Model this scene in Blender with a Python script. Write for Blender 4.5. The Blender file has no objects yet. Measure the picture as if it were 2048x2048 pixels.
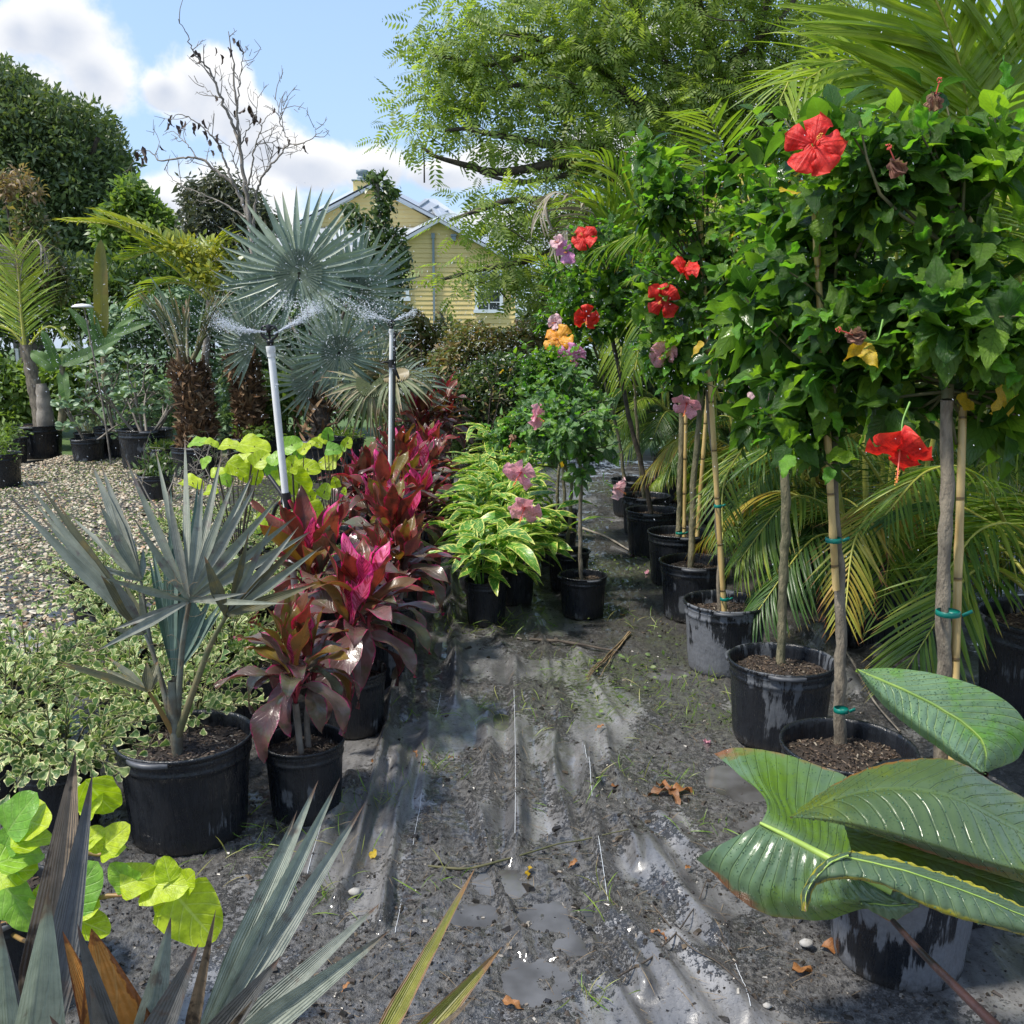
import bpy, math, random
import numpy as np
from mathutils import Vector, Matrix
random.seed(5)
rng = np.random.default_rng(11)
SC = bpy.context.scene
COL = SC.collection
R = math.radians

# ---------------------------------------------------------------- camera, sky, sun
CAMH = 1.6
PITCH = R(10.0)
FPX = 1900.0
cam_d = bpy.data.cameras.new('camera')
cam_d.sensor_width = 36.0
cam_d.lens = 36.0 * FPX / 2048.0
cam_d.clip_start = 0.05
cam_d.clip_end = 900
cam = bpy.data.objects.new('camera', cam_d)
cam.location = (0, 0, CAMH)
cam.rotation_euler = (math.pi / 2 - PITCH, 0, 0)
COL.objects.link(cam)
SC.camera = cam

SUN_TO = Vector((-0.62, -0.22, 1.05)).normalized()
sun_el = math.asin(SUN_TO.z)
sun_rot = math.atan2(SUN_TO.x, SUN_TO.y)
sd = bpy.data.lights.new('sun', 'SUN')
sd.energy = 2.5
sd.angle = R(6.0)
sd.color = (1.0, 0.94, 0.84)
so = bpy.data.objects.new('sun', sd)
so.rotation_euler = (-SUN_TO).to_track_quat('-Z', 'Y').to_euler()
so.location = (-3, -2, 12)
COL.objects.link(so)

SC.view_settings.view_transform = 'Standard'
SC.view_settings.look = 'None'
SC.view_settings.exposure = 1.1
SC.view_settings.gamma = 1.0
SC.view_settings.use_curve_mapping = False
SC.cycles.max_bounces = 6
SC.cycles.diffuse_bounces = 4
SC.cycles.glossy_bounces = 2
SC.cycles.transmission_bounces = 3
SC.cycles.transparent_max_bounces = 4


def nd(nt, kind, ins=None, **props):
    n = nt.nodes.new(kind)
    for k, v in props.items():
        setattr(n, k, v)
    for k, v in (ins or {}).items():
        s = n.inputs[k]
        if isinstance(v, bpy.types.NodeSocket):
            nt.links.new(v, s)
        else:
            s.default_value = v
    return n


def mth(nt, op, a, b=None, c=None, clamp=False):
    n = nt.nodes.new('ShaderNodeMath')
    n.operation = op
    n.use_clamp = clamp
    for i, v in enumerate((a, b, c)):
        if v is None:
            continue
        if isinstance(v, bpy.types.NodeSocket):
            nt.links.new(v, n.inputs[i])
        else:
            n.inputs[i].default_value = v
    return n.outputs[0]


def mixc(nt, f, a, b, mode='MIX'):
    n = nt.nodes.new('ShaderNodeMix')
    n.data_type = 'RGBA'
    n.blend_type = mode
    n.clamp_factor = True
    for i, v in ((0, f), (6, a), (7, b)):
        if isinstance(v, bpy.types.NodeSocket):
            nt.links.new(v, n.inputs[i])
        elif i == 0:
            n.inputs[i].default_value = v
        else:
            n.inputs[i].default_value = (*v[:3], 1)
    return n.outputs[2]


def smooth(nt, x, lo, hi):
    n = nd(nt, 'ShaderNodeMapRange', {'From Min': lo, 'From Max': hi}, interpolation_type='SMOOTHSTEP')
    nt.links.new(x, n.inputs['Value'])
    return n.outputs[0]


def noise(nt, vec, scale, detail=3, rough=0.55, dist=0.0):
    n = nd(nt, 'ShaderNodeTexNoise', {'Scale': scale, 'Detail': detail, 'Roughness': rough, 'Distortion': dist})
    if vec is not None:
        nt.links.new(vec, n.inputs['Vector'])
    return n.outputs[0]


def ramp(nt, f, stops):
    n = nt.nodes.new('ShaderNodeValToRGB')
    e = n.color_ramp.elements
    while len(e) < len(stops):
        e.new(0.5)
    for i, (p, c) in enumerate(stops):
        e[i].position = p
        e[i].color = (*c[:3], 1)
    if isinstance(f, bpy.types.NodeSocket):
        nt.links.new(f, n.inputs[0])
    return n.outputs[0]


def make_world():
    w = bpy.data.worlds.new('World')
    SC.world = w
    w.use_nodes = True
    nt = w.node_tree
    nt.nodes.clear()
    sky = nd(nt, 'ShaderNodeTexSky')
    sky.sky_type = 'NISHITA'
    sky.sun_disc = False
    sky.sun_elevation = sun_el
    sky.sun_rotation = sun_rot
    sky.air_density = 1.0
    sky.dust_density = 0.6
    sky.ozone_density = 1.6
    tc = nd(nt, 'ShaderNodeTexCoord')
    v = tc.outputs['Generated']
    nz = nd(nt, 'ShaderNodeVectorMath', {0: v}, operation='NORMALIZE').outputs[0]
    sp = nd(nt, 'ShaderNodeSeparateXYZ', {0: nz})
    x, y, z = sp.outputs
    az = mth(nt, 'ARCTAN2', x, y)
    el = mth(nt, 'ARCSINE', z)
    # cloud plane noise (direction based)
    nA = noise(nt, nz, 6.0, 6, 0.6, 0.3)
    nB = noise(nt, nz, 17.0, 5, 0.62, 0.2)
    nC = noise(nt, nz, 2.3, 3, 0.5)
    nn = mth(nt, 'ADD', mth(nt, 'MULTIPLY', mth(nt, 'SUBTRACT', nA, 0.5), 1.5), mth(nt, 'MULTIPLY', mth(nt, 'SUBTRACT', nB, 0.5), 1.0))

    def pxdir(px, py):
        dx = (px - 1024) / FPX
        dy = -(py - 1024) / FPX
        d = Vector((dx, math.cos(PITCH) + dy * math.sin(PITCH), -math.sin(PITCH) + dy * math.cos(PITCH))).normalized()
        return math.atan2(d.x, d.y), math.asin(d.z)
    # cumulus heaps: (px, py, rx, ry)
    blobs = [(120, 60, 130, 95), (30, 190, 190, 90), (190, 150, 85, 75), (-160, 120, 240, 170), (40, 60, 60, 70),
             (420, 170, 105, 85), (500, 240, 95, 70), (330, 180, 55, 45), (540, 300, 90, 60), (620, 330, 130, 60), (760, 340, 95, 55),
             (330, 410, 90, 60), (480, 390, 130, 70), (880, 350, 110, 40), (1000, 330, 130, 60), (1200, 300, 160, 70), (1500, 200, 220, 90),
             (1350, 60, 120, 50), (1800, 330, 200, 120), (600, 480, 400, 60), (1100, 460, 500, 60)]
    dens = None
    shade = None
    for px, py, rx, ry in blobs:
        a0, e0 = pxdir(px, py)
        ra, re = rx / FPX * 0.9, ry / FPX * 0.86
        da = mth(nt, 'MULTIPLY', mth(nt, 'SUBTRACT', az, a0), 1 / ra)
        de = mth(nt, 'MULTIPLY', mth(nt, 'SUBTRACT', el, e0), 1 / re)
        dist = mth(nt, 'SQRT', mth(nt, 'ADD', mth(nt, 'MULTIPLY', da, da), mth(nt, 'MULTIPLY', de, de)))
        b = mth(nt, 'SUBTRACT', 1.0, dist)
        s = mth(nt, 'ADD', mth(nt, 'MULTIPLY', de, 0.45), mth(nt, 'MULTIPLY', da, 0.1))
        dens = b if dens is None else mth(nt, 'SMOOTH_MAX', dens, b, 0.35)
        wgt = mth(nt, 'MAXIMUM', b, 0.0)
        sh = mth(nt, 'MULTIPLY', s, wgt)
        shade = (sh, wgt) if shade is None else (mth(nt, 'ADD', shade[0], sh), mth(nt, 'ADD', shade[1], wgt))
    # the rest of the sky: scattered fair weather clouds
    away = mth(nt, 'MULTIPLY', mth(nt, 'SUBTRACT', nC, 0.56), 6.0)
    front = smooth(nt, y, -0.1, 0.45)
    away = mth(nt, 'SUBTRACT', away, mth(nt, 'MULTIPLY', front, 5.0))
    dens = mth(nt, 'MAXIMUM', dens, away)
    d2 = mth(nt, 'ADD', dens, mth(nt, 'MULTIPLY', nn, 1.05))
    cov = smooth(nt, d2, -0.02, 0.42)
    wisp = mth(nt, 'MULTIPLY', smooth(nt, noise(nt, nz, 3.4, 5, 0.6, 0.6), 0.5, 0.8), 0.45)
    cov = mth(nt, 'MAXIMUM', cov, wisp)
    shv = mth(nt, 'DIVIDE', shade[0], mth(nt, 'MAXIMUM', shade[1], 0.15))
    shv = mth(nt, 'ADD', shv, mth(nt, 'MULTIPLY', nn, 0.9))
    shv = mth(nt, 'ADD', shv, mth(nt, 'MULTIPLY', mth(nt, 'SUBTRACT', 0.6, d2), 0.5))
    shv = smooth(nt, shv, -0.4, 0.45)
    ccol = mixc(nt, shv, (2.0, 2.2, 2.6), (3.5, 3.5, 3.5))
    hz = smooth(nt, el, 0.5, -0.02)
    base = mixc(nt, mth(nt, 'ADD', mth(nt, 'MULTIPLY', hz, 0.35), 0.42), mixc(nt, 1.0, sky.outputs[0], (0.9, 0.9, 0.9), 'MULTIPLY'), (1.4, 1.95, 2.9))
    colr = mixc(nt, cov, base, ccol)
    bg = nd(nt, 'ShaderNodeBackground', {'Color': colr, 'Strength': 0.15})
    out = nd(nt, 'ShaderNodeOutputWorld')
    nt.links.new(bg.outputs[0], out.inputs[0])


make_world()

# ---------------------------------------------------------------- picking points in the place
def ray(px, py):
    dx = (px - 1024) / FPX
    dy = -(py - 1024) / FPX
    return np.array([dx, math.cos(PITCH) + dy * math.sin(PITCH), -math.sin(PITCH) + dy * math.cos(PITCH)])


def W(px, py, t):
    return np.array([0, 0, CAMH]) + ray(px, py) * t


def G(px, py, z=0.0):
    r = ray(px, py)
    return np.array([0, 0, CAMH]) + r * ((z - CAMH) / r[2])


# ---------------------------------------------------------------- mesh helpers
def norm(a):
    return a / np.maximum(np.linalg.norm(a, axis=-1, keepdims=True), 1e-9)


def mesh_from(name, v, q, uv=None, mats=(), smooth_=True, mi=None, attr=None):
    v = np.asarray(v, dtype=np.float32).reshape(-1, 3)
    q = np.asarray(q, dtype=np.int32)
    k = q.shape[1]
    me = bpy.data.meshes.new(name)
    me.vertices.add(len(v))
    me.vertices.foreach_set('co', v.ravel())
    me.loops.add(q.size)
    me.loops.foreach_set('vertex_index', q.ravel())
    me.polygons.add(len(q))
    me.polygons.foreach_set('loop_start', np.arange(0, q.size, k, dtype=np.int32))
    me.polygons.foreach_set('loop_total', np.full(len(q), k, dtype=np.int32))
    me.polygons.foreach_set('use_smooth', np.full(len(q), smooth_, dtype=bool))
    if mi is not None:
        me.polygons.foreach_set('material_index', np.asarray(mi, dtype=np.int32))
    if uv is not None:
        uv = np.asarray(uv, dtype=np.float32)
        l = me.uv_layers.new(name='UVMap')
        l.data.foreach_set('uv', uv[q.ravel()].ravel())
    for an, av in (attr or {}).items():
        a = me.attributes.new(an, 'FLOAT', 'POINT')
        a.data.foreach_set('value', np.asarray(av, dtype=np.float32))
    for m in mats:
        me.materials.append(m)
    me.update()
    me.validate(verbose=False)
    return me


def obj(name, me, parent=None, M=None, kind=None, label=None):
    o = bpy.data.objects.new(name, me)
    COL.objects.link(o)
    if parent is not None:
        o.parent = parent
    if M is not None:
        o.matrix_local = Matrix(np.asarray(M).tolist())
    if kind:
        o['kind'] = kind
    if label:
        o['label'] = label
    return o


def tag(o, label, cat, group=None):
    o['label'] = label
    o['category'] = cat
    if group:
        o['group'] = group
    return o


def thing(name, loc, label, cat, group=None):
    o = bpy.data.objects.new(name, None)
    COL.objects.link(o)
    o.empty_display_size = 0.1
    o.location = [float(c) for c in loc]
    return tag(o, label, cat, group)


class Geo:
    """collects quads"""
    def __init__(s):
        s.v, s.q, s.u, s.n = [], [], [], 0

    def add(s, v, q, u=None):
        v = np.asarray(v, float).reshape(-1, 3)
        q = np.asarray(q, int)
        if len(v) == 0:
            return s
        if u is None:
            u = np.zeros((len(v), 2))
        s.v.append(v)
        s.q.append(q + s.n)
        s.u.append(np.asarray(u, float))
        s.n += len(v)
        return s

    def arr(s):
        return np.concatenate(s.v), np.concatenate(s.q), np.concatenate(s.u)

    def mesh(s, name, mats, smooth_=True, off=None):
        v, q, u = s.arr()
        if off is not None:
            v = v - np.asarray(off)
        return mesh_from(name, v, q, u, mats, smooth_)


def gridq(nu, nv, closed=False):
    """rows nu, cols nv"""
    i = np.arange(nu - 1)[:, None]
    m = nv if closed else nv - 1
    j = np.arange(m)[None, :]
    j2 = (j + 1) % nv
    a = i * nv + j
    b = i * nv + j2
    return np.stack([a, b, b + nv, a + nv], -1).reshape(-1, 4)


def catmull(pts, n):
    p = np.asarray(pts, float)
    if len(p) == 2:
        return p[0] + (p[1] - p[0]) * np.linspace(0, 1, n)[:, None]
    pp = np.vstack([2 * p[0] - p[1], p, 2 * p[-1] - p[-2]])
    seg = np.linalg.norm(np.diff(p[:, :3], axis=0), axis=1)
    s = np.concatenate([[0], np.cumsum(seg)])
    t = np.linspace(0, s[-1], n)
    i = np.clip(np.searchsorted(s, t, side='right') - 1, 0, len(p) - 2)
    f = ((t - s[i]) / np.maximum(seg[i], 1e-9))[:, None]
    p0, p1, p2, p3 = pp[i], pp[i + 1], pp[i + 2], pp[i + 3]
    return 0.5 * (2 * p1 + (p2 - p0) * f + (2 * p0 - 5 * p1 + 4 * p2 - p3) * f ** 2 + (3 * p1 - p0 - 3 * p2 + p3) * f ** 3)


def tube(pts, rad, ns=8, nsmooth=None, knob=0.0):
    p = np.asarray(pts, float)
    r = np.asarray(rad, float) * np.ones(len(p))
    if nsmooth:
        pr = catmull(np.hstack([p, r[:, None]]), nsmooth)
        p, r = pr[:, :3], np.maximum(pr[:, 3], 1e-4)
    if knob:
        r = r * (1 + knob * rng.uniform(-1, 1, len(r)))
    d = np.gradient(p, axis=0)
    d = norm(d)
    up = np.array([0.31, 0.17, 0.93]) if abs(d[0][2]) < 0.9 else np.array([0.95, 0.2, 0.1])
    a = norm(np.cross(d, up))
    b = np.cross(d, a)
    th = np.linspace(0, 2 * np.pi, ns, endpoint=False)
    v = p[:, None, :] + r[:, None, None] * (np.cos(th)[None, :, None] * a[:, None, :] + np.sin(th)[None, :, None] * b[:, None, :])
    L = np.concatenate([[0], np.cumsum(np.linalg.norm(np.diff(p, axis=0), axis=1))])
    uv = np.stack(np.meshgrid(np.arange(ns) / ns, L, indexing='xy'), -1).reshape(-1, 2)
    return v.reshape(-1, 3), gridq(len(p), ns, True), uv


def box(c, s, rot=None):
    x, y, z = np.array(s) / 2.0
    v = np.array([[-x, -y, -z], [x, -y, -z], [x, y, -z], [-x, y, -z], [-x, -y, z], [x, -y, z], [x, y, z], [-x, y, z]])
    if rot is not None:
        v = v @ np.array(rot).T
    v = v + np.array(c)
    q = [[0, 3, 2, 1], [4, 5, 6, 7], [0, 1, 5, 4], [1, 2, 6, 5], [2, 3, 7, 6], [3, 0, 4, 7]]
    u = np.zeros((8, 2))
    return v, np.array(q), u


def prism(poly, y0, y1):
    """polygon of (x,z) points extruded along y; caps as fans of quads"""
    n = len(poly)
    p = np.array(poly, float)
    v = np.vstack([np.c_[p[:, 0], np.full(n, y0), p[:, 1]], np.c_[p[:, 0], np.full(n, y1), p[:, 1]]])
    q = [[i, (i + 1) % n, n + (i + 1) % n, n + i] for i in range(n)]
    for i in range(1, n - 1):
        k = min(i + 1, n - 1)
        q.append([0, i, k, k])
        q.append([n, n + k, n + k, n + i])
    return v, np.array(q), np.zeros((2 * n, 2))


def lathe(prof, ns=32, c=(0, 0, 0), flute=None):
    p = np.array(prof, float)
    th = np.linspace(0, 2 * np.pi, ns, endpoint=False)
    r = p[:, 0][:, None] * np.ones(ns)
    if flute is not None:
        r = r * (1 + flute[:, None] * np.cos(th * flute_n)[None, :])
    v = np.stack([r * np.cos(th), r * np.sin(th), p[:, 1][:, None] * np.ones(ns)], -1) + np.array(c)
    uv = np.stack([np.ones(len(p))[:, None] * (th / (2 * np.pi)), p[:, 1][:, None] * np.ones(ns)], -1)
    return v.reshape(-1, 3), gridq(len(p), ns, True), uv.reshape(-1, 2)


flute_n = 28


def frames(pos, d, n, sx=1.0, sy=None, sz=None):
    """matrices with local Y along d and local Z towards n"""
    pos = np.asarray(pos, float).reshape(-1, 3)
    N = len(pos)
    d = norm(np.broadcast_to(np.asarray(d, float), (N, 3)).copy())
    n = np.broadcast_to(np.asarray(n, float), (N, 3)).copy()
    n = n - d * (n * d).sum(1, keepdims=True)
    bad = np.linalg.norm(n, axis=1) < 1e-4
    n[bad] = np.cross(d[bad], np.array([0.3, 0.9, 0.1]))
    n = norm(n)
    x = np.cross(d, n)
    sx = np.broadcast_to(np.asarray(sx, float), (N,))
    sy = sx if sy is None else np.broadcast_to(np.asarray(sy, float), (N,))
    sz = sy if sz is None else np.broadcast_to(np.asarray(sz, float), (N,))
    M = np.zeros((N, 4, 4))
    M[:, :3, 0] = x * sx[:, None]
    M[:, :3, 1] = d * sy[:, None]
    M[:, :3, 2] = n * sz[:, None]
    M[:, :3, 3] = pos
    M[:, 3, 3] = 1
    return M


def scatter(T, M):
    """T=(v,q,uv) template, M (N,4,4)"""
    v, q, u = T
    N = len(M)
    vv = np.einsum('nij,kj->nki', M[:, :3, :3], v) + M[:, None, :3, 3]
    qq = q[None] + (np.arange(N) * len(v))[:, None, None]
    uu = np.broadcast_to(u, (N, len(v), 2))
    return vv.reshape(-1, 3), qq.reshape(-1, 4), uu.reshape(-1, 2)


PROF = {
    'ovate': lambda s: np.sin(np.pi * s ** 0.62) ** 0.9 * (1 - 0.25 * s),
    'lance': lambda s: np.sin(np.pi * np.clip(s, 0, 1) ** 0.8) ** 0.8,
    'strap': lambda s: np.minimum(1, s * 6 + 0.35) * np.clip((1 - s) * 2.2, 0, 1) ** 0.7,
    'blade': lambda s: (0.35 + 0.65 * np.minimum(1, s * 2.4)) * np.clip((1 - s) * 1.75, 0, 1) ** 0.85,
    'obovate': lambda s: np.sin(np.pi * s ** 1.5) ** 0.75,
    'tri': lambda s: np.clip(s * 1.25, 0, 1) ** 0.9 * np.clip((1 - s) * 5.5, 0, 1) ** 0.55,
    'round': lambda s: np.sqrt(np.clip(1 - (2 * s - 1) ** 2, 0, 1)),
    'heart': lambda s: np.clip(s * 9, 0, 1) ** 0.5 * np.sqrt(np.clip(1 - s ** 2.3, 0, 1)) * (1 - .08 * s),
    'cordy': lambda s: (0.14 + 0.86 * np.clip((s - 0.1) * 2.3, 0, 1) ** 1.1) * np.clip((1 - s) * 2.6, 0, 1) ** 0.75,
    'petal': lambda s: (0.22 + 0.78 * np.clip(s * 1.3, 0, 1)) * np.clip((1 - s) * 5, 0, 1) ** 0.4,
    'paddle': lambda s: np.clip(s * 5, 0, 1) ** 0.6 * np.clip((1 - s) * 3.2, 0, 1) ** 0.5,
}


def leafT(W_=0.3, nl=8, nw=4, prof='ovate', fold=0.2, curl=0.3, wave=0.0, serr=0.0, twist=0.0, stalk=0.0, seed=0, nserr=9, cup=0.0):
    """unit-length leaf along +Y, facing +Z.  nw = faces across"""
    r = np.random.default_rng(seed + 100)
    s = np.linspace(0, 1, nl + 1)
    u = np.linspace(-1, 1, nw + 1)
    w = PROF[prof](s) * W_ * 0.5
    w = np.maximum(w, 0.004 * W_)
    S, U = np.meshgrid(s, u, indexing='ij')
    Wd = w[:, None] * np.ones_like(U)
    if serr:
        Wd = Wd * (1 + serr * (((S * nserr) % 1.0) - 0.5) * np.abs(U) ** 2)
    X = U * Wd
    Z = fold * np.abs(X) - cup * X ** 2 / max(W_ * 0.5, 1e-3)
    if wave:
        ph = r.uniform(0, 6.28)
        Z = Z + wave * np.sin(S * 13 + ph + np.sign(U) * 1.3) * np.abs(U) ** 1.5 * W_ * 0.5
    th = -curl * s
    ds = 1.0 / nl
    cy = np.concatenate([[0], np.cumsum(np.cos(th[:-1]) * ds)])
    cz = np.concatenate([[0], np.cumsum(np.sin(th[:-1]) * ds)])
    tw = twist * s
    Xr = X * np.cos(tw)[:, None] - Z * np.sin(tw)[:, None]
    Zr = X * np.sin(tw)[:, None] + Z * np.cos(tw)[:, None]
    V = np.stack([Xr, cy[:, None] - np.sin(th)[:, None] * Zr, cz[:, None] + np.cos(th)[:, None] * Zr], -1)
    if stalk:
        V[..., 1] = V[..., 1] * (1 - stalk) + stalk
    uv = np.stack([U * 0.5 + 0.5, S], -1)
    return V.reshape(-1, 3), gridq(nl + 1, nw + 1), uv.reshape(-1, 2)


def cat(*Ts):
    g = Geo()
    for t in Ts:
        g.add(*t)
    return g.arr()


def rdir(n, up=0.0, r=None):
    r = r or rng
    d = r.normal(size=(n, 3))
    d = norm(d)
    d[:, 2] += up
    return norm(d)


def vis_split(pos, base, maxobj, maxdist=9e9):
    """indices of the leaves nearest the camera and the rest"""
    w = pos + np.asarray(base)
    dist = np.linalg.norm(w - np.array([0, 0, CAMH]), axis=1)
    o = np.argsort(dist)
    return o[:maxobj], o[maxobj:]


def leaves(parent, base, templ_meshes, lowT, M, mat, name='leaf', maxobj=300, stuff='foliage', matlist=None):
    """the nearest become objects that share mesh data, the rest one stuff mesh"""
    near, far = vis_split(M[:, :3, 3], base, maxobj)
    for i in near:
        obj(name, templ_meshes[int(rng.integers(len(templ_meshes)))], parent, M[i])
    if len(far):
        v, q, u = scatter(lowT, M[far])
        obj(stuff, mesh_from(stuff, v, q, u, [mat]), parent, kind='stuff')


# ---------------------------------------------------------------- numpy noise
def vnoise(x, y, seed=0):
    xi = np.floor(x).astype(np.int64)
    yi = np.floor(y).astype(np.int64)
    fx = x - xi
    fy = y - yi
    fx = fx * fx * (3 - 2 * fx)
    fy = fy * fy * (3 - 2 * fy)

    def h(a, b):
        n = (a * 374761393 + b * 668265263 + seed * 1442695041) & 0xFFFFFFFF
        n = ((n ^ (n >> 13)) * 1274126177) & 0xFFFFFFFF
        n = n ^ (n >> 16)
        return (n & 0xFFFF) / 65535.0
    return (h(xi, yi) * (1 - fx) + h(xi + 1, yi) * fx) * (1 - fy) + (h(xi, yi + 1) * (1 - fx) + h(xi + 1, yi + 1) * fx) * fy


def fbm(x, y, oct=4, seed=0, gain=0.5):
    a, t, s = 1.0, 0.0, 0.0
    for k in range(oct):
        t = t + a * vnoise(x * 2 ** k + 17.3 * k, y * 2 ** k - 9.1 * k, seed + k)
        s += a
        a *= gain
    return t / s


def sstep(x, a, b):
    t = np.clip((x - a) / (b - a), 0, 1)
    return t * t * (3 - 2 * t)
# ---------------------------------------------------------------- materials
def newmat(name):
    m = bpy.data.materials.new(name)
    m.use_nodes = True
    nt = m.node_tree
    nt.nodes.clear()
    out = nd(nt, 'ShaderNodeOutputMaterial')
    return m, nt, out


def principled(nt, out, **k):
    ins = {}
    names = {'base': 'Base Color', 'rough': 'Roughness', 'normal': 'Normal', 'metal': 'Metallic', 'spec': 'Specular IOR Level',
             'coat': 'Coat Weight', 'coatr': 'Coat Roughness', 'trans': 'Transmission Weight', 'alpha': 'Alpha', 'ior': 'IOR'}
    for a, b in k.items():
        if a == 'base' and not isinstance(b, bpy.types.NodeSocket):
            b = (*b[:3], 1)
        ins[names[a]] = b
    p = nd(nt, 'ShaderNodeBsdfPrincipled', ins)
    if out is not None:
        nt.links.new(p.outputs[0], out.inputs[0])
    return p


def bump(nt, h, strength=0.4, dist=0.01):
    return nd(nt, 'ShaderNodeBump', {'Height': h, 'Strength': strength, 'Distance': dist}).outputs[0]


def simple(name, col, rough=0.6, nscale=0, ncol=None, bmp=0.0, bscale=30, metal=0.0, stretch=None, spec=0.5):
    m, nt, out = newmat(name)
    tc = nd(nt, 'ShaderNodeTexCoord').outputs['Object']
    if stretch:
        tc = nd(nt, 'ShaderNodeMapping', {'Vector': tc, 'Scale': stretch}).outputs[0]
    c = (*col, 1)
    if nscale:
        f = smooth(nt, noise(nt, tc, nscale, 5, 0.6), 0.35, 0.65)
        c = mixc(nt, f, col, ncol)
    k = dict(base=c, rough=rough, metal=metal, spec=spec)
    if bmp:
        k['normal'] = bump(nt, noise(nt, tc, bscale, 4, 0.65), bmp)
    principled(nt, out, **k)
    return m


def leafmat(name, cols, trans=0.3, rough=0.33, nv=8, vein=0.35, edge=None, edgew=0.22, mid=None, streak=None, streakf=0.5,
            tip=None, tipw=0.1, blotch=None, bl=(0.6, 0.7), back=None, bmp=0.35, slant=1.6, fine=0, tcol=None, spec=0.5, nsc=18):
    m, nt, out = newmat(name)
    uv = nd(nt, 'ShaderNodeTexCoord')
    sp = nd(nt, 'ShaderNodeSeparateXYZ', {0: uv.outputs['UV']})
    u, v, _ = sp.outputs
    a = mth(nt, 'MULTIPLY', mth(nt, 'ABSOLUTE', mth(nt, 'SUBTRACT', u, 0.5)), 2.0)
    oi = nd(nt, 'ShaderNodeObjectInfo').outputs['Random']
    isl = nd(nt, 'ShaderNodeNewGeometry')
    r = mth(nt, 'FRACT', mth(nt, 'ADD', oi, isl.outputs['Random Per Island']))
    k = len(cols)
    base = ramp(nt, r, [(i / max(k - 1, 1), c) for i, c in enumerate(cols)])
    oc = uv.outputs['Object']
    off = nd(nt, 'ShaderNodeVectorMath', {0: oc, 1: nd(nt, 'ShaderNodeCombineXYZ', {0: mth(nt, 'MULTIPLY', r, 37.0), 1: r}).outputs[0]}, operation='ADD').outputs[0]
    n1 = noise(nt, off, nsc, 4, 0.6)
    base = mixc(nt, 1.0, base, ramp(nt, n1, [(0.3, (0.72, 0.74, 0.7)), (0.7, (1.22, 1.2, 1.15))]), 'MULTIPLY')
    vw = mth(nt, 'SINE', mth(nt, 'MULTIPLY', mth(nt, 'SUBTRACT', v, mth(nt, 'MULTIPLY', a, slant / nv)), nv * 6.2832))
    vp = smooth(nt, vw, 0.82, 1.0)
    midm = smooth(nt, a, 0.075, 0.02)
    if streak:
        sn = noise(nt, nd(nt, 'ShaderNodeCombineXYZ', {0: mth(nt, 'MULTIPLY', mth(nt, 'SUBTRACT', v, mth(nt, 'MULTIPLY', a, 0.16)), 26.0), 1: mth(nt, 'MULTIPLY', a, 1.2), 2: mth(nt, 'MULTIPLY', r, 40.0)}).outputs[0], 1.0, 3, 0.6)
        base = mixc(nt, smooth(nt, sn, streakf - 0.04, streakf + 0.06), base, streak)
    vc = mth(nt, 'MULTIPLY', mth(nt, 'MAXIMUM', mth(nt, 'MULTIPLY', vp, 0.6), midm), vein)
    base = mixc(nt, vc, base, mid or tuple(min(1, c * 2.2 + 0.03) for c in cols[-1]))
    if edge:
        en = mth(nt, 'ADD', mth(nt, 'MAXIMUM', a, mth(nt, 'MULTIPLY', mth(nt, 'SUBTRACT', v, 0.55), 2.1)), mth(nt, 'MULTIPLY', mth(nt, 'SUBTRACT', n1, 0.5), 0.9))
        base = mixc(nt, smooth(nt, en, 1 - edgew - 0.05, 1 - edgew + 0.05), base, edge)
    if tip:
        tn = mth(nt, 'ADD', v, mth(nt, 'MULTIPLY', mth(nt, 'SUBTRACT', n1, 0.5), 0.2))
        base = mixc(nt, smooth(nt, tn, 1 - tipw - 0.06, 1 - tipw + 0.04), base, tip)
    if blotch:
        nb = noise(nt, off, nsc * 0.55, 4, 0.65)
        base = mixc(nt, smooth(nt, nb, bl[0], bl[1]), base, blotch)
    if back:
        base = mixc(nt, isl.outputs['Backfacing'], base, back)
    h = mth(nt, 'ADD', mth(nt, 'MULTIPLY', mth(nt, 'MAXIMUM', vp, midm), -0.6), mth(nt, 'MULTIPLY', noise(nt, off, nsc * 3, 3, 0.6), 0.7))
    if fine:
        h = mth(nt, 'ADD', h, mth(nt, 'MULTIPLY', mth(nt, 'SINE', mth(nt, 'MULTIPLY', u, fine * 6.2832)), 0.35))
    nb_ = bump(nt, h, bmp, 0.004)
    rr = mth(nt, 'ADD', rough - 0.08, mth(nt, 'MULTIPLY', n1, 0.2))
    p = principled(nt, None, base=base, rough=rr, normal=nb_, spec=spec)
    tc2 = mixc(nt, 1.0, base, tcol or (1.7, 1.75, 0.7), 'MULTIPLY')
    t = nd(nt, 'ShaderNodeBsdfTranslucent', {'Color': tc2})
    mx = nd(nt, 'ShaderNodeMixShader', {0: trans})
    nt.links.new(p.outputs[0], mx.inputs[1])
    nt.links.new(t.outputs[0], mx.inputs[2])
    nt.links.new(mx.outputs[0], out.inputs[0])
    return m


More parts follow.
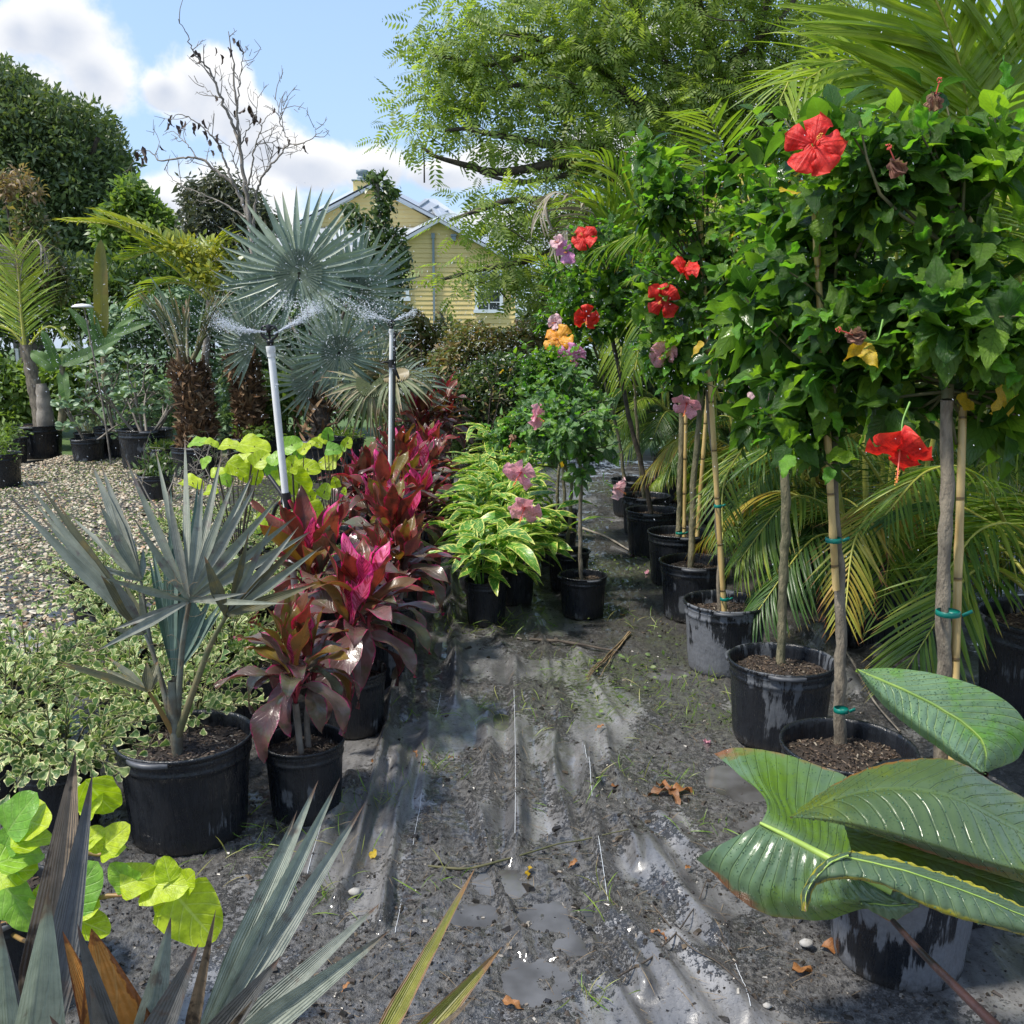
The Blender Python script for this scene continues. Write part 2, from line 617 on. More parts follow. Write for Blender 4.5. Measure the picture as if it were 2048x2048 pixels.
def pot_mat(name, dusty=0.5, base=(0.011, 0.013, 0.017), dust=(0.115, 0.125, 0.14)):
    m, nt, out = newmat(name)
    tcn = nd(nt, 'ShaderNodeTexCoord')
    tc = tcn.outputs['Object']
    oi = nd(nt, 'ShaderNodeObjectInfo').outputs['Random']
    off = nd(nt, 'ShaderNodeVectorMath', {0: tc, 1: nd(nt, 'ShaderNodeCombineXYZ', {0: mth(nt, 'MULTIPLY', oi, 31.0), 1: mth(nt, 'MULTIPLY', oi, 17.0)}).outputs[0]}, operation='ADD').outputs[0]
    runs = nd(nt, 'ShaderNodeMapping', {'Vector': off, 'Scale': (38, 38, 5)}).outputs[0]
    n1 = noise(nt, runs, 1.0, 5, 0.7, 0.6)
    n2 = noise(nt, off, 5.5, 3, 0.5)
    mask = mth(nt, 'ADD', mth(nt, 'MULTIPLY', mth(nt, 'SUBTRACT', n1, 0.5), 1.3), mth(nt, 'MULTIPLY', mth(nt, 'SUBTRACT', n2, 0.5), 2.0))
    mask = mth(nt, 'MULTIPLY', smooth(nt, mask, 0.5 - dusty, 0.62 - dusty), 0.75)
    fine = noise(nt, off, 90, 3, 0.7)
    mask = mth(nt, 'MULTIPLY', mask, mth(nt, 'ADD', 0.55, mth(nt, 'MULTIPLY', fine, 0.9)), clamp=True)
    z = nd(nt, 'ShaderNodeSeparateXYZ', {0: tc}).outputs[2]
    col = mixc(nt, mask, base, dust)
    splash = mth(nt, 'MULTIPLY', smooth(nt, mth(nt, 'ADD', z, mth(nt, 'MULTIPLY', fine, 0.07)), 0.09, 0.02), 0.6)
    col = mixc(nt, splash, col, (0.045, 0.038, 0.03))
    rgh = mth(nt, 'ADD', mth(nt, 'ADD', 0.12, mth(nt, 'MULTIPLY', smooth(nt, n1, 0.35, 0.65), 0.4)), mth(nt, 'MULTIPLY', mask, 0.35))
    wob = noise(nt, off, 14, 3, 0.5)
    principled(nt, out, base=col, rough=rgh, spec=0.45, normal=bump(nt, mth(nt, 'ADD', mth(nt, 'MULTIPLY', wob, 1.5), mth(nt, 'MULTIPLY', n1, 1.2)), 0.6, 0.008))
    return m


MAT = {}


def make_materials():
    M_ = MAT
    M_['pot'] = pot_mat('wet black plastic', 0.12)
    M_['pot_dusty'] = pot_mat('dried black plastic', 0.58, dust=(0.17, 0.18, 0.2))
    M_['pot_mid'] = pot_mat('half dried black plastic', 0.32)
    M_['handle'] = simple('grey scuffed plastic', (0.06, 0.065, 0.075), 0.45, 20, (0.13, 0.135, 0.15))
    M_['soil'] = simple('potting soil', (0.018, 0.013, 0.010), 0.9, 25, (0.05, 0.036, 0.026), 0.9, 60)
    m, nt, out = newmat('bark chips')
    g = nd(nt, 'ShaderNodeNewGeometry')
    c = ramp(nt, g.outputs['Random Per Island'], [(0, (0.015, 0.01, 0.008)), (0.4, (0.04, 0.026, 0.018)), (0.75, (0.085, 0.055, 0.036)), (0.93, (0.16, 0.115, 0.075)), (1, (0.3, 0.26, 0.2))])
    principled(nt, out, base=c, rough=0.6)
    M_['chips'] = m
    m, nt, out = newmat('pale shell gravel')
    g = nd(nt, 'ShaderNodeNewGeometry')
    c = ramp(nt, g.outputs['Random Per Island'], [(0, (0.14, 0.10, 0.065)), (0.3, (0.34, 0.27, 0.18)), (0.6, (0.5, 0.43, 0.31)), (0.85, (0.6, 0.55, 0.42)), (0.95, (0.42, 0.22, 0.1)), (1, (0.66, 0.62, 0.52))])
    principled(nt, out, base=c, rough=0.55)
    M_['gravel'] = m
    m, nt, out = newmat('mud crumbs')
    g = nd(nt, 'ShaderNodeNewGeometry')
    c = ramp(nt, g.outputs['Random Per Island'], [(0, (0.012, 0.010, 0.009)), (0.55, (0.03, 0.025, 0.02)), (0.85, (0.065, 0.05, 0.037)), (0.955, (0.14, 0.105, 0.07)), (1, (0.4, 0.38, 0.34))])
    principled(nt, out, base=c, rough=0.35, spec=0.6)
    M_['crumbs'] = m

    # leaves
    M_['hib'] = leafmat('hibiscus leaf', [(0.028, 0.08, 0.018), (0.045, 0.115, 0.022), (0.075, 0.165, 0.024), (0.125, 0.24, 0.028), (0.22, 0.38, 0.035)],
                        0.48, 0.18, 7, 0.4, mid=(0.10, 0.22, 0.05), bmp=1.0, slant=2.4)
    M_['hib_young'] = leafmat('young hibiscus leaf', [(0.06, 0.2, 0.02), (0.12, 0.32, 0.03), (0.16, 0.38, 0.03)], 0.45, 0.3, 7, 0.3, mid=(0.25, 0.45, 0.1), bmp=0.6, slant=2.4)
    M_['hib_small'] = leafmat('gold veined hibiscus leaf', [(0.04, 0.105, 0.035), (0.06, 0.145, 0.04), (0.09, 0.2, 0.05), (0.16, 0.31, 0.06)], 0.33, 0.25, 6, 0.55, mid=(0.4, 0.48, 0.28), bmp=0.5, slant=2.4)
    M_['yellow_leaf'] = leafmat('yellowed leaf', [(0.55, 0.36, 0.02), (0.62, 0.45, 0.03)], 0.4, 0.4, 7, 0.3, blotch=(0.4, 0.12, 0.02), bl=(0.6, 0.72), mid=(0.6, 0.5, 0.1), tcol=(1.2, 1.1, 0.8))
    M_['fan_near'] = leafmat('silver fan palm blade', [(0.17, 0.19, 0.155), (0.21, 0.235, 0.19), (0.25, 0.27, 0.23), (0.17, 0.165, 0.15)], 0.14, 0.42, 3, 0.3,
                             mid=(0.2, 0.26, 0.25), tip=(0.16, 0.11, 0.07), tipw=0.07, blotch=(0.13, 0.105, 0.10), bl=(0.56, 0.7), back=(0.15, 0.18, 0.17), fine=6, nsc=9, tcol=(1.1, 1.2, 1.0), bmp=0.3)
    M_['fan_olive'] = leafmat('olive fan palm blade', [(0.075, 0.07, 0.04), (0.10, 0.105, 0.055), (0.08, 0.09, 0.06)], 0.15, 0.45, 3, 0.3,
                              mid=(0.2, 0.18, 0.09), tip=(0.2, 0.12, 0.06), tipw=0.1, blotch=(0.15, 0.12, 0.04), bl=(0.52, 0.66), fine=6, nsc=9, tcol=(1.3, 1.2, 0.8), bmp=0.3)
    M_['fan_green'] = leafmat('blue green fan palm blade', [(0.10, 0.17, 0.145), (0.13, 0.2, 0.175), (0.16, 0.235, 0.2)], 0.2, 0.45, 3, 0.3, mid=(0.26, 0.34, 0.3), fine=6, nsc=9, tcol=(1.1, 1.3, 1.0))
    M_['fan_far'] = leafmat('silver green fan leaf', [(0.15, 0.21, 0.165), (0.19, 0.25, 0.2), (0.24, 0.3, 0.24), (0.28, 0.33, 0.24)], 0.22, 0.36, 3, 0.5,
                            mid=(0.27, 0.35, 0.29), tip=(0.26, 0.2, 0.13), tipw=0.06, fine=4, nsc=5, tcol=(1.2, 1.4, 1.0))
    M_['fan_brown'] = leafmat('dry edged fan leaf', [(0.11, 0.16, 0.07), (0.15, 0.19, 0.09), (0.22, 0.22, 0.12), (0.33, 0.28, 0.18)], 0.2, 0.45, 3, 0.3, mid=(0.4, 0.36, 0.25), tip=(0.3, 0.2, 0.12), tipw=0.2, fine=5, nsc=5, tcol=(1.3, 1.3, .9))
    M_['fan_fore'] = leafmat('foreground palm blade', [(0.26, 0.30, 0.26), (0.31, 0.35, 0.30), (0.23, 0.25, 0.23)], 0.2, 0.45, 3, 0.4, mid=(0.24, 0.3, 0.28),
                             tip=(0.17, 0.11, 0.08), tipw=0.06, blotch=(0.15, 0.13, 0.11), bl=(0.55, 0.72), fine=9, nsc=14, tcol=(1.1, 1.2, 1.0), bmp=0.5)
    M_['fan_fore_dark'] = leafmat('grey foreground blade', [(0.10, 0.105, 0.11), (0.14, 0.14, 0.145)], 0.12, 0.5, 3, 0.4, mid=(0.13, 0.12, 0.12), tip=(0.15, 0.09, 0.07), tipw=0.06, blotch=(0.11, 0.09, 0.08), bl=(0.54, 0.66), fine=9, nsc=14, tcol=(1.1, 1.1, 1.0), bmp=0.5)
    M_['fan_fore_brown'] = leafmat('brown foreground blade', [(0.2, 0.155, 0.11), (0.26, 0.2, 0.15)], 0.15, 0.5, 3, 0.5, mid=(0.26, 0.2, 0.14), blotch=(0.06, 0.045, 0.035), bl=(0.5, 0.62), fine=11, nsc=14, tcol=(1.2, 1.1, 0.9), bmp=0.6)
    M_['fan_fore_gold'] = leafmat('yellow green foreground blade', [(0.19, 0.2, 0.035), (0.24, 0.22, 0.05)], 0.2, 0.42, 3, 0.5, mid=(0.35, 0.33, 0.12), edge=(0.28, 0.17, 0.09), edgew=0.22, tip=(0.3, 0.17, 0.08), tipw=0.12, fine=9, nsc=14, bmp=0.5)
    M_['fan_fore_orange'] = leafmat('dead orange blade', [(0.5, 0.21, 0.045), (0.56, 0.27, 0.07)], 0.25, 0.5, 3, 0.4, mid=(0.6, 0.42, 0.18), edge=(0.22, 0.08, 0.025), edgew=0.2, fine=9, nsc=14, tcol=(1.1, 1.0, .8), bmp=0.6)
    M_['lime'] = leafmat('lime green leaf', [(0.36, 0.52, 0.015), (0.46, 0.6, 0.02), (0.54, 0.66, 0.03)], 0.42, 0.36, 5, 0.5, mid=(0.66, 0.76, 0.2), bmp=0.5, nsc=7, slant=1.9, tcol=(1.15, 1.2, 0.6))
    M_['lime_mid'] = leafmat('mid green leaf', [(0.14, 0.34, 0.04), (0.2, 0.42, 0.05), (0.3, 0.52, 0.05)], 0.4, 0.35, 5, 0.3, mid=(0.42, 0.56, 0.2), bmp=0.5, nsc=7, slant=1.9, tcol=(1.2, 1.3, 0.6))
    M_['ficus'] = leafmat('variegated triangle leaf', [(0.07, 0.15, 0.045), (0.12, 0.22, 0.06), (0.2, 0.3, 0.09), (0.34, 0.42, 0.16)], 0.28, 0.32, 4, 0.15, edge=(0.74, 0.72, 0.38), edgew=0.24, nsc=30, bmp=0.25, tcol=(1.2, 1.3, .8))
    M_['ginger'] = leafmat('variegated ginger leaf', [(0.05, 0.19, 0.03), (0.08, 0.26, 0.035), (0.13, 0.34, 0.04)], 0.33, 0.3, 10, 0.15, streak=(0.62, 0.68, 0.14), streakf=0.56, edge=(0.72, 0.74, 0.2), edgew=0.16, mid=(0.5, 0.6, 0.2), nsc=10, bmp=0.4, tcol=(1.2, 1.3, .6))
    M_['cord_dark'] = leafmat('burgundy cordyline leaf', [(0.10, 0.06, 0.055), (0.13, 0.065, 0.06), (0.10, 0.10, 0.06), (0.19, 0.10, 0.11)], 0.14, 0.22, 16, 0.1, edge=(0.32, 0.03, 0.10), edgew=0.06, mid=(0.28, 0.05, 0.1), nsc=7, bmp=0.4, blotch=(0.09, 0.10, 0.05), bl=(0.5, 0.68), slant=3, tcol=(2.6, 0.8, 0.8), spec=.6)
    M_['cord_red'] = leafmat('red cordyline leaf', [(0.13, 0.035, 0.025), (0.2, 0.05, 0.03), (0.16, 0.09, 0.035), (0.22, 0.04, 0.05)], 0.34, 0.3, 16, 0.15, edge=(0.45, 0.02, 0.08), edgew=0.10, mid=(0.10, 0.008, 0.015), nsc=6, bmp=0.35, slant=3, tcol=(1.7, 0.8, 0.8), blotch=(0.06, 0.025, 0.015), bl=(0.5, 0.66))
    M_['cord_pink'] = leafmat('hot pink cordyline leaf', [(0.7, 0.06, 0.2), (0.82, 0.12, 0.32), (0.76, 0.2, 0.38)], 0.35, 0.33, 16, 0.3, edge=(0.82, 0.05, 0.3), edgew=0.2, mid=(0.26, 0.03, 0.05), streak=(0.4, 0.03, 0.07), streakf=0.5, nsc=6, bmp=0.35, slant=3, tcol=(1.2, 0.8, 0.9))
    M_['cord_olive'] = leafmat('olive cordyline leaf', [(0.14, 0.13, 0.025), (0.2, 0.13, 0.025), (0.13, 0.07, 0.025)], 0.28, 0.28, 16, 0.15, edge=(0.35, 0.05, 0.06), edgew=0.06, mid=(0.28, 0.22, 0.05), nsc=6, bmp=0.35, slant=3, blotch=(0.2, 0.035, 0.03), bl=(0.55, 0.68), tcol=(1.6, 1.2, .7))
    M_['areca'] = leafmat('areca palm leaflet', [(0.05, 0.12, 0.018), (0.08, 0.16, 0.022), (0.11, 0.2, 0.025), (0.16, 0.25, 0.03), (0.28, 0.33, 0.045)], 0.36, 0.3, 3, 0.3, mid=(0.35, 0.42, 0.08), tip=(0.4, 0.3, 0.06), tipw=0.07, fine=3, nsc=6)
    M_['areca_dark'] = leafmat('shaded areca leaflet', [(0.03, 0.085, 0.018), (0.05, 0.12, 0.02), (0.09, 0.17, 0.025)], 0.3, 0.3, 3, 0.2, mid=(0.2, 0.28, 0.06), tip=(0.3, 0.22, 0.06), tipw=0.05, nsc=6)  # leaflet copy with shade put into a darker green
    M_['areca_bright'] = leafmat('sunlit areca leaflet', [(0.17, 0.29, 0.025), (0.24, 0.36, 0.03), (0.32, 0.42, 0.05)], 0.45, 0.32, 3, 0.4, mid=(0.5, 0.55, 0.12), nsc=6, fine=3, tcol=(1.2, 1.25, .6))  # leaflet copy with sunlight put into a brighter green
    M_['areca_gold'] = leafmat('yellowing areca leaflet', [(0.24, 0.29, 0.03), (0.38, 0.35, 0.045), (0.4, 0.25, 0.045)], 0.35, 0.4, 3, 0.3, mid=(0.55, 0.45, 0.12), tip=(0.25, 0.1, 0.03), tipw=0.16, nsc=6, tcol=(1.2, 1.1, .7))
    M_['dry'] = leafmat('dead grey frond', [(0.2, 0.17, 0.13), (0.3, 0.26, 0.21), (0.4, 0.36, 0.3)], 0.12, 0.6, 3, 0.2, nsc=6, tcol=(1.1, 1, .9))
    M_['phil'] = leafmat('broad waxy leaf', [(0.075, 0.14, 0.075), (0.095, 0.165, 0.09), (0.115, 0.18, 0.105)], 0.12, 0.22, 17, 0.12, mid=(0.42, 0.55, 0.1), blotch=(0.09, 0.17, 0.02), bl=(0.46, 0.66),
                         back=(0.13, 0.055, 0.025), edge=(0.2, 0.09, 0.04), edgew=0.04, nsc=6, bmp=0.8, slant=3.0, spec=0.6)
    M_['phil_light'] = leafmat('pale waxy leaf', [(0.17, 0.29, 0.16), (0.2, 0.32, 0.18)], 0.25, 0.22, 17, 0.4, mid=(0.5, 0.62, 0.14), blotch=(0.14, 0.33, 0.03), bl=(0.5, 0.7), back=(0.07, 0.13, 0.05), nsc=10, bmp=0.8, slant=3.0, spec=0.6)
    M_['phil_old'] = leafmat('yellow edged waxy leaf', [(0.07, 0.12, 0.075), (0.08, 0.13, 0.07)], 0.14, 0.3, 17, 0.3, mid=(0.2, 0.28, 0.08), edge=(0.36, 0.33, 0.03), edgew=0.24, back=(0.2, 0.06, 0.05), nsc=9, bmp=0.7, slant=3.0)
    M_['phil_olive'] = leafmat('olive waxy leaf', [(0.075, 0.12, 0.045), (0.085, 0.135, 0.055)], 0.14, 0.22, 17, 0.10, mid=(0.2, 0.3, 0.06), blotch=(0.12, 0.165, 0.02), bl=(0.45, 0.62), back=(0.13, 0.055, 0.025), edge=(0.2, 0.10, 0.03), edgew=0.07, nsc=5, bmp=0.8, slant=3.0, spec=0.6)
    # trees
    M_['feather'] = leafmat('feathery tree leaflet', [(0.12, 0.19, 0.045), (0.18, 0.26, 0.06), (0.25, 0.33, 0.085), (0.32, 0.39, 0.11)], 0.48, 0.45, 3, 0.1, nsc=2, bmp=0.1)
    M_['oak'] = leafmat('dark oak leaf', [(0.065, 0.105, 0.05), (0.09, 0.135, 0.06), (0.125, 0.175, 0.07), (0.17, 0.22, 0.09)], 0.25, 0.45, 3, 0.1, nsc=2, bmp=0.1)
    M_['bright'] = leafmat('bright green tree leaf', [(0.09, 0.16, 0.04), (0.14, 0.22, 0.055), (0.2, 0.28, 0.075)], 0.4, 0.4, 3, 0.1, nsc=2, bmp=0.1)
    M_['greygreen'] = leafmat('grey green leaf', [(0.07, 0.085, 0.055), (0.1, 0.115, 0.075), (0.13, 0.14, 0.1)], 0.2, 0.5, 3, 0.1, nsc=2, bmp=0.1)
    M_['redtip'] = leafmat('reddish green leaf', [(0.09, 0.14, 0.05), (0.13, 0.18, 0.065), (0.18, 0.2, 0.08), (0.26, 0.18, 0.1)], 0.3, 0.45, 3, 0.1, nsc=2, bmp=0.1)
    M_['copper'] = leafmat('copper young leaf', [(0.26, 0.17, 0.11), (0.34, 0.24, 0.15), (0.18, 0.19, 0.09)], 0.3, 0.45, 3, 0.1, nsc=2, bmp=0.1)
    M_['yellowgreen'] = leafmat('yellow green leaf', [(0.2, 0.27, 0.03), (0.3, 0.36, 0.04), (0.4, 0.42, 0.05)], 0.4, 0.4, 3, 0.2, nsc=3, bmp=0.2, tcol=(1.2, 1.2, .6))
    M_['gold'] = leafmat('golden leaf', [(0.3, 0.36, 0.05), (0.42, 0.42, 0.05), (0.24, 0.32, 0.05)], 0.35, 0.4, 3, 0.2, nsc=3, bmp=0.2, tcol=(1.2, 1.1, .7))
    M_['hedge'] = leafmat('hedge leaf', [(0.035, 0.075, 0.025), (0.055, 0.105, 0.032), (0.09, 0.15, 0.045), (0.16, 0.22, 0.07)], 0.26, 0.36, 3, 0.1, nsc=4, bmp=0.1)
    M_['hedge_red'] = leafmat('reddish hedge leaf', [(0.11, 0.16, 0.06), (0.18, 0.22, 0.09), (0.3, 0.18, 0.10), (0.22, 0.27, 0.11)], 0.26, 0.4, 3, 0.1, nsc=4, bmp=0.1)
    M_['clusia'] = leafmat('grey green paddle leaf', [(0.09, 0.17, 0.09), (0.13, 0.22, 0.12), (0.18, 0.28, 0.16), (0.24, 0.33, 0.22)], 0.2, 0.42, 4, 0.3, mid=(0.3, 0.42, 0.2), nsc=8, bmp=0.2)
    M_['banana'] = leafmat('banana leaf', [(0.07, 0.15, 0.045), (0.10, 0.19, 0.06), (0.14, 0.24, 0.08)], 0.35, 0.6, 20, 0.35, mid=(0.35, 0.5, 0.2), nsc=3, bmp=0.3)
    M_['banana_red'] = leafmat('red flushed banana leaf', [(0.17, 0.15, 0.035), (0.24, 0.22, 0.05)], 0.3, 0.35, 20, 0.3, mid=(0.3, 0.3, 0.08), blotch=(0.17, 0.08, 0.04), bl=(0.5, 0.7), nsc=3, bmp=0.3)
    M_['palm_yg'] = leafmat('yellow green palm leaflet', [(0.24, 0.36, 0.03), (0.3, 0.42, 0.04), (0.42, 0.48, 0.06)], 0.38, 0.38, 3, 0.4, mid=(0.5, 0.52, 0.14), nsc=6, bmp=0.1, tcol=(1.2, 1.2, .6))
    M_['moss'] = leafmat('creeping weed leaf', [(0.07, 0.14, 0.025), (0.12, 0.19, 0.04), (0.2, 0.25, 0.06)], 0.25, 0.5, 3, 0.1, nsc=6, bmp=0.1)
    M_['grass'] = leafmat('grass blade', [(0.09, 0.2, 0.02), (0.16, 0.3, 0.03), (0.26, 0.36, 0.06), (0.34, 0.3, 0.14)], 0.35, 0.4, 3, 0.2, nsc=8, bmp=0.1)
    M_['straw'] = simple('dry straw', (0.3, 0.22, 0.12), 0.6, 20, (0.14, 0.09, 0.05))
    M_['dead_leaf'] = leafmat('fallen brown leaf', [(0.25, 0.1, 0.035), (0.34, 0.15, 0.05), (0.17, 0.08, 0.04)], 0.1, 0.45, 5, 0.3, mid=(0.45, 0.25, 0.1), nsc=20, tcol=(1.1, 1, .8))
    M_['dead_dark'] = leafmat('dark hanging leaf', [(0.045, 0.028, 0.022), (0.075, 0.045, 0.035)], 0.1, 0.6, 5, 0.1, nsc=20, tcol=(1.1, 1, .8))
    # petals
    M_['red'] = leafmat('red petal', [(0.72, 0.018, 0.016), (0.8, 0.03, 0.02)], 0.35, 0.45, 6, 0.4, fine=5, mid=(0.5, 0.01, 0.01), nsc=14, bmp=0.45, tcol=(1.2, 0.9, 0.8), tip=(0.85, 0.05, 0.03), tipw=.2)
    M_['pink'] = leafmat('pink petal', [(0.85, 0.36, 0.47), (0.88, 0.44, 0.54)], 0.35, 0.45, 6, 0.4, fine=5, mid=(0.7, 0.1, 0.2), nsc=14, bmp=0.45, tcol=(1.1, 1, 1), edge=(0.88, 0.45, 0.55), edgew=.18)
    M_['lilac'] = leafmat('lilac petal', [(0.7, 0.25, 0.55), (0.76, 0.34, 0.62)], 0.35, 0.45, 6, 0.4, fine=5, nsc=14, bmp=0.45, tcol=(1.1, 1, 1), mid=(.4, .05, .2))
    M_['orange'] = leafmat('orange petal', [(0.86, 0.35, 0.03), (0.9, 0.45, 0.05)], 0.35, 0.45, 6, 0.4, fine=5, nsc=14, bmp=0.45, tcol=(1.1, 1, 1), mid=(.7, .1, .03))
    M_['whitepink'] = leafmat('pale pink petal', [(0.85, 0.55, 0.62), (0.88, 0.65, 0.7)], 0.35, 0.45, 6, 0.4, fine=5, nsc=14, bmp=0.45, tcol=(1.1, 1, 1), mid=(.6, .1, .25))
    M_['wilt'] = leafmat('wilted petal', [(0.36, 0.14, 0.11), (0.42, 0.22, 0.16), (0.5, 0.32, 0.18)], 0.2, 0.6, 3, 0.2, fine=7, nsc=14, bmp=1.0, tcol=(1.1, 1, 1))
    M_['stamen'] = simple('pink stamen', (0.75, 0.12, 0.08), 0.5)
    M_['anther'] = simple('orange anthers', (0.9, 0.42, 0.08), 0.6)
    M_['calyx'] = simple('green calyx', (0.14, 0.3, 0.04), 0.45)
    # bark and others
    M_['bark'] = simple('grey brown bark', (0.12, 0.10, 0.075), 0.8, 30, (0.26, 0.22, 0.16), 1.0, 90, stretch=(1, 1, 0.35))
    M_['bark_green'] = simple('mossy bark', (0.10, 0.10, 0.055), 0.8, 22, (0.23, 0.2, 0.12), 1.0, 90, stretch=(1, 1, 0.4))
    M_['bark_dark'] = simple('dark bark', (0.045, 0.035, 0.028), 0.8, 12, (0.1, 0.08, 0.06), 1.0, 40)
    M_['bark_pale'] = simple('pale dry bark', (0.17, 0.15, 0.125), 0.8, 8, (0.28, 0.25, 0.21), 0.6, 40)
    M_['twig'] = simple('green brown twig', (0.07, 0.075, 0.03), 0.7, 20, (0.12, 0.11, 0.05))
    M_['red_stalk'] = simple('crimson leaf stalk', (0.34, 0.03, 0.05), 0.4, 20, (0.2, 0.03, 0.04))
    M_['orange_stalk'] = simple('tan leaf stalk', (0.34, 0.17, 0.06), 0.5, 20, (0.24, 0.16, 0.05))
    M_['petiole'] = simple('purple brown leaf stalk', (0.022, 0.012, 0.013), 0.4, 15, (0.045, 0.022, 0.02), 0.3)
    M_['palm_stalk'] = simple('olive palm stalk', (0.13, 0.14, 0.07), 0.45, 15, (0.2, 0.17, 0.09), 0.2)
    M_['grey_stalk'] = simple('waxy grey palm stalk', (0.17, 0.19, 0.16), 0.5, 15, (0.12, 0.1, 0.07), 0.3)
    M_['yellow_stalk'] = simple('yellow palm stalk', (0.42, 0.4, 0.07), 0.45, 9, (0.28, 0.3, 0.05), 0.2)
    M_['fibre'] = leafmat('palm trunk fibre', [(0.06, 0.035, 0.022), (0.11, 0.065, 0.035), (0.19, 0.10, 0.045), (0.28, 0.2, 0.12)], 0.05, 0.8, 3, 0.1, nsc=20, tcol=(1.1, 1, .8))
    m, nt, out = newmat('bamboo cane')
    tcn = nd(nt, 'ShaderNodeTexCoord')
    vv = nd(nt, 'ShaderNodeSeparateXYZ', {0: tcn.outputs['UV']}).outputs[1]
    fr_ = mth(nt, 'FRACT', mth(nt, 'ADD', mth(nt, 'MULTIPLY', vv, 4.3), mth(nt, 'MULTIPLY', nd(nt, 'ShaderNodeObjectInfo').outputs['Random'], 1.0)))
    nb = noise(nt, nd(nt, 'ShaderNodeMapping', {'Vector': tcn.outputs['Object'], 'Scale': (30, 30, 4)}).outputs[0], 1.0, 4, 0.6)
    c = mixc(nt, smooth(nt, nb, 0.35, 0.7), (0.62, 0.46, 0.2), (0.42, 0.28, 0.1))
    c = mixc(nt, mth(nt, 'MULTIPLY', smooth(nt, fr_, 0.12, 0.0), 0.5), c, (0.2, 0.13, 0.05))
    c = mixc(nt, smooth(nt, fr_, 0.965, 0.98), c, (0.14, 0.09, 0.04))
    principled(nt, out, base=c, rough=0.35, normal=bump(nt, smooth(nt, fr_, 0.95, 0.98), 0.8, 0.006))
    M_['bamboo'] = m
    M_['tape'] = simple('green nursery tape', (0.0, 0.16, 0.12), 0.35)
    M_['pvc'] = simple('white plastic pipe', (0.84, 0.84, 0.83), 0.35, 6, (0.74, 0.74, 0.73), 0.05)
    M_['black'] = simple('black plastic', (0.012, 0.012, 0.014), 0.35)
    M_['siding'] = simple('yellow painted board', (0.74, 0.58, 0.24), 0.6, 1.2, (0.68, 0.52, 0.22), 0.1, 20)
    M_['white_trim'] = simple('white painted trim', (0.72, 0.76, 0.8), 0.5)
    M_['grey_trim'] = simple('pale grey fascia', (0.5, 0.55, 0.6), 0.5)
    M_['metal_roof'] = simple('galvanised roof sheet', (0.42, 0.46, 0.5), 0.42, 0.6, (0.5, 0.53, 0.56), metal=0.25)
    M_['chim'] = simple('grey chimney cap', (0.2, 0.25, 0.28), 0.5)
    M_['conc'] = simple('pale concrete', (0.4, 0.39, 0.37), 0.8, 8, (0.3, 0.29, 0.27), 0.4)
    m, nt, out = newmat('window glass')
    principled(nt, out, base=(0.02, 0.03, 0.035), rough=0.06, spec=0.7)
    M_['glass'] = m
    m, nt, out = newmat('water drops')
    p = principled(nt, None, base=(0.92, 0.95, 1.0), rough=0.08, ior=1.33, spec=0.8)
    t = nd(nt, 'ShaderNodeBsdfTransparent', {'Color': (0.97, 0.98, 1.0, 1)})
    mx = nd(nt, 'ShaderNodeMixShader', {0: 0.4})
    nt.links.new(p.outputs[0], mx.inputs[1])
    nt.links.new(t.outputs[0], mx.inputs[2])
    nt.links.new(mx.outputs[0], out.inputs[0])
    M_['drops'] = m
    m, nt, out = newmat('muddy puddle water')
    tc = nd(nt, 'ShaderNodeTexCoord').outputs['Object']
    n1 = noise(nt, tc, 6, 3, 0.5)
    c = mixc(nt, smooth(nt, n1, 0.3, 0.7), (0.05, 0.047, 0.042), (0.13, 0.13, 0.132))
    principled(nt, out, base=c, rough=0.03, ior=1.33, spec=0.6, normal=bump(nt, noise(nt, tc, 25, 2, 0.4), 0.06, 0.003))
    M_['puddle'] = m

    # muddy weed mat
    m, nt, out = newmat('muddy weed mat')
    tcn = nd(nt, 'ShaderNodeTexCoord')
    tc = tcn.outputs['Object']
    at = nd(nt, 'ShaderNodeAttribute', attribute_name='mud').outputs['Fac']
    am = nd(nt, 'ShaderNodeAttribute', attribute_name='moss').outputs['Fac']
    st = nd(nt, 'ShaderNodeMapping', {'Vector': tc, 'Scale': (3.2, 0.8, 1)}).outputs[0]
    nf = noise(nt, st, 2.4, 5, 0.65, 0.4)
    nm = noise(nt, tc, 45, 5, 0.7)
    nl = noise(nt, tc, 170, 3, 0.7)
    fab = mixc(nt, smooth(nt, nf, 0.35, 0.7), (0.088, 0.087, 0.088), (0.24, 0.237, 0.236))
    fab = mixc(nt, mth(nt, 'MULTIPLY', smooth(nt, nm, 0.52, 0.72), 0.5), fab, (0.03, 0.025, 0.02))
    mudc = mixc(nt, smooth(nt, nm, 0.3, 0.7), (0.035, 0.033, 0.031), (0.2, 0.193, 0.183))
    mudc = mixc(nt, mth(nt, 'MULTIPLY', smooth(nt, nl, 0.6, 0.75), 0.5), mudc, (0.10, 0.08, 0.06))
    sp_ = noise(nt, tc, 110, 4, 0.75)
    fab = mixc(nt, mth(nt, 'MULTIPLY', smooth(nt, sp_, 0.56, 0.64), 0.8), fab, (0.03, 0.028, 0.025))
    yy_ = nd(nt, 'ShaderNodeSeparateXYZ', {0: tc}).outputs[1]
    far_dark = mth(nt, 'MULTIPLY', smooth(nt, mth(nt, 'ADD', yy_, mth(nt, 'MULTIPLY', nf, 2.0)), 4.6, 6.6), 0.72)  # mud colour gets darker with distance along the path
    mudc = mixc(nt, far_dark, mudc, (0.032, 0.028, 0.024))
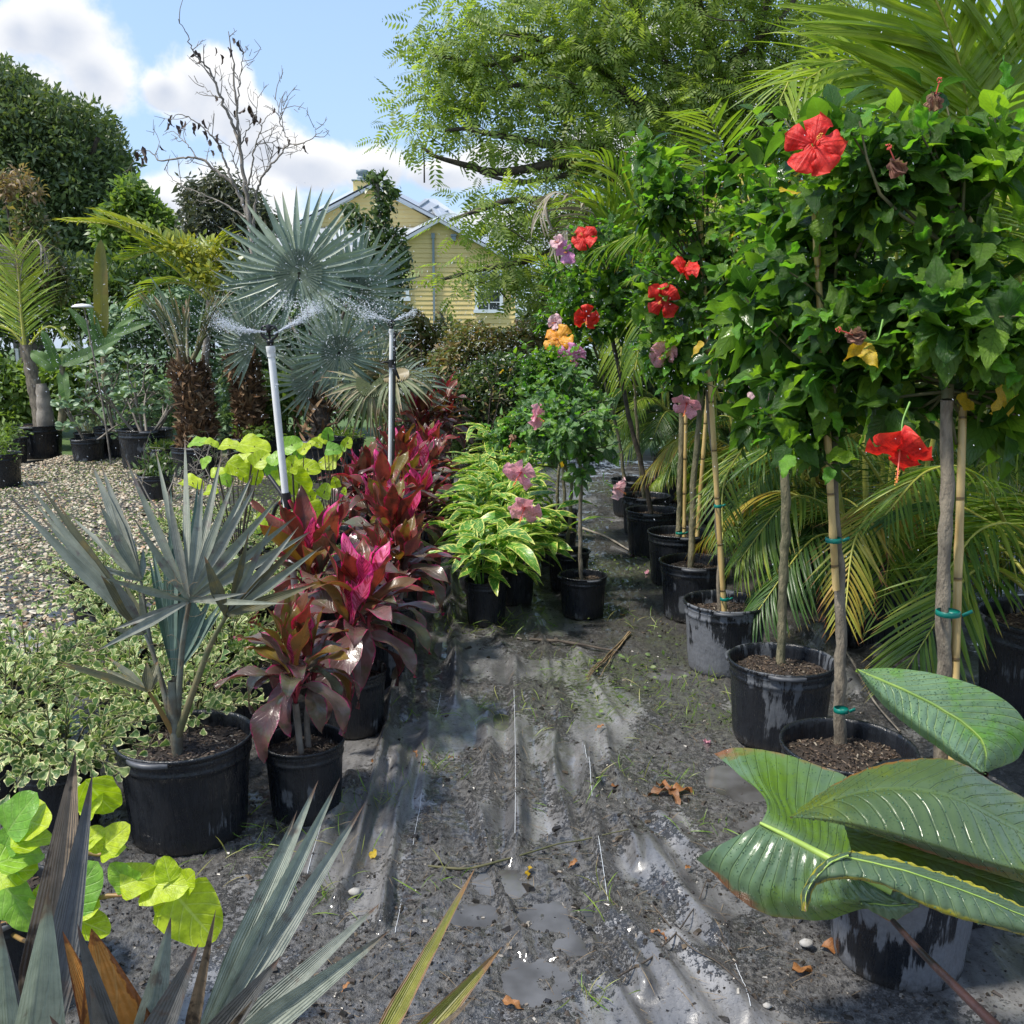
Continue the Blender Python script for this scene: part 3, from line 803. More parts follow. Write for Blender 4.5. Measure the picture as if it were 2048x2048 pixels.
    mk = smooth(nt, mth(nt, 'ADD', at, mth(nt, 'MULTIPLY', mth(nt, 'ADD', mth(nt, 'MULTIPLY', mth(nt, 'SUBTRACT', nl, 0.5), 0.5), mth(nt, 'SUBTRACT', nm, 0.5)), 1.7)), 0.25, 0.55)
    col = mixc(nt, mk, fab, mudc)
    col = mixc(nt, mth(nt, 'MULTIPLY', am, smooth(nt, nm, 0.42, 0.6)), col, (0.075, 0.095, 0.035))
    wet = noise(nt, tc, 3.2, 4, 0.6)
    rg = mth(nt, 'ADD', mth(nt, 'MULTIPLY', mk, 0.14), mth(nt, 'ADD', 0.08, mth(nt, 'MULTIPLY', wet, 0.4)))
    h = mth(nt, 'ADD', mth(nt, 'MULTIPLY', nm, mth(nt, 'ADD', 0.12, mk)), mth(nt, 'MULTIPLY', nl, mth(nt, 'MULTIPLY', mk, 0.5)))
    film = smooth(nt, noise(nt, tc, 5.5, 5, 0.7), 0.38, 0.6)
    principled(nt, out, base=col, rough=mth(nt, 'ADD', rg, 0.1), spec=0.6, coat=mth(nt, 'MULTIPLY', film, 0.9), coatr=0.09, normal=bump(nt, h, 1.0, 0.022))
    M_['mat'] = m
    # far ground
    m, nt, out = newmat('lawn and bare ground')
    tc = nd(nt, 'ShaderNodeTexCoord').outputs['Object']
    n1 = noise(nt, tc, 0.5, 5, 0.6)
    n2 = noise(nt, tc, 9, 4, 0.7)
    g1 = mixc(nt, smooth(nt, n2, 0.3, 0.7), (0.05, 0.10, 0.02), (0.10, 0.16, 0.04))
    g2 = mixc(nt, smooth(nt, n2, 0.3, 0.7), (0.10, 0.085, 0.06), (0.22, 0.2, 0.15))
    y = nd(nt, 'ShaderNodeSeparateXYZ', {0: tc}).outputs[1]
    f = mth(nt, 'ADD', smooth(nt, y, 13.0, 16.0), mth(nt, 'MULTIPLY', mth(nt, 'SUBTRACT', n1, 0.5), 1.8))
    principled(nt, out, base=mixc(nt, smooth(nt, f, 0.3, 0.7), g2, g1), rough=0.8, normal=bump(nt, n2, 0.8, 0.03))
    M_['ground'] = m


make_materials()
print('materials done')
# ---------------------------------------------------------------- ground
def PY(px, py, Y):
    r = ray(px, py)
    return np.array([0, 0, CAMH]) + r * (Y / r[1])


FOLDS = [  # (pixels on the ground, height, width)
    ([(790, 1395), (782, 1428), (739, 1621), (700, 1753), (673, 1811)], 0.024, 0.016),
    ([(826, 1540), (821, 1567), (793, 1648), (782, 1726), (770, 1803), (763, 1865)], 0.022, 0.013),
    ([(1028, 1320), (1030, 1416), (1036, 1560), (1037, 1691), (1030, 1720)], 0.02, 0.02),
    ([(1166, 1500), (1192, 1687), (1216, 1834), (1240, 1900), (1290, 1990)], 0.02, 0.02),
    ([(912, 1330), (911, 1408)], 0.02, 0.014),
    ([(882, 1660), (880, 1720), (884, 1800)], 0.015, 0.016),
    ([(1175, 1570), (1260, 1680), (1340, 1790)], 0.016, 0.03),
    ([(1225, 1560), (1330, 1650), (1400, 1720)], 0.016, 0.028),
    ([(1300, 1690), (1370, 1800), (1440, 1880)], 0.018, 0.03),
    ([(1250, 1850), (1330, 1950), (1400, 2040)], 0.02, 0.035),
    ([(1350, 1880), (1450, 1980), (1500, 2040)], 0.018, 0.03),
    ([(828, 1153), (822, 1230), (815, 1320), (800, 1400)], 0.02, 0.03),
    ([(893, 1100), (909, 1243), (909, 1352)], 0.022, 0.025),
    ([(980, 1500), (975, 1600), (968, 1660)], 0.012, 0.03),
    ([(1090, 1480), (1120, 1600), (1130, 1660)], 0.012, 0.03),
    ([(860, 1450), (850, 1540), (845, 1600)], 0.012, 0.025),
    ([(1560, 1240), (1700, 1330), (1800, 1400)], 0.03, 0.05),
    ([(1600, 1180), (1720, 1290), (1830, 1360)], 0.035, 0.05),
    ([(1490, 1130), (1600, 1250), (1720, 1400)], 0.03, 0.04),
    ([(700, 1560), (640, 1700), (600, 1780)], 0.015, 0.03),
]
FOLDS = [([G(*p)[:2] for p in pts], h, w) for pts, h, w in FOLDS]
_r = np.random.default_rng(44)
for _k in range(26):
    _x, _y = _r.uniform(-0.6, 0.75), _r.uniform(1.7, 6.5)
    _sl = _r.normal(-0.02, 0.06) - 0.12 * _x * (_x > 0.2)
    _n = int(_r.integers(4, 8))
    FOLDS.append(([(_x + _sl * j * 0.22 * 2 + _r.normal(0, 0.008), _y + j * 0.22) for j in range(_n)], _r.uniform(0.006, 0.013), _r.uniform(0.01, 0.024)))
PUDS = [((1010, 1765), 0.13, 0.10), ((1110, 1830), 0.16, 0.10), ((945, 1830), 0.10, 0.08), ((1075, 1960), 0.12, 0.12), ((1180, 1890), 0.13, .07),
        ((1490, 1560), 0.19, 0.2), ((1530, 1650), 0.13, 0.12), ((895, 1290), 0.09, 0.28), ((880, 1170), 0.1, 0.4), ((1000, 1440), 0.09, 0.12), ((1330, 1345), .15, .14), ((905,1040),.13,.5), ((1250, 1100), .16, .35)]
PUDS = [(G(*p)[:2], a, b) for p, a, b in PUDS]


def seg_dist(x, y, pts):
    d = np.full(x.shape, 9.0)
    for (ax, ay), (bx, by) in zip(pts[:-1], pts[1:]):
        vx, vy = bx - ax, by - ay
        t = np.clip(((x - ax) * vx + (y - ay) * vy) / (vx * vx + vy * vy), 0, 1)
        d = np.minimum(d, np.hypot(x - ax - t * vx, y - ay - t * vy))
    return d


def ground_z(x, y, want_mud=False):
    x = np.asarray(x, float)
    y = np.asarray(y, float)
    n1 = fbm(x * 1.4 + 5, y * 1.0 + 3, 4, 3)
    n2 = fbm(x * 5 + 1, y * 4, 4, 9)
    mud = (n1 - 0.5) * 3.2 + (n2 - 0.5) * 1.8 + 0.12 + 0.55 * sstep(y, 4.4, 6.2)
    mud = mud + 0.5 * sstep(x, 0.25, 0.9) + 0.7 * sstep(-x, 0.62, 0.95)
    mud = mud - 0.6 * np.exp(-((x + 0.02) / 0.32) ** 2 - ((y - 2.95) / 0.8) ** 2) - 0.6 * np.exp(-((x - 0.45) / 0.28) ** 2 - ((y - 2.35) / 0.8) ** 2) - 0.4 * np.exp(-((x + 0.42) / 0.1) ** 2 - ((y - 3.0) / 1.5) ** 2)
    mud = mud + 0.5 * np.exp(-((x - 0.0) / 0.6) ** 2 - ((y - 2.25) / 0.25) ** 2)
    mud = np.clip(mud, 0, 1)
    z = 0.018 * (fbm(x * 0.9, y * 0.7, 3, 21) - 0.5)
    fade = 1 - 0.45 * mud
    for pts, h, w in FOLDS:
        d = seg_dist(x, y, pts)
        wob = 0.6 + 0.8 * vnoise(x * 4, y * 4, 5)
        z = z + 2.5 * h * np.exp(-(d / (w * 1.25)) ** 2) * wob * fade
    # shallow wrinkles running away from the camera
    z = z + (1 - mud) * 0.014 * (fbm((x + 0.12 * y) * 11, y * 1.2, 3, 33) - 0.5) * 2
    near = sstep(-y, -9, -4)
    lum = fbm(x * 22, y * 22, 4, 41, 0.6)
    lum2 = fbm(x * 38, y * 30, 2, 61, 0.6)
    z = z + mud * (0.05 * np.abs(lum - 0.45) + 0.016 * np.abs(lum2 - 0.5)) * (0.4 + 1.0 * n2) + mud * 0.016 * (fbm(x * 7, y * 7, 3, 55) - 0.4)
    for (cx, cy), a, b in PUDS:
        e = ((x - cx) / a) ** 2 + ((y - cy) / b) ** 2
        z = z - 0.018 * (1 - sstep(e, 0.25, 1.0))
    # bare gravelly bank on the left
    z = z + 0.03 * sstep(-x, 1.6, 3.0)
    if want_mud:
        moss = sstep(fbm(x * 2.2 + 40, y * 2.2, 3, 77), 0.5, 0.66) * (sstep(x, -0.1, 0.3) * sstep(-x, -1.6, -0.9) * 0.9 * sstep(y, 3.0, 3.8) + sstep(-x, 0.8, 1.5) * sstep(y, 4, 6))
        return z, mud, moss
    return z


def gz(x, y):
    return float(ground_z(np.array([x]), np.array([y]))[0])


def build_ground():
    ext = 420
    v = [(-ext, -60, -0.06), (ext, -60, -0.06), (ext, ext, -0.06), (-ext, ext, -0.06)]
    obj('ground', mesh_from('ground', v, [[0, 1, 2, 3]], None, [MAT['ground']], False), kind='structure')
    xs = np.concatenate([np.linspace(-6.5, -1.5, 110)[:-1], np.linspace(-1.5, 1.5, 300)[:-1], np.linspace(1.5, 4.5, 90)])
    n = int(math.log(14 / 1.1) / 0.0048)
    ys = 1.1 * np.exp(np.linspace(0, math.log(14 / 1.1), n))
    X, Y = np.meshgrid(xs, ys)
    Z, mud, moss = ground_z(X, Y, True)
    edge = np.minimum(sstep(X, -6.5, -6.2), np.minimum(sstep(-X, -4.5, -4.2), np.minimum(sstep(-Y, -14, -13), sstep(Y, 1.1, 1.15))))
    Z = Z * edge - 0.09 * (1 - edge)
    q = gridq(len(ys), len(xs))
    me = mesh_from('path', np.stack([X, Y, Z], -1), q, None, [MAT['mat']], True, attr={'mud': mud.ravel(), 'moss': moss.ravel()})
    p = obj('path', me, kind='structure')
    # stitched white threads along the seams of the mat
    for i, pts in enumerate([[(1028, 1395), (1030, 1480), (1031, 1600), (1030, 1690)], [(1169, 1512), (1176, 1560), (1184, 1620)], [(1196, 1700), (1206, 1760), (1216, 1830)],
                             [(843, 1600), (832, 1655), (826, 1692)], [(802, 1810), (790, 1872)], [(882, 1385), (872, 1435)], [(645, 1660), (630, 1710), (615, 1762)],
                             [(1470, 1930), (1490, 1985), (1500, 2040)]]):
        c = catmull([G(*a) for a in pts], 26)
        c[:, 2] = ground_z(c[:, 0], c[:, 1]) + 0.002
        g = Geo()
        g.add(*tube(c, 0.0008, 4))
        obj('thread', g.mesh('thread', [MAT['white_trim']]), p)
    # puddles: level water showing where the mud is lower
    for (cx, cy), a, b in PUDS:
        th = np.linspace(0, 2 * np.pi, 28, endpoint=False)
        tt = np.linspace(0, 6.28, 40)
        zc = float(np.percentile(ground_z(cx + a * np.cos(tt), cy + b * np.sin(tt)), 15)) - 0.013
        rr = np.linspace(0.02, 1.0, 6)
        wob = 1 + 0.15 * np.sin(th * 3 + cx * 9) + 0.1 * np.sin(th * 5 + cy * 7)
        vv = np.stack([cx + rr[:, None] * (a * 0.95 * np.cos(th) * wob), cy + rr[:, None] * (b * 0.95 * np.sin(th) * wob), np.full((6, 28), zc + 0.004)], -1)
        obj('puddle', mesh_from('puddle', vv, gridq(6, 28, True), None, [MAT['puddle']]), kind='structure')


def pebbleT(seed=0, flat=0.6):
    r = np.random.default_rng(seed)
    v, q, u = box((0, 0, 0), (1, 1, 1))
    v = v * r.uniform(0.6, 1.1, v.shape)
    v[:, 2] *= flat
    v[4:, :2] *= 0.6
    return v, q, u


def scatter_stuff():
    # crumbs of mud and chips over the mat
    N = 34000
    y = 1.5 * np.exp(rng.uniform(0, 1, N) ** 1.0 * math.log(8 / 1.5))
    x = rng.uniform(-1, 1, N) * (0.56 * y + 0.1)
    z, mud, _ = ground_z(x, y, True)
    keep = (rng.uniform(0, 1, N) < 0.12 + 0.88 * mud) & (x < 1.7) & (x > -2.6)
    x, y, z = x[keep], y[keep], z[keep]
    n = len(x)
    s = rng.lognormal(-5.15, 0.55, n)
    d = rdir(n)
    d[:, 2] *= 0.25
    nn = rdir(n, 1.5)
    M = frames(np.c_[x, y, z + s * 0.1], d, nn, s * 0.75, s * rng.uniform(0.8, 2.2, n), s * 0.7)
    v, q, u = scatter(pebbleT(3), M)
    obj('mud_crumbs', mesh_from('mud_crumbs', v, q, u, [MAT['crumbs']], False), kind='stuff')
    # shell gravel on the left
    N = 26000
    x = rng.uniform(-6.4, -1.7, N)
    y = rng.uniform(4.4, 13.5, N)
    n1 = fbm(x * 0.8, y * 0.8, 3, 91)
    keep = (x < -2.1 - 0.16 * (y - 4.4) + 1.6 * (n1 - 0.5)) & (np.abs(x) < 0.85 * y) & (rng.uniform(size=N) < 0.35 + 1.6 * fbm(x * 2, y * 2, 3, 5))
    x, y = x[keep], y[keep]
    n = len(x)
    s = rng.uniform(0.016, 0.042, n)
    z = ground_z(x, y)
    M = frames(np.c_[x, y, z + s * 0.12], rdir(n) * [1, 1, 0.2], rdir(n, 1.6), s, s * rng.uniform(0.7, 1.3, n), s * 0.5)
    v, q, u = scatter(pebbleT(5), M)
    obj('shell_gravel', mesh_from('shell_gravel', v, q, u, [MAT['gravel']], False), kind='stuff')
    # creeping weeds over the gravel and between the rows
    N = 26000
    x = rng.uniform(-6, 2.0, N)
    y = rng.uniform(3.3, 13.5, N)
    n1 = fbm(x * 1.1 + 7, y * 1.1, 4, 17)
    _, _, moss = ground_z(x, y, True)
    left = (x < -1.6) & (n1 > 0.47 - 0.035 * (y - 6)) & (y > 5.0)
    mid = (moss > 0.5) & (rng.uniform(0, 1, N) < 0.5)
    keep = left | mid
    x, y = x[keep], y[keep]
    n = len(x)
    z = ground_z(x, y)
    T = leafT(0.55, 3, 2, 'round', 0.2, 0.5)
    M = frames(np.c_[x, y, z + rng.uniform(0.005, 0.03, n)], rdir(n) * [1, 1, 0.3] + [0, 0, 0.2], rdir(n, 1.2), rng.uniform(0.014, 0.034, n))
    v, q, u = scatter(T, M)
    obj('creeping_weeds', mesh_from('creeping_weeds', v, q, u, [MAT['moss']]), kind='stuff')
    # thin grass here and there
    T = leafT(0.035, 4, 1, 'blade', 0, 1.0)
    P, S = [], []
    spots = [((955, 1255), 70, .35), ((1000, 1240), 60, .3), ((930, 1215), 60, .3), ((1060, 1255), 50, .3), ((905, 1260), 40, .2), ((720, 1620), 22, .12), ((780, 1605), 22, .1), ((660, 1790), 28, .12),
             ((870, 1545), 30, .12), ((1265, 1555), 18, .1), ((1150, 1605), 20, .14), ((1070, 1430), 30, .3), ((1230, 1370), 40, .35), ((1330, 1420), 60, .3), ((1400, 1370), 50, .25),
             ((1420, 1660), 20, .1), ((1370, 1560), 22, .12), ((560, 1650), 40, .2), ((450, 1700), 40, .25), ((640, 1700), 20, .15), ((1650, 1180), 60, .5), ((1560, 1200), 50, .4), ((1190, 1990), 14, .08),
             ((1130, 1330), 35, .3), ((850, 1440), 25, .15), ((980, 1430), 25, .12), ((1290, 1250), 40, .3), ((1500, 1330), 40, .2), ((1480, 1460), 25, .15), ((880, 1780), 12, .08), ((1200, 1810), 14, .08)]
    for (p, k, r) in spots:
        c = G(*p)
        P.append(np.c_[c[0] + rng.normal(0, r * 0.45, k), c[1] + rng.normal(0, r * 0.45, k)])
        S.append(rng.uniform(0.03, 0.11, k))
    P = np.concatenate(P)
    S = np.concatenate(S)
    d = rdir(len(P)) * [1, 1, 0.1] + np.c_[np.zeros(len(P)), np.zeros(len(P)), rng.uniform(0.1, 1.3, len(P))]
    M = frames(np.c_[P, ground_z(P[:, 0], P[:, 1])], d, rdir(len(P), 0.6), S * 1.2, S)
    v, q, u = scatter(T, M)
    obj('thin_grass', mesh_from('thin_grass', v, q, u, [MAT['grass']]), kind='stuff')
    # short straw bits lying flat
    N = 2200
    y = 1.6 + rng.uniform(0, 1, N) ** 1.4 * 5
    x = rng.uniform(-1, 1, N) * 0.5 * y
    keep = (x > -0.5) & (x < 1.5)
    x, y = x[keep], y[keep]
    d = rdir(len(x)) * [1, 1, 0.06]
    ln = rng.uniform(0.02, 0.11, len(x))
    M = frames(np.c_[x, y, ground_z(x, y) + 0.004], d, [0, 0, 1], ln * 0.5, ln)
    v, q, u = scatter(leafT(0.03, 4, 1, 'strap', 0, 0.5), M)
    obj('straw_bits', mesh_from('straw_bits', v, q, u, [MAT['straw']]), kind='stuff')


def debris():
    sticks = [
        ([(856, 1741), (941, 1747), (1026, 1726), (1134, 1697), (1266, 1685)], 0.004, 'twig', 'long thin twig lying across the middle of the muddy path'),
        ([(1060, 1287), (1150, 1296), (1235, 1310)], 0.011, 'bark_dark', 'dark stick lying beyond the dry frond, in front of the small potted hibiscus'),
        ([(1235, 1982), (1297, 1950), (1350, 1893), (1395, 1820), (1412, 1770)], 0.003, 'bark_dark', 'curved thin dark twig on the mat left of the broad torn leaf'),
        ([(1308, 1819), (1370, 1916), (1435, 1958), (1500, 2010)], 0.0025, 'bark_dark', 'wiry black root lying on the mat nearest the bottom right pot'),
        ([(1632, 1249), (1690, 1330), (1745, 1413), (1800, 1470)], 0.008, 'bark_pale', 'long pale stick lying between the two big right hand pots'),
        ([(1166, 1062), (1215, 1080), (1275, 1112)], 0.012, 'bark_pale', 'grey stick on the mud beside the middle hibiscus pots'),
        ([(1560, 1175), (1640, 1190), (1740, 1200)], 0.012, 'bark_dark', 'dark stick lying in front of the big palm tubs'),
    ]
    for pts, r, mt, lab in sticks:
        c = catmull([G(*a) for a in pts], 22)
        zz = ground_z(c[:, 0], c[:, 1])
        zz = np.convolve(np.pad(zz, 4, 'edge'), np.ones(9) / 9, 'valid')
        c[:, 2] = zz + r + 0.006
        g = Geo()
        g.add(*tube(c - c[0], r * np.linspace(1, 0.5, 22), 6, knob=0.25))
        o = obj('stick', g.mesh('stick', [MAT[mt]]))
        o.location = c[0]
        tag(o, lab, 'stick', 'sticks and twigs on the ground')
    # dry frayed frond piece
    c0 = G(1259, 1271)
    g = Geo()
    for k in range(7):
        e = G(1181 + rng.uniform(-14, 30), 1372 - rng.uniform(0, 14))
        m = (c0 + e) / 2 + rng.normal(0, 0.012, 3)
        c = catmull([c0 + rng.normal(0, 0.006, 3), m, e], 10)
        c[:, 2] = ground_z(c[:, 0], c[:, 1]) + 0.008 + rng.uniform(0, 0.012)
        g.add(*tube(c - c0, 0.0035 * np.linspace(1.2, 0.4, 10), 5))
    o = obj('dry_frond_piece', g.mesh('dry_frond_piece', [MAT['straw']]))
    o.location = c0
    tag(o, 'frayed brown bundle of dry frond fibres lying on the muddy path', 'dry frond')
    Td = [mesh_from('fallen_leaf', *leafT(0.42, 8, 4, 'ovate', 0.5, 0.9, 0.5, seed=k), [MAT['dead_leaf']]) for k in range(3)]
    fl = [((827, 1540), .042, 'small curled brown leaf beside the pale leaf near the left pots', 0), ((848, 1553), .042, 'pale tan leaf lying just right of a curled brown leaf', 1), ((742, 1536), .045, 'brown leaf close to the foot of the second cordyline pot', 2),
          ((897, 1522), .04, 'brown leaf by a grass tuft in the middle of the path', 0), ((1208, 1470), .045, 'orange brown leaf on the clean mat above the long seam', 1), ((1221, 1587), .055, 'curled orange leaf left of the star shaped dead leaf', 2),
          ((1155, 1732), .04, 'bright orange scrap just below the long thin twig', 0), ((1320, 1887), .04, 'brown leaf on the wet mat at the lower right', 1), ((1004, 2016), .06, 'brown leaf at the very bottom edge of the path', 2), ((1371, 1749), .035, 'small orange leaf left of the torn broad leaf', 0),
          ((1319, 1889), .03, 'tiny brown leaf at the foot of the folds', 1), ((1583, 1954), .085, 'rust brown folded leaf in front of the bottom right pot', 2), ((1640, 1905), .10, 'large brown leaf against the bottom right pot', 0), ((700, 1980), .03, 'tan leaf among the dark crumbs at the bottom', 1),
          ((1240, 1235), .05, 'brown leaf beyond the frayed frond', 2), ((1390, 1255), .04, 'reddish leaf beside the grey mottled pot', 1)]
    for p, s, lab, k in fl:
        c = G(*p)
        M = frames([[0, 0, 0.008]], rdir(1) * [1, 1, 0.05], rdir(1, 2.5), s)
        o = obj('fallen_leaf', Td[k])
        o.matrix_world = Matrix.Translation((c[0], c[1], gz(c[0], c[1]) + 0.006)) @ Matrix(M[0].tolist())
        tag(o, lab, 'fallen leaf', 'dead leaves on the path')
    c = G(1341, 1590)
    r_ = thing('star_leaf', (c[0], c[1], gz(c[0], c[1]) + 0.012), 'star shaped orange brown dead leaf of four lobes on the mat', 'fallen leaf')
    for a in (2.0, 3.3, 4.9, 0.2):
        M = frames([[0, 0, 0]], [math.cos(a), math.sin(a), 0.15], [0, 0, 1], 0.075 + 0.03 * rng.random(), 0.105)
        obj('lobe', Td[1], r_, M[0])
    for p, s, lab in [((709, 1790), .026, 'round pale pebble beside the black fold of the mat'), ((1612, 1901), .024, 'small white broken shell left of the large brown leaf'), ((1534, 2020), .014, 'tiny white stone at the bottom of the path'), ((866, 1627), .007, 'tiny black clod on the clean strip of mat')]:
        c = G(*p)
        T = lathe([(0.02, -.8), (.6, -.6), (.95, -.1), (.85, .4), (.4, .75), (0.02, .82)], 9)
        v = T[0] * (1 + 0.2 * rng.uniform(-1, 1, T[0].shape)) * s * [0.8, 0.65, 0.5]
        o = obj('pebble', mesh_from('pebble', v, T[1], T[2], [MAT['conc'] if s > .01 else MAT['black']]))
        o.location = (c[0], c[1], gz(c[0], c[1]) + s * 0.5)
        tag(o, lab, 'stone')
    # fallen flower petals
    pm = [mesh_from('petal', *leafT(0.8, 6, 4, 'petal', 0.2, 1.2, 0.5, seed=4), [MAT[k]]) for k in ('pink', 'yellow_leaf')]
    for p, s, k, lab in [((1415, 1493), .045, 0, 'fallen pink petal on the mud beside the mottled pot'), ((753, 1712), .035, 1, 'yellow crumpled bud on the path near the pebble'), ((1062, 1749), .04, 1, 'yellow crumpled bud lying below the thin twig'),
                         ((1262, 1112), .06, 0, 'fallen pink flower on the ground by the grey stick'), ((1295, 1150), .05, 0, 'faded pink petal near the third hibiscus pot')]:
        c = G(*p)
        M = frames([[0, 0, 0.01]], rdir(1) * [1, 1, .1], rdir(1, 1.5), s)
        o = obj('fallen_petal', pm[k])
        o.matrix_world = Matrix.Translation((c[0], c[1], gz(c[0], c[1]) + 0.008)) @ Matrix(M[0].tolist())
        tag(o, lab, 'petal')


# ---------------------------------------------------------------- yellow house
def house():
    Y0 = 38.0
    b = PY(878, 690, Y0)
    hs = thing('house', (b[0], Y0, 0), 'pale yellow clapboard house with grey metal roofs seen past the palms', 'house')
    B = np.array([b[0], Y0, 0.0])

    def P(px, py, Y):
        return PY(px, py, Y) - B

    def plate(name, poly, Y, th, mat, par=None):
        pts = [P(px, py, Y) for px, py in poly]
        g = Geo()
        y0 = pts[0][1]
        g.add(*prism([(p[0], p[2]) for p in pts], y0, y0 + th))
        return obj(name, g.mesh(name, [MAT[mat]], False), par or hs)

    def siding(x0, x1, zb, apexx, apexz, slope, Y, ztop=None):
        pitch = 0.178
        k = 0
        z = zb
        top = ztop or apexz
        while z < top - 0.03:
            z1 = min(z + pitch, top)
            xa = max(x0, apexx - (apexz - z) / slope)
            xb = min(x1, apexx + (apexz - z) / slope)
            xa1 = max(x0, apexx - (apexz - z1) / slope)
            xb1 = min(x1, apexx + (apexz - z1) / slope)
            if xb - xa < 0.1:
                break
            v = np.array([[xa, -0.035, z], [xb, -0.035, z], [xb1, -0.006, z1 + 0.01], [xa1, -0.006, z1 + 0.01], [xa, 0.02, z], [xb, 0.02, z], [xb1, 0.02, z1 + 0.01], [xa1, 0.02, z1 + 0.01]]) + np.array([0, Y - Y0, 0])
            q = np.array([[0, 1, 2, 3], [4, 7, 6, 5], [0, 4, 5, 1], [3, 2, 6, 7], [0, 3, 7, 4], [1, 5, 6, 2]])
            obj('board', mesh_from('board', v, q, None, [MAT['siding']], False), hs)
            z = z1
            k += 1
    ap = P(878, 446, Y0)
    rt = P(1036, 600, Y0)
    lf = P(716, 600, Y0)
    slope = 0.55
    zb = P(878, 665, Y0)[2]
    siding(lf[0], rt[0], zb, ap[0], ap[2], slope, Y0)
    # backing walls
    plate('wall', [(716, 730), (1036, 730), (1036, 533), (878, 446), (716, 533)], Y0 + 0.03, 0.2, 'siding')
    # foundation
    g = Geo()
    g.add(*box(((lf[0] + rt[0]) / 2, 0.1, zb / 2), (rt[0] - lf[0], 0.22, zb)))
    obj('foundation', g.mesh('foundation', [MAT['conc']], False), hs)
    # side wall running back
    g = Geo()
    g.add(*box((rt[0] - 0.1, 5, (zb + ap[2] - 1.7) / 2 + 0.4), (0.2, 9.6, ap[2] - zb - 1.2)))
    obj('side_wall', g.mesh('side_wall', [MAT['siding']], False), hs)

    def rake(px0, py0, px1, py1, Y, wpx, name='fascia', mat='grey_trim', th=0.35):
        a, c = P(px0, py0, Y), P(px1, py1, Y)
        w = wpx * Y / FPX
        g = Geo()
        g.add(*prism([(a[0], a[2]), (c[0], c[2]), (c[0], c[2] + w), (a[0], a[2] + w)], a[1] - th, a[1] + 0.05))
        obj(name, g.mesh(name, [MAT[mat]], False), hs)
    rake(878, 446, 1012, 519, Y0, 8)
    rake(700, 544, 878, 446, Y0, 8)

    def slab(name, pts, th=0.12, mat='metal_roof', seams=0):
        p = [P(*a) for a in pts]
        v = np.array(p + [a - [0, 0, th] for a in p])
        q = [[0, 1, 2, 3], [7, 6, 5, 4], [0, 4, 5, 1], [1, 5, 6, 2], [2, 6, 7, 3], [3, 7, 4, 0]]
        r_ = obj(name, mesh_from(name, v, q, None, [MAT[mat]], False), hs)
        for k in range(seams):
            f = (k + 0.5) / seams
            a = p[0] + (p[1] - p[0]) * f
            c = p[3] + (p[2] - p[3]) * f
            g = Geo()
            g.add(*tube([a + [0, -0.01, 0.03], c + [0, -0.01, 0.03]], 0.035, 4))
            obj('seam', g.mesh('seam', [MAT['grey_trim']], False), r_)
        return r_
    # roof of the front wing: two slopes running back from the gable
    slab('roof', [(1014, 513, Y0 - 0.4), (1022, 500, Y0 + 9), (884, 430, Y0 + 9), (878, 437, Y0 - 0.4)])
    slab('roof', [(878, 437, Y0 - 0.4), (872, 430, Y0 + 9), (722, 500, Y0 + 9), (700, 536, Y0 - 0.4)])
    # taller gable behind
    Y1 = Y0 + 4.5
    a1 = P(747, 376, Y1)
    l1 = P(600, 450, Y1)
    r1 = P(890, 450, Y1)
    siding(l1[0], r1[0], P(747, 462, Y1)[2], a1[0], a1[2], 0.53, Y1)
    plate('wall', [(600, 730), (890, 730), (890, 452), (747, 376), (600, 454)], Y1 + 0.03, 0.2, 'siding')
    rake(747, 375, 900, 456, Y1, 8)
    rake(590, 458, 747, 375, Y1, 8)
    slab('roof', [(905, 452, Y1 - 0.4), (905, 440, Y1 + 6), (752, 360, Y1 + 6), (747, 367, Y1 - 0.4)])
    slab('roof', [(747, 367, Y1 - 0.4), (740, 360, Y1 + 6), (590, 440, Y1 + 6), (586, 451, Y1 - 0.4)])
    # low roof band under the tall gable
    slab('lower_roof', [(640, 484, Y0 + 1.6), (850, 484, Y0 + 1.6), (850, 455, Y1 - 0.1), (640, 455, Y1 - 0.1)], seams=8)
    # great metal roof on the right
    slab('metal_roof', [(1100, 560, Y0 + 2.5), (905, 470, Y0 + 2.5), (850, 397, Y0 + 8), (870, 397, Y0 + 8)], seams=0)
    r0, r1_ = P(850, 397, Y0 + 7), P(1060, 512, Y0 + 7)
    e0, e1 = P(806, 430, Y0 + 5.2), P(960, 520, Y0 + 5.2)
    v = np.array([e0, e1, r1_, r0])
    v = np.vstack([v, v - [0, 0, 0.15]])
    mr = obj('metal_roof', mesh_from('metal_roof', v, [[0, 1, 2, 3], [7, 6, 5, 4], [0, 4, 5, 1], [1, 5, 6, 2], [2, 6, 7, 3], [3, 7, 4, 0]], None, [MAT['metal_roof']], False), hs)
    for k in range(11):
        f = (k + 0.4) / 11
        a = r0 + (r1_ - r0) * f + [0, -0.03, 0.02]
        c = e0 + (e1 - e0) * f + [0, -0.03, 0.02]
        g = Geo()
        g.add(*tube([a, c], 0.035, 4))
        obj('seam', g.mesh('seam', [MAT['chim']], False), mr)
    # chimney
    c = P(725, 378, Y1 + 2)
    g = Geo()
    g.add(*box((c[0], c[1], c[2] - 0.3), (0.72, 0.7, 1.2)))
    ch = obj('chimney', g.mesh('chimney', [MAT['siding']], False), hs)
    g = Geo()
    g.add(*box((c[0], c[1], c[2] + 0.33), (0.84, 0.82, 0.07)))
    g.add(*lathe([(0.01, 0.34), (0.24, 0.36), (0.24, 0.5), (0.20, 0.52), (0.20, 0.62), (0.27, 0.66), (0.27, 0.8), (0.01, 0.82)], 16, (c[0], c[1], c[2])))
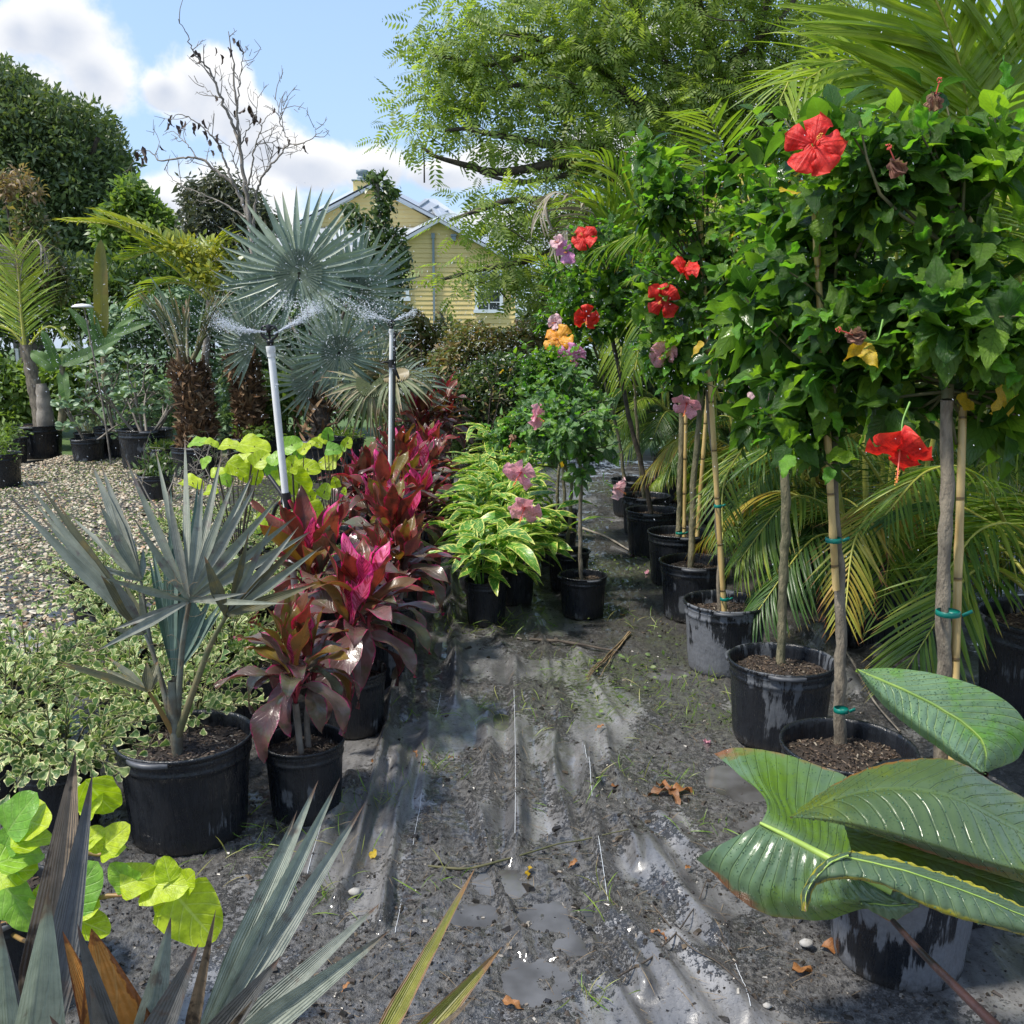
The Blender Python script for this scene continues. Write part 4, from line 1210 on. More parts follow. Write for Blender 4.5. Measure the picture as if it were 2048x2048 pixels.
    obj('chimney_cap', g.mesh('chimney_cap', [MAT['chim']], True), ch)
    # right window
    def window(px0, px1, py0, py1, cols, rows, arch=False):
        a, c = P(px0, py1, Y0), P(px1, py0, Y0)
        w, h = c[0] - a[0], c[2] - a[2]
        cx = (a[0] + c[0]) / 2
        g = Geo()
        t = 0.13
        if arch:
            R0 = w / 2
            zc = c[2] - R0
            ths = np.linspace(0, np.pi, 15)
            for k in range(14):
                p = []
                for rr, th in ((R0 - t, ths[k]), (R0, ths[k]), (R0, ths[k + 1]), (R0 - t, ths[k + 1])):
                    p.append((cx + rr * math.cos(th), zc + rr * math.sin(th)))
                g.add(*prism(p, -0.12, -0.04))
            g.add(*box((a[0] + t / 2, -0.08, (a[2] + zc) / 2), (t, 0.08, zc - a[2])))
            g.add(*box((c[0] - t / 2, -0.08, (a[2] + zc) / 2), (t, 0.08, zc - a[2])))
        else:
            g.add(*box((a[0] + t / 2, -0.08, a[2] + h / 2), (t, 0.08, h)))
            g.add(*box((c[0] - t / 2, -0.08, a[2] + h / 2), (t, 0.08, h)))
            g.add(*box((cx, -0.081, c[2] - t / 2), (w, 0.08, t)))
        g.add(*box((cx, -0.09, a[2] + t / 2), (w + 0.1, 0.1, t)))
        f = obj('window', g.mesh('window', [MAT['white_trim']], False), hs)
        g = Geo()
        if arch:
            poly = [(a[0] + t, a[2] + t), (c[0] - t, a[2] + t), (c[0] - t, zc)] + [(cx + (R0 - t) * math.cos(th), zc + (R0 - t) * math.sin(th)) for th in ths[1:-1]] + [(a[0] + t, zc)]
            g.add(*prism(poly, -0.055, -0.045))
        else:
            g.add(*box((cx, -0.05, a[2] + h / 2), (w - 2 * t, 0.012, h - 2 * t)))
        obj('pane', g.mesh('pane', [MAT['glass']], False), f)
        g = Geo()
        for k in range(1, cols):
            g.add(*box((a[0] + w * k / cols, -0.072, a[2] + h * (0.42 if arch else 0.5)), (0.03, 0.03, (h * .75 if arch else h) - 2 * t)))
        for k in range(1, rows):
            g.add(*box((cx, -0.074, a[2] + h * k / rows), (w - 2 * t, 0.03, 0.05 if k * 2 == rows else 0.03)))
        obj('glazing_bars', g.mesh('glazing_bars', [MAT['white_trim']], False), f)
    window(950, 1006, 540, 626, 2, 4)
    window(766, 818, 545, 602, 3, 3, True)
    c = P(1034, 600, Y0)
    g = Geo()
    g.add(*box((c[0] + 0.02, -0.06, (zb + P(0, 528, Y0)[2]) / 2), (0.17, 0.14, P(0, 528, Y0)[2] - zb)))
    obj('corner_trim', g.mesh('corner_trim', [MAT['white_trim']], False), hs)
    c = P(868, 560, Y0)
    top = P(868, 475, Y0)[2]
    g = Geo()
    g.add(*box((c[0], -0.11, (zb + top) / 2), (0.085, 0.09, top - zb)))
    g.add(*box((c[0], -0.11, top + 0.05), (0.13, 0.12, 0.2)))
    obj('conduit', g.mesh('conduit', [MAT['chim']], False), hs)
    c = P(908, 477, Y0)
    g = Geo()
    g.add(*box((c[0], -0.17, c[2] - 0.03), (0.17, 0.2, 0.16)))
    g.add(*box((c[0], -0.15, c[2] + 0.1), (0.22, 0.26, 0.07)))
    obj('lamp', g.mesh('lamp', [MAT['chim']], False), hs)
    # porch on the far right, its shade put in as a dark wall colour
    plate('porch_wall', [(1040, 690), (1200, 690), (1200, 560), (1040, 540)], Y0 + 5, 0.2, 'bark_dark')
    plate('porch_frame', [(1062, 612), (1086, 612), (1086, 608), (1062, 608)], Y0 + 4.7, 0.1, 'white_trim')
    plate('porch_post', [(1083, 650), (1087, 650), (1087, 608), (1083, 608)], Y0 + 4.6, 0.1, 'white_trim')


# ---------------------------------------------------------------- generic foliage
def clumpT(k=8, spread=0.8, w=0.5, prof='ovate', seed=0, nl=2, curl=0.4, nw=1):
    """a clump of k small leaves in a unit ball"""
    r = np.random.default_rng(seed)
    T = leafT(w, nl, nw, prof, 0.25, curl)
    p = norm(r.normal(size=(k, 3))) * (r.uniform(0.1, 1, (k, 1)) ** 0.6) * spread
    d = norm(p + r.normal(size=(k, 3)) * 0.5)
    n = norm(r.normal(size=(k, 3)) * 0.6 + [0, 0, 1])
    return scatter(T, frames(p * 0.6, d, n, r.uniform(0.45, 0.8, k)))


def sprayT(pairs=9, ll=0.26, w=0.3, droop=0.3, curl=0.5):
    """feathery compound leaf, unit length"""
    s = np.linspace(0.06, 1, pairs)
    T = leafT(w, 2, 1, 'lance', 0, 0.3)
    g = Geo()
    y = s
    z = -curl * 0.5 * s ** 2
    for sg in (-1, 1):
        d = np.stack([np.full(pairs, sg * 0.95), np.full(pairs, 0.45), np.full(pairs, -droop)], -1)
        le = ll * np.sin(np.pi * (0.15 + 0.8 * s)) ** 0.7
        g.add(*scatter(T, frames(np.c_[np.zeros(pairs), y, z], d, [0, 0, 1], le)))
    return g.arr()


def blob_pts(blobs, n, shell=0.55, r=None):
    """blobs: centre xyz, radii xyz, weight"""
    r = r or rng
    w = np.array([b[2] if len(b) > 2 else b[1][0] * b[1][2] for b in blobs], float)
    w = w / w.sum()
    idx = r.choice(len(blobs), n, p=w)
    C = np.array([b[0] for b in blobs])[idx]
    Rr = np.array([b[1] for b in blobs])[idx]
    u = norm(r.normal(size=(n, 3)))
    rad = (r.uniform(shell ** 3, 1, (n, 1))) ** (1 / 3)
    f = 1 + 0.22 * (vnoise(u[:, 0] * 3 + idx * 7, u[:, 2] * 3 + u[:, 1] * 2, 8) - 0.5)[:, None] * 2
    return C + u * rad * Rr * f, u


def pxblob(px, py, rx, ry, Y, ryd=None, w=None):
    c = PY(px, py, Y)
    k = Y / FPX
    b = (c, (rx * k, (ryd if ryd else (rx + ry) / 2 * k), ry * k))
    return b + ((w,) if w else (rx * ry,))


def crown(root, base, blobs, n, T, size, mat, name='crown', up=0.3, outw=1.0, shell=0.55, jit=0.4, flat=0.0, seed=1):
    r = np.random.default_rng(seed)
    p, u = blob_pts(blobs, n, shell, r)
    d = norm(u * outw + rdir(n, 0, r) * 0.7 + [0, 0, up])
    nn = norm(rdir(n, 1.2, r) + u * 0.5 + [0, 0, flat])
    s = size * r.uniform(1 - jit, 1 + jit, n)
    v, q, uu = scatter(T, frames(p - np.asarray(base), d, nn, s))
    return obj(name, mesh_from(name, v, q, uu, [MAT[mat]]), root, kind='stuff')


def branches(root, base, lines, mat, name='trunk', ns=7):
    for k, (pts, r0, r1) in enumerate(lines):
        n = max(8, 4 * len(pts))
        c = catmull(pts, n) - np.asarray(base)
        g = Geo()
        g.add(*tube(c, np.linspace(r0, r1, n), ns, knob=0.06))
        obj(name if k == 0 else 'limb', g.mesh('limb', [MAT[mat]]), root)


def grow(start, d, L, r, depth, out, tips, rr, bend=0.25, split=3, shrink=0.68, grav=0.0):
    p = [np.array(start, float)]
    n = 5
    d = norm(np.array(d, float))
    for k in range(n):
        d = norm(d + rr.normal(size=3) * bend * 0.5 + [0, 0, grav])
        p.append(p[-1] + d * L / n)
    out.append((np.array(p), r, r * 0.6))
    if depth == 0:
        tips.append((p[-1], d))
        return
    for k in range(split):
        f = rr.uniform(0.45, 1.0)
        i = int(f * n)
        nd_ = norm(d + rr.normal(size=3) * 0.62)
        grow(p[i], nd_, L * shrink * rr.uniform(0.75, 1.15), r * 0.58, depth - 1, out, tips, rr, bend, split, shrink, grav)
# ---------------------------------------------------------------- pots
POTC = {}


def pot_parts(root, D, H, style='pot', fill=0.80, handles=True, at=(0, 0, 0), name='pot', tilt=0.0):
    key = (round(D, 3), round(H, 3), style, fill)
    if key not in POTC:
        Rr = D / 2
        z = lambda f: f * H
        prof = [(0.001, 0.004), (Rr * 0.80, 0.0), (Rr * 0.83, 0.008), (Rr * 0.835, 0.02)]
        fl = [0, 0, 0.0, 0.014]
        for f in np.linspace(0.1, 0.62, 8):
            prof.append((Rr * (0.835 + 0.115 * f), z(f)))
            fl.append(0.014)
        for f, rad, a in [(0.70, 0.918, 0.004), (0.76, 0.93, 0), (0.80, 0.94, 0), (0.815, 0.962, 0), (0.84, 0.962, 0), (0.852, 0.948, 0), (0.90, 0.955, 0), (0.915, 0.97, 0), (0.93, 0.955, 0),
                          (0.955, 0.96, 0), (0.962, 1.0, 0), (0.985, 1.005, 0), (1.0, 0.995, 0), (0.998, 0.965, 0), (0.97, 0.945, 0), (0.9, 0.935, 0), (0.8, 0.92, 0), (0.6, 0.89, 0)]:
            prof.append((Rr * rad, z(f)))
            fl.append(a)
        T = lathe(prof, 64, flute=np.array(fl))
        v = T[0]
        th = np.arctan2(v[:, 1], v[:, 0])
        v[:, 0] *= 1 + 0.008 * np.sin(th * 2 + D * 40)
        v[:, 1] *= 1 - 0.008 * np.sin(th * 2 + D * 40)
        pm = mesh_from('pot', v, T[1], T[2], [MAT[style]])
        # soil disc
        rs = np.linspace(0.02, 0.925, 12) * Rr
        ths = np.linspace(0, 2 * np.pi, 40, endpoint=False)
        X = rs[:, None] * np.cos(ths)
        Y = rs[:, None] * np.sin(ths)
        Z = fill * H + 0.03 * (fbm(X * 9 + D * 50, Y * 9, 3, 5) - 0.5) + 0.022 * (fbm(X * 45, Y * 45, 3, 6) - 0.5)
        sm = mesh_from('soil', np.stack([X, Y, Z], -1), gridq(12, 40, True), None, [MAT['soil']])
        # bark chips
        n = int(900 * (D / 0.43) ** 2)
        a = rng.uniform(0, 6.283, n)
        rr = np.sqrt(rng.uniform(0, 1, n)) * Rr * 0.9
        x, y = rr * np.cos(a), rr * np.sin(a)
        zz = fill * H + 0.03 * (fbm(x * 9 + D * 50, y * 9, 3, 5) - 0.5) + 0.006
        s = rng.uniform(0.004, 0.012, n)
        M = frames(np.c_[x, y, zz], rdir(n) * [1, 1, 0.35], rdir(n, 1), s * 0.7, s * rng.uniform(0.9, 2.2, n), s * 0.35)
        cv, cq, cu = scatter(pebbleT(2), M)
        cm = mesh_from('bark_mulch', cv, cq, cu, [MAT['chips']], False)
        g = Geo()
        T = leafT(0.5, 6, 4, 'round', 0.0, 0.5)
        hv = []
        for k, th in enumerate(np.linspace(-0.34, 0.34, 9)):
            rin, rout = Rr * 0.99, Rr * (0.99 + 0.075 * math.cos(th / 0.34 * 1.45))
            for rad, zz_ in ((rin, 0.985), (rout, 0.975), (rout, 0.94), (rin, 0.93)):
                hv.append((rad * math.cos(th), rad * math.sin(th), zz_ * H))
        hm = mesh_from('handle', hv, gridq(9, 4, True), None, [MAT['handle']])
        POTC[key] = (pm, sm, cm, hm)
    pm, sm, cm, hm = POTC[key]
    M = Matrix.Translation([float(c) for c in at]) @ Matrix.Rotation(rng.uniform(0, 6.28), 4, 'Z') @ Matrix.Diagonal((rng.uniform(0.97, 1.01), rng.uniform(0.98, 1.03), rng.uniform(0.97, 1.03), 1))
    p = obj(name, pm, root)
    p.matrix_local = M
    s = obj('soil', sm, root)
    s.matrix_local = M
    c = obj('bark_mulch', cm, s, kind='stuff')
    if handles:
        a0 = -math.pi / 2 - M.to_euler().z + rng.uniform(-0.5, 0.5)
        for k in (0, math.pi / 2 * (1 if rng.random() < .5 else -1) * 1.2):
            h = obj('handle', hm, p)
            h.matrix_local = Matrix.Rotation(a0 + k, 4, 'Z')
    return fill * H


# ---------------------------------------------------------------- flowers
FLC = {}


def flower(root, pos, face, size, col, openness=1.0, stamen=True, roll=0.0, label=None):
    """five ruffled petals; face = direction the flower looks"""
    if col not in FLC:
        FLC[col] = [mesh_from('petal', *leafT(0.92, 10, 8, 'petal', -0.12, c * 0.55, 0.22, seed=k, cup=0.3), [MAT[col]]) for k, c in enumerate((1.0, 1.5, 2.0))]
    f = norm(np.array(face, float))
    a = norm(np.cross(f, [0.1, 0.2, 0.97]))
    b = np.cross(f, a)
    pos = np.array(pos, float)
    # tubular calyx as the flower's own mesh
    g = Geo()
    g.add(*tube([pos - f * size * 0.5, pos - f * size * 0.3, pos - f * size * 0.05, pos + f * size * 0.04], [size * 0.05, size * 0.11, size * 0.14, size * 0.07], 8))
    fo = obj('flower', g.mesh('flower', [MAT['calyx']]), root, label=label)
    for k in range(5):
        th = k * 2 * math.pi / 5 + roll + rng.uniform(-0.1, 0.1)
        out = a * math.cos(th) + b * math.sin(th)
        d = norm(out * openness + f * (1.15 - 0.75 * openness))
        M = frames([pos], d + rng.normal(size=3) * 0.1, f - out * 0.2 + rng.normal(size=3) * 0.22, size * rng.uniform(1.0, 1.2))
        obj('petal', FLC[col][int(rng.integers(3))], fo, M[0])
    if stamen:
        g = Geo()
        e = pos + f * size * 1.05 + np.array([0, 0, -0.12]) * size
        g.add(*tube([pos, pos + f * size * 0.6, e], [size * 0.035, size * 0.022, size * 0.018], 6))
        obj('stamen', g.mesh('stamen', [MAT['stamen']]), fo)
        n = 34
        t = rng.uniform(0.55, 1.05, n)[:, None]
        pp = pos + (e - pos) * t + rdir(n) * size * 0.06
        v, q, u = scatter(pebbleT(1, 1.0), frames(pp, rdir(n), rdir(n), size * 0.035))
        obj('anthers', mesh_from('anthers', v, q, u, [MAT['anther']]), fo, kind='stuff')
    return fo


def wilted(root, pos, d, size):
    pos = np.array(pos, float)
    d = norm(np.array(d, float))
    if 'wilt' not in FLC:
        FLC['wilt'] = [mesh_from('petal', *leafT(0.5, 8, 4, 'lance', 1.6, 0.3, 0.5, twist=1.5, seed=k), [MAT['wilt']]) for k in range(2)]
    g = Geo()
    g.add(*tube([pos - d * size * 0.35, pos, pos + d * size * 0.1], [size * 0.06, size * 0.16, size * 0.1], 7))
    fo = obj('wilted_flower', g.mesh('wilted_flower', [MAT['calyx']]), root, label='closed withered flower')
    for k in range(4):
        M = frames([pos], d + rdir(1)[0] * 0.16, rdir(1), size * 1.1)
        obj('petal', FLC['wilt'][k % 2], fo, M[0])
    g = Geo()
    e = pos + d * size * 1.7
    g.add(*tube([pos + d * size * 0.8, e], [size * 0.04, size * 0.03], 5))
    v, q, u = scatter(pebbleT(1, 1.0), frames(e + rdir(18) * size * 0.14, rdir(18), rdir(18), size * 0.06))
    g.add(v, q, u)
    obj('stamen', g.mesh('stamen', [MAT['stamen']]), fo)


# ---------------------------------------------------------------- hibiscus standards
HIBM = {}


def hib_meshes(mat):
    if mat not in HIBM:
        HIBM[mat] = [mesh_from('leaf', *leafT(0.64, 27, 4, 'ovate', f, c, w * 0.5, serr=0.15, nserr=9, seed=k), [MAT[mat]]) for k, (f, c, w) in enumerate([(0.2, 0.2, 0.3), (0.3, 0.4, 0.45), (0.1, 0.1, 0.5), (0.25, 0.6, 0.35)])]
    return HIBM[mat]


LOW_HIB = leafT(0.62, 4, 2, 'ovate', 0.3, 0.7)


def tape(g, c, r):
    g.add(*lathe([(r * .9, -0.008), (r * 0.98, -0.007), (r * 0.99, 0.0), (r * 0.97, 0.007), (r * .9, 0.008)], 14, c))
    v, q, u = box((c[0] + r * 1.25, c[1] - r * 0.75, c[2] + 0.006), (r * 0.9, 0.002, 0.010), [[0.9, 0, -0.42], [0, 1, 0], [0.42, 0, 0.9]])
    g.add(v, q, u)


def hibiscus(rim, potD, potH, style, trunks, crown_c, crown_r, ncl, leafs, label, group, stakes=(), mat='hib', per=8, flowers=(), yellow=4, fill=0.82, young=0.18, taps=(), maxobj=300, extra=(), tr=(0.017, 0.012), barkm='bark_green', seed=0):
    """rim: (px, py, t) of the rim centre; crown in metres (world)"""
    rr = np.random.default_rng(seed + 50)
    c = W(*rim)
    base = np.array([c[0], c[1], gz(c[0], c[1])])
    root = thing('potted_hibiscus', base, label, 'hibiscus', group)
    pot_parts(root, potD, potH, style, fill)
    cc = np.array(crown_c) - base
    cr = np.array(crown_r)
    tip = None
    for k, tp in enumerate(trunks):
        pts = [np.array(p) - base for p in tp]
        n = 26
        cv = catmull(pts, n)
        cv[:, :2] += 0.006 * rr.normal(size=(n, 2)).cumsum(0) * 0.4
        g = Geo()
        g.add(*tube(cv, np.linspace(tr[0], tr[1], n), 10, knob=0.13))
        obj('trunk', g.mesh('trunk', [MAT[barkm]]), root)
        tip = cv[-1]
    # twigs ending in leaf rosettes
    bl = [(cc, cr * 0.72, 3.0)]
    for k in range(8):
        uu = norm(rr.normal(size=3))
        f_ = rr.uniform(0.32, 0.5)
        bl.append((cc + uu * cr * 0.8, (cr[0] * f_, cr[1] * f_, cr[0] * f_), 0.55))
    for (a_, b_, c_, d_) in extra:
        bl.append((PY(a_, b_, c_) - base, (d_, d_, d_), 1.6 * d_ / cr[0]))
    P, U = blob_pts(bl, ncl, 0.35, rr)
    U = norm(U + (P - cc) / cr * 0.8)
    U = norm(U + [0, 0, 0.25])
    g = Geo()
    core0 = tip.copy()
    for k in range(ncl):
        h = np.clip((P[k][2] - tip[2]) * 0.55, -0.05, cr[2] * 1.1)
        st = np.array([tip[0] + (cc[0] - tip[0]) * 0.5, tip[1] + (cc[1] - tip[1]) * 0.5, tip[2] + max(h, 0.02)])
        if k % 3 == 0 or ncl < 60:
            m = (st + P[k]) / 2 + rr.normal(size=3) * 0.03
            g.add(*tube([st, m, P[k]], [0.006, 0.0045, 0.0025], 5, 6))
    g.add(*tube([tip, tip * 0.5 + (cc + [0, 0, cr[2] * 0.3]) * 0.5, cc + [0, 0, cr[2] * 0.6]], [tr[1], tr[1] * 0.75, 0.004], 7, 10))
    obj('branches', g.mesh('branches', [MAT['twig']]), root)
    pos, d, nn, sz = [], [], [], []
    for k in range(ncl):
        a0 = rr.uniform(0, 6.28)
        ax = U[k]
        s1 = norm(np.cross(ax, [0.3, 0.1, 0.9]))
        s2 = np.cross(ax, s1)
        for j in range(per):
            th = a0 + j * 2.4
            o = s1 * math.cos(th) + s2 * math.sin(th)
            open_ = 0.35 + 0.9 * (j / per)
            dd = ax * (1.15 - open_) + o * open_ + rr.normal(size=3) * 0.18
            dd[2] -= 0.28 * open_
            pos.append(P[k] - ax * 0.018 * j * (leafs / 0.08) + o * 0.012)
            d.append(dd)
            nn.append(ax * 0.7 + np.array([-0.2, -0.15, 1.0]) - o * 0.1 + rr.normal(size=3) * 0.25)
            sz.append(leafs * 1.45 * (0.5 + 0.55 * (j / per)) * rr.uniform(0.8, 1.2))
    pos, d, nn, sz = map(np.array, (pos, d, nn, sz))
    M = frames(pos, d, nn, sz)
    ny = int(len(M) * young)
    perm = rr.permutation(len(M))
    # youngest (first in each rosette) are lighter
    first = (np.arange(len(M)) % per == 0)
    yi = np.where(first & (rr.uniform(size=len(M)) < young * per))[0]
    yset = set(yi.tolist())
    rest = np.array([i for i in range(len(M)) if i not in yset])
    dist = np.linalg.norm(pos + base - np.array([0, 0, CAMH]), axis=1)
    # leaves deep inside or behind: stuff
    near_y = yi[np.argsort(dist[yi])][: maxobj // 5]
    ym = hib_meshes('hib_young')
    for i in near_y:
        obj('leaf', ym[int(rr.integers(len(ym)))], root, M[i])
    tm = hib_meshes(mat)
    o = rest[np.argsort(dist[rest])]
    no = maxobj - len(near_y)
    for i in o[:no]:
        obj('leaf', tm[int(rr.integers(len(tm)))], root, M[i])
    far = o[no:]
    if len(far):
        v, q, u = scatter(LOW_HIB, M[far])
        obj('foliage', mesh_from('foliage', v, q, u, [MAT[mat]]), root, kind='stuff')
    # a few yellow leaves low in the crown
    ylm = hib_meshes('yellow_leaf')
    for k in range((yellow + 1) // 2):
        u = rdir(1, -0.4, rr)[0]
        u[1] = -abs(u[1])
        obj('leaf', ylm[k % 4], root, frames([cc + u * cr * 0.8], rdir(1, -0.8, rr), rdir(1, 0.5, rr) + [0, -0.8, 0], leafs * 0.8)[0], label='yellowed leaf')
    for a, b, r_ in stakes:
        a, b = np.array(a) - base, np.array(b) - base
        n = 34
        cv = a + (b - a) * np.linspace(0, 1, n)[:, None]
        rad = r_ * (1 + 0.18 * ((np.arange(n) % 8) == 5)) * np.linspace(1.05, 0.9, n)
        g = Geo()
        g.add(*tube(cv, rad, 9))
        obj('bamboo_stake', g.mesh('bamboo_stake', [MAT['bamboo']]), root)
    for p, r_ in taps:
        g = Geo()
        tape(g, np.array(p) - base, r_)
        obj('tie', g.mesh('tie', [MAT['tape']]), root)
    for (p, face, size, col, opn, lb) in flowers:
        pl = np.array(p) - base
        fb = pl - norm(np.array(face, float)) * size * (0.45 if col != 'wilt' else 0.3)
        tc_ = fb + (cc - fb) * 0.14 + [0, 0, 0.03]
        gp = Geo()
        gp.add(*tube([fb, fb - norm(np.array(face, float)) * size * 0.5 + [0, 0, 0.01], tc_], [0.0022, 0.0022, 0.003], 6, 10))
        obj('flower_stalk', gp.mesh('flower_stalk', [MAT['calyx']]), root)
        if col == 'wilt':
            wilted(root, pl, face, size)
        else:
            flower(root, np.array(p) - base, face, size, col, opn, roll=rr.uniform(0, 6), label=lb)
    return root


# ---------------------------------------------------------------- cordyline
CORD = {}


def cord_meshes():
    if not CORD:
        for mname in ('cord_dark', 'cord_red', 'cord_pink', 'cord_olive'):
            CORD[mname] = {}
            for kind, fold, curl in (('up', 0.35, 0.12), ('arch', 0.3, 0.9), ('droop', 0.2, 1.9)):
                CORD[mname][kind] = [mesh_from('leaf', *leafT(0.29, 14, 6, 'cordy', fold * s, curl * s, 0.22, seed=k, twist=0.25 * (k - 0.5)), [MAT[mname]]) for k, s in enumerate((1.0, 1.25))]
    return CORD


def cordyline(x, y, D, H, label, size=0.36, heads=3, seed=0, dark=0.0, pot=True, style='pot', stemh=0.12, spread=0.05, pinkness=1.0, lean=(0, 0)):
    rr = np.random.default_rng(seed + 900)
    root = thing('potted_cordyline', (x, y, gz(x, y)), label, 'cordyline', 'red cordylines in a row along the left of the path')
    z0 = pot_parts(root, D, H, style, 0.85, handles=False)
    C_ = cord_meshes()
    for h in range(heads):
        a = rr.uniform(0, 6.28) + h * 2.1
        b = np.array([spread * math.cos(a) * D * 2, spread * math.sin(a) * D * 2, z0 - 0.01])
        hh = stemh * rr.uniform(0.7, 1.5) + 0.03 * h
        top = b + np.array([math.cos(a) * 0.03 + lean[0], math.sin(a) * 0.03 + lean[1], hh])
        g = Geo()
        g.add(*tube([b, (b + top) / 2 + rr.normal(size=3) * 0.008, top], [0.012, 0.011, 0.012], 8, 9, knob=0.12))
        obj('stem', g.mesh('stem', [MAT['bark_pale']]), root)
        nl = int(rr.integers(13, 18))
        for j in range(nl):
            bronze = dark < 0 and rr.random() < 0.6
            f = j / (nl - 1)           # 0 = innermost
            th = j * 2.4 + a
            el = 1.48 - 1.4 * f ** 1.1 + rr.normal() * 0.08
            o = np.array([math.cos(th), math.sin(th), 0])
            d = o * math.cos(el) + np.array([0, 0, math.sin(el)])
            kind = 'up' if f < 0.42 else ('arch' if f < 0.72 else 'droop')
            r_ = rr.random()
            if f < 0.26:
                mt = 'cord_pink' if r_ < 0.42 * pinkness else ('cord_red' if r_ < 0.85 else 'cord_olive')
            elif f < 0.52:
                mt = 'cord_red' if r_ < 0.5 - dark * 0.3 else ('cord_olive' if r_ < 0.68 - dark * 0.2 else 'cord_dark')
            else:
                mt = 'cord_dark' if r_ < 0.92 else ('cord_olive' if r_ < 0.96 else 'cord_pink')
            if bronze and f > 0.12:
                mt = 'cord_olive' if f < 0.6 else 'cord_dark'
            L = size * (0.75 + 0.3 * f) * rr.uniform(0.85, 1.12) * (0.7 if f < 0.12 else 1)
            pz = top + np.array([0, 0, 0.04 + 0.10 * (1 - f) * (size / 0.36)])
            nvec = np.array([0, 0, 1.0]) * math.cos(el) - o * math.sin(el)
            M = frames([pz + o * 0.004], d, nvec + rr.normal(size=3) * 0.15, L)
            obj('leaf', C_[mt][kind][int(rr.integers(2))], root, M[0])
        g = Geo()
        for j in range(9):
            th = rr.uniform(0, 6.28)
            o = np.array([math.cos(th), math.sin(th), 0])
            p = top + np.array([0, 0, 0.06])
            g.add(*tube([top, p + o * 0.02, p + o * 0.05 + [0, 0, 0.04]], [0.006, 0.004, 0.004], 5, 6))
        obj('leaf_stalks', g.mesh('leaf_stalks', [MAT['red_stalk']]), root)
    return root


# ---------------------------------------------------------------- ginger
GIN = []


def ginger(x, y, D, H, label, nst=13, size=0.24, height=0.42, seed=0, spreadr=0.3, pot=True):
    rr = np.random.default_rng(seed + 300)
    if not GIN:
        GIN.extend(mesh_from('leaf', *leafT(0.25, 10, 4, 'lance', f, c, 0.1, seed=k), [MAT['ginger']]) for k, (f, c) in enumerate([(0.3, 0.5), (0.25, 1.0), (0.4, 1.4), (0.15, 0.8)]))
    root = thing('potted_ginger', (x, y, gz(x, y)), label, 'ginger plant', 'variegated ginger plants in a row right of the path')
    z0 = pot_parts(root, D, H, 'pot', 0.85, handles=False)
    for s in range(nst):
        a = s * 2.4 + rr.uniform(-0.4, 0.4)
        ln = rr.uniform(0.15, 1.0)
        top = np.array([math.cos(a) * spreadr * ln, math.sin(a) * spreadr * ln, z0 + height * rr.uniform(0.65, 1.1) * (1 - 0.25 * ln)])
        b = np.array([math.cos(a) * D * 0.25, math.sin(a) * D * 0.25, z0 - 0.01])
        c = catmull([b, b * 0.6 + top * 0.4 + [0, 0, 0.08], top], 12)
        g = Geo()
        g.add(*tube(c, np.linspace(0.006, 0.003, 12), 6))
        obj('stem', g.mesh('stem', [MAT['calyx']]), root)
        k = int(rr.integers(7, 10))
        for j in range(k):
            f = 0.3 + 0.7 * j / (k - 1)
            i = min(int(f * 11), 10)
            th = a + (1.57 if j % 2 else -1.57) * rr.uniform(0.5, 1.1)
            if j == k - 1:
                th = a
            d = np.array([math.cos(th), math.sin(th), rr.uniform(0.15, 0.75)])
            M = frames([c[i]], d, np.array([0, 0, 1]) + rr.normal(size=3) * 0.25, size * rr.uniform(0.75, 1.15))
            obj('leaf', GIN[int(rr.integers(4))], root, M[0])
    return root


# ---------------------------------------------------------------- variegated ficus
FIC = []
LOW_FIC = leafT(0.85, 4, 2, 'tri', 0.35, 0.3)


def ficus(x, y, label, D=0.27, H=0.24, n=330, r=0.27, h=0.34, seed=0, leafs=0.042):
    rr = np.random.default_rng(seed + 600)
    if not FIC:
        FIC.extend(mesh_from('leaf', *leafT(0.9, 7, 4, 'tri', f, c, 0.15, seed=k), [MAT['ficus']]) for k, (f, c) in enumerate([(0.35, 0.2), (0.7, 0.4), (0.2, 0.5)]))
    base = np.array([x, y, gz(x, y)])
    root = thing('potted_variegated_ficus', base, label, 'ficus', 'low variegated ficus bushes on the left')
    z0 = pot_parts(root, D, H, 'pot', 0.85, handles=False)
    pos, d, nn = [], [], []
    g = Geo()
    nb = n // 11
    for k in range(nb):
        a = k * 2.4
        ln = math.sqrt(rr.uniform(0.02, 1))
        top = np.array([math.cos(a) * r * ln, math.sin(a) * r * ln, z0 + h * rr.uniform(0.55, 1.1) * (1 - 0.5 * ln ** 2)])
        b = np.array([math.cos(a) * D * 0.2, math.sin(a) * D * 0.2, z0])
        c = catmull([b, b * 0.5 + top * 0.5 + [0, 0, 0.05], top], 12)
        g.add(*tube(c, np.linspace(0.004, 0.0018, 12), 5))
        for j in range(11):
            i = 4 + int(7 * j / 10)
            t = norm(c[i] - c[i - 1])
            o = norm(np.cross(t, rr.normal(size=3)))
            pos.append(c[i] + o * 0.006)
            dd = o * (0.9 - 0.4 * j / 10) + t * (0.4 + 0.5 * j / 10)
            d.append(dd)
            nn.append(t + np.array([0, 0, 0.5]) - o * 0.2)
    obj('twigs', g.mesh('twigs', [MAT['twig']]), root)
    pos, d, nn = map(np.array, (pos, d, nn))
    M = frames(pos, d, nn, leafs * rr.uniform(0.65, 1.15, len(pos)))
    leaves(root, base, FIC, LOW_FIC, M, MAT['ficus'], maxobj=290)
    return root


# ---------------------------------------------------------------- palms
BLADES = {}


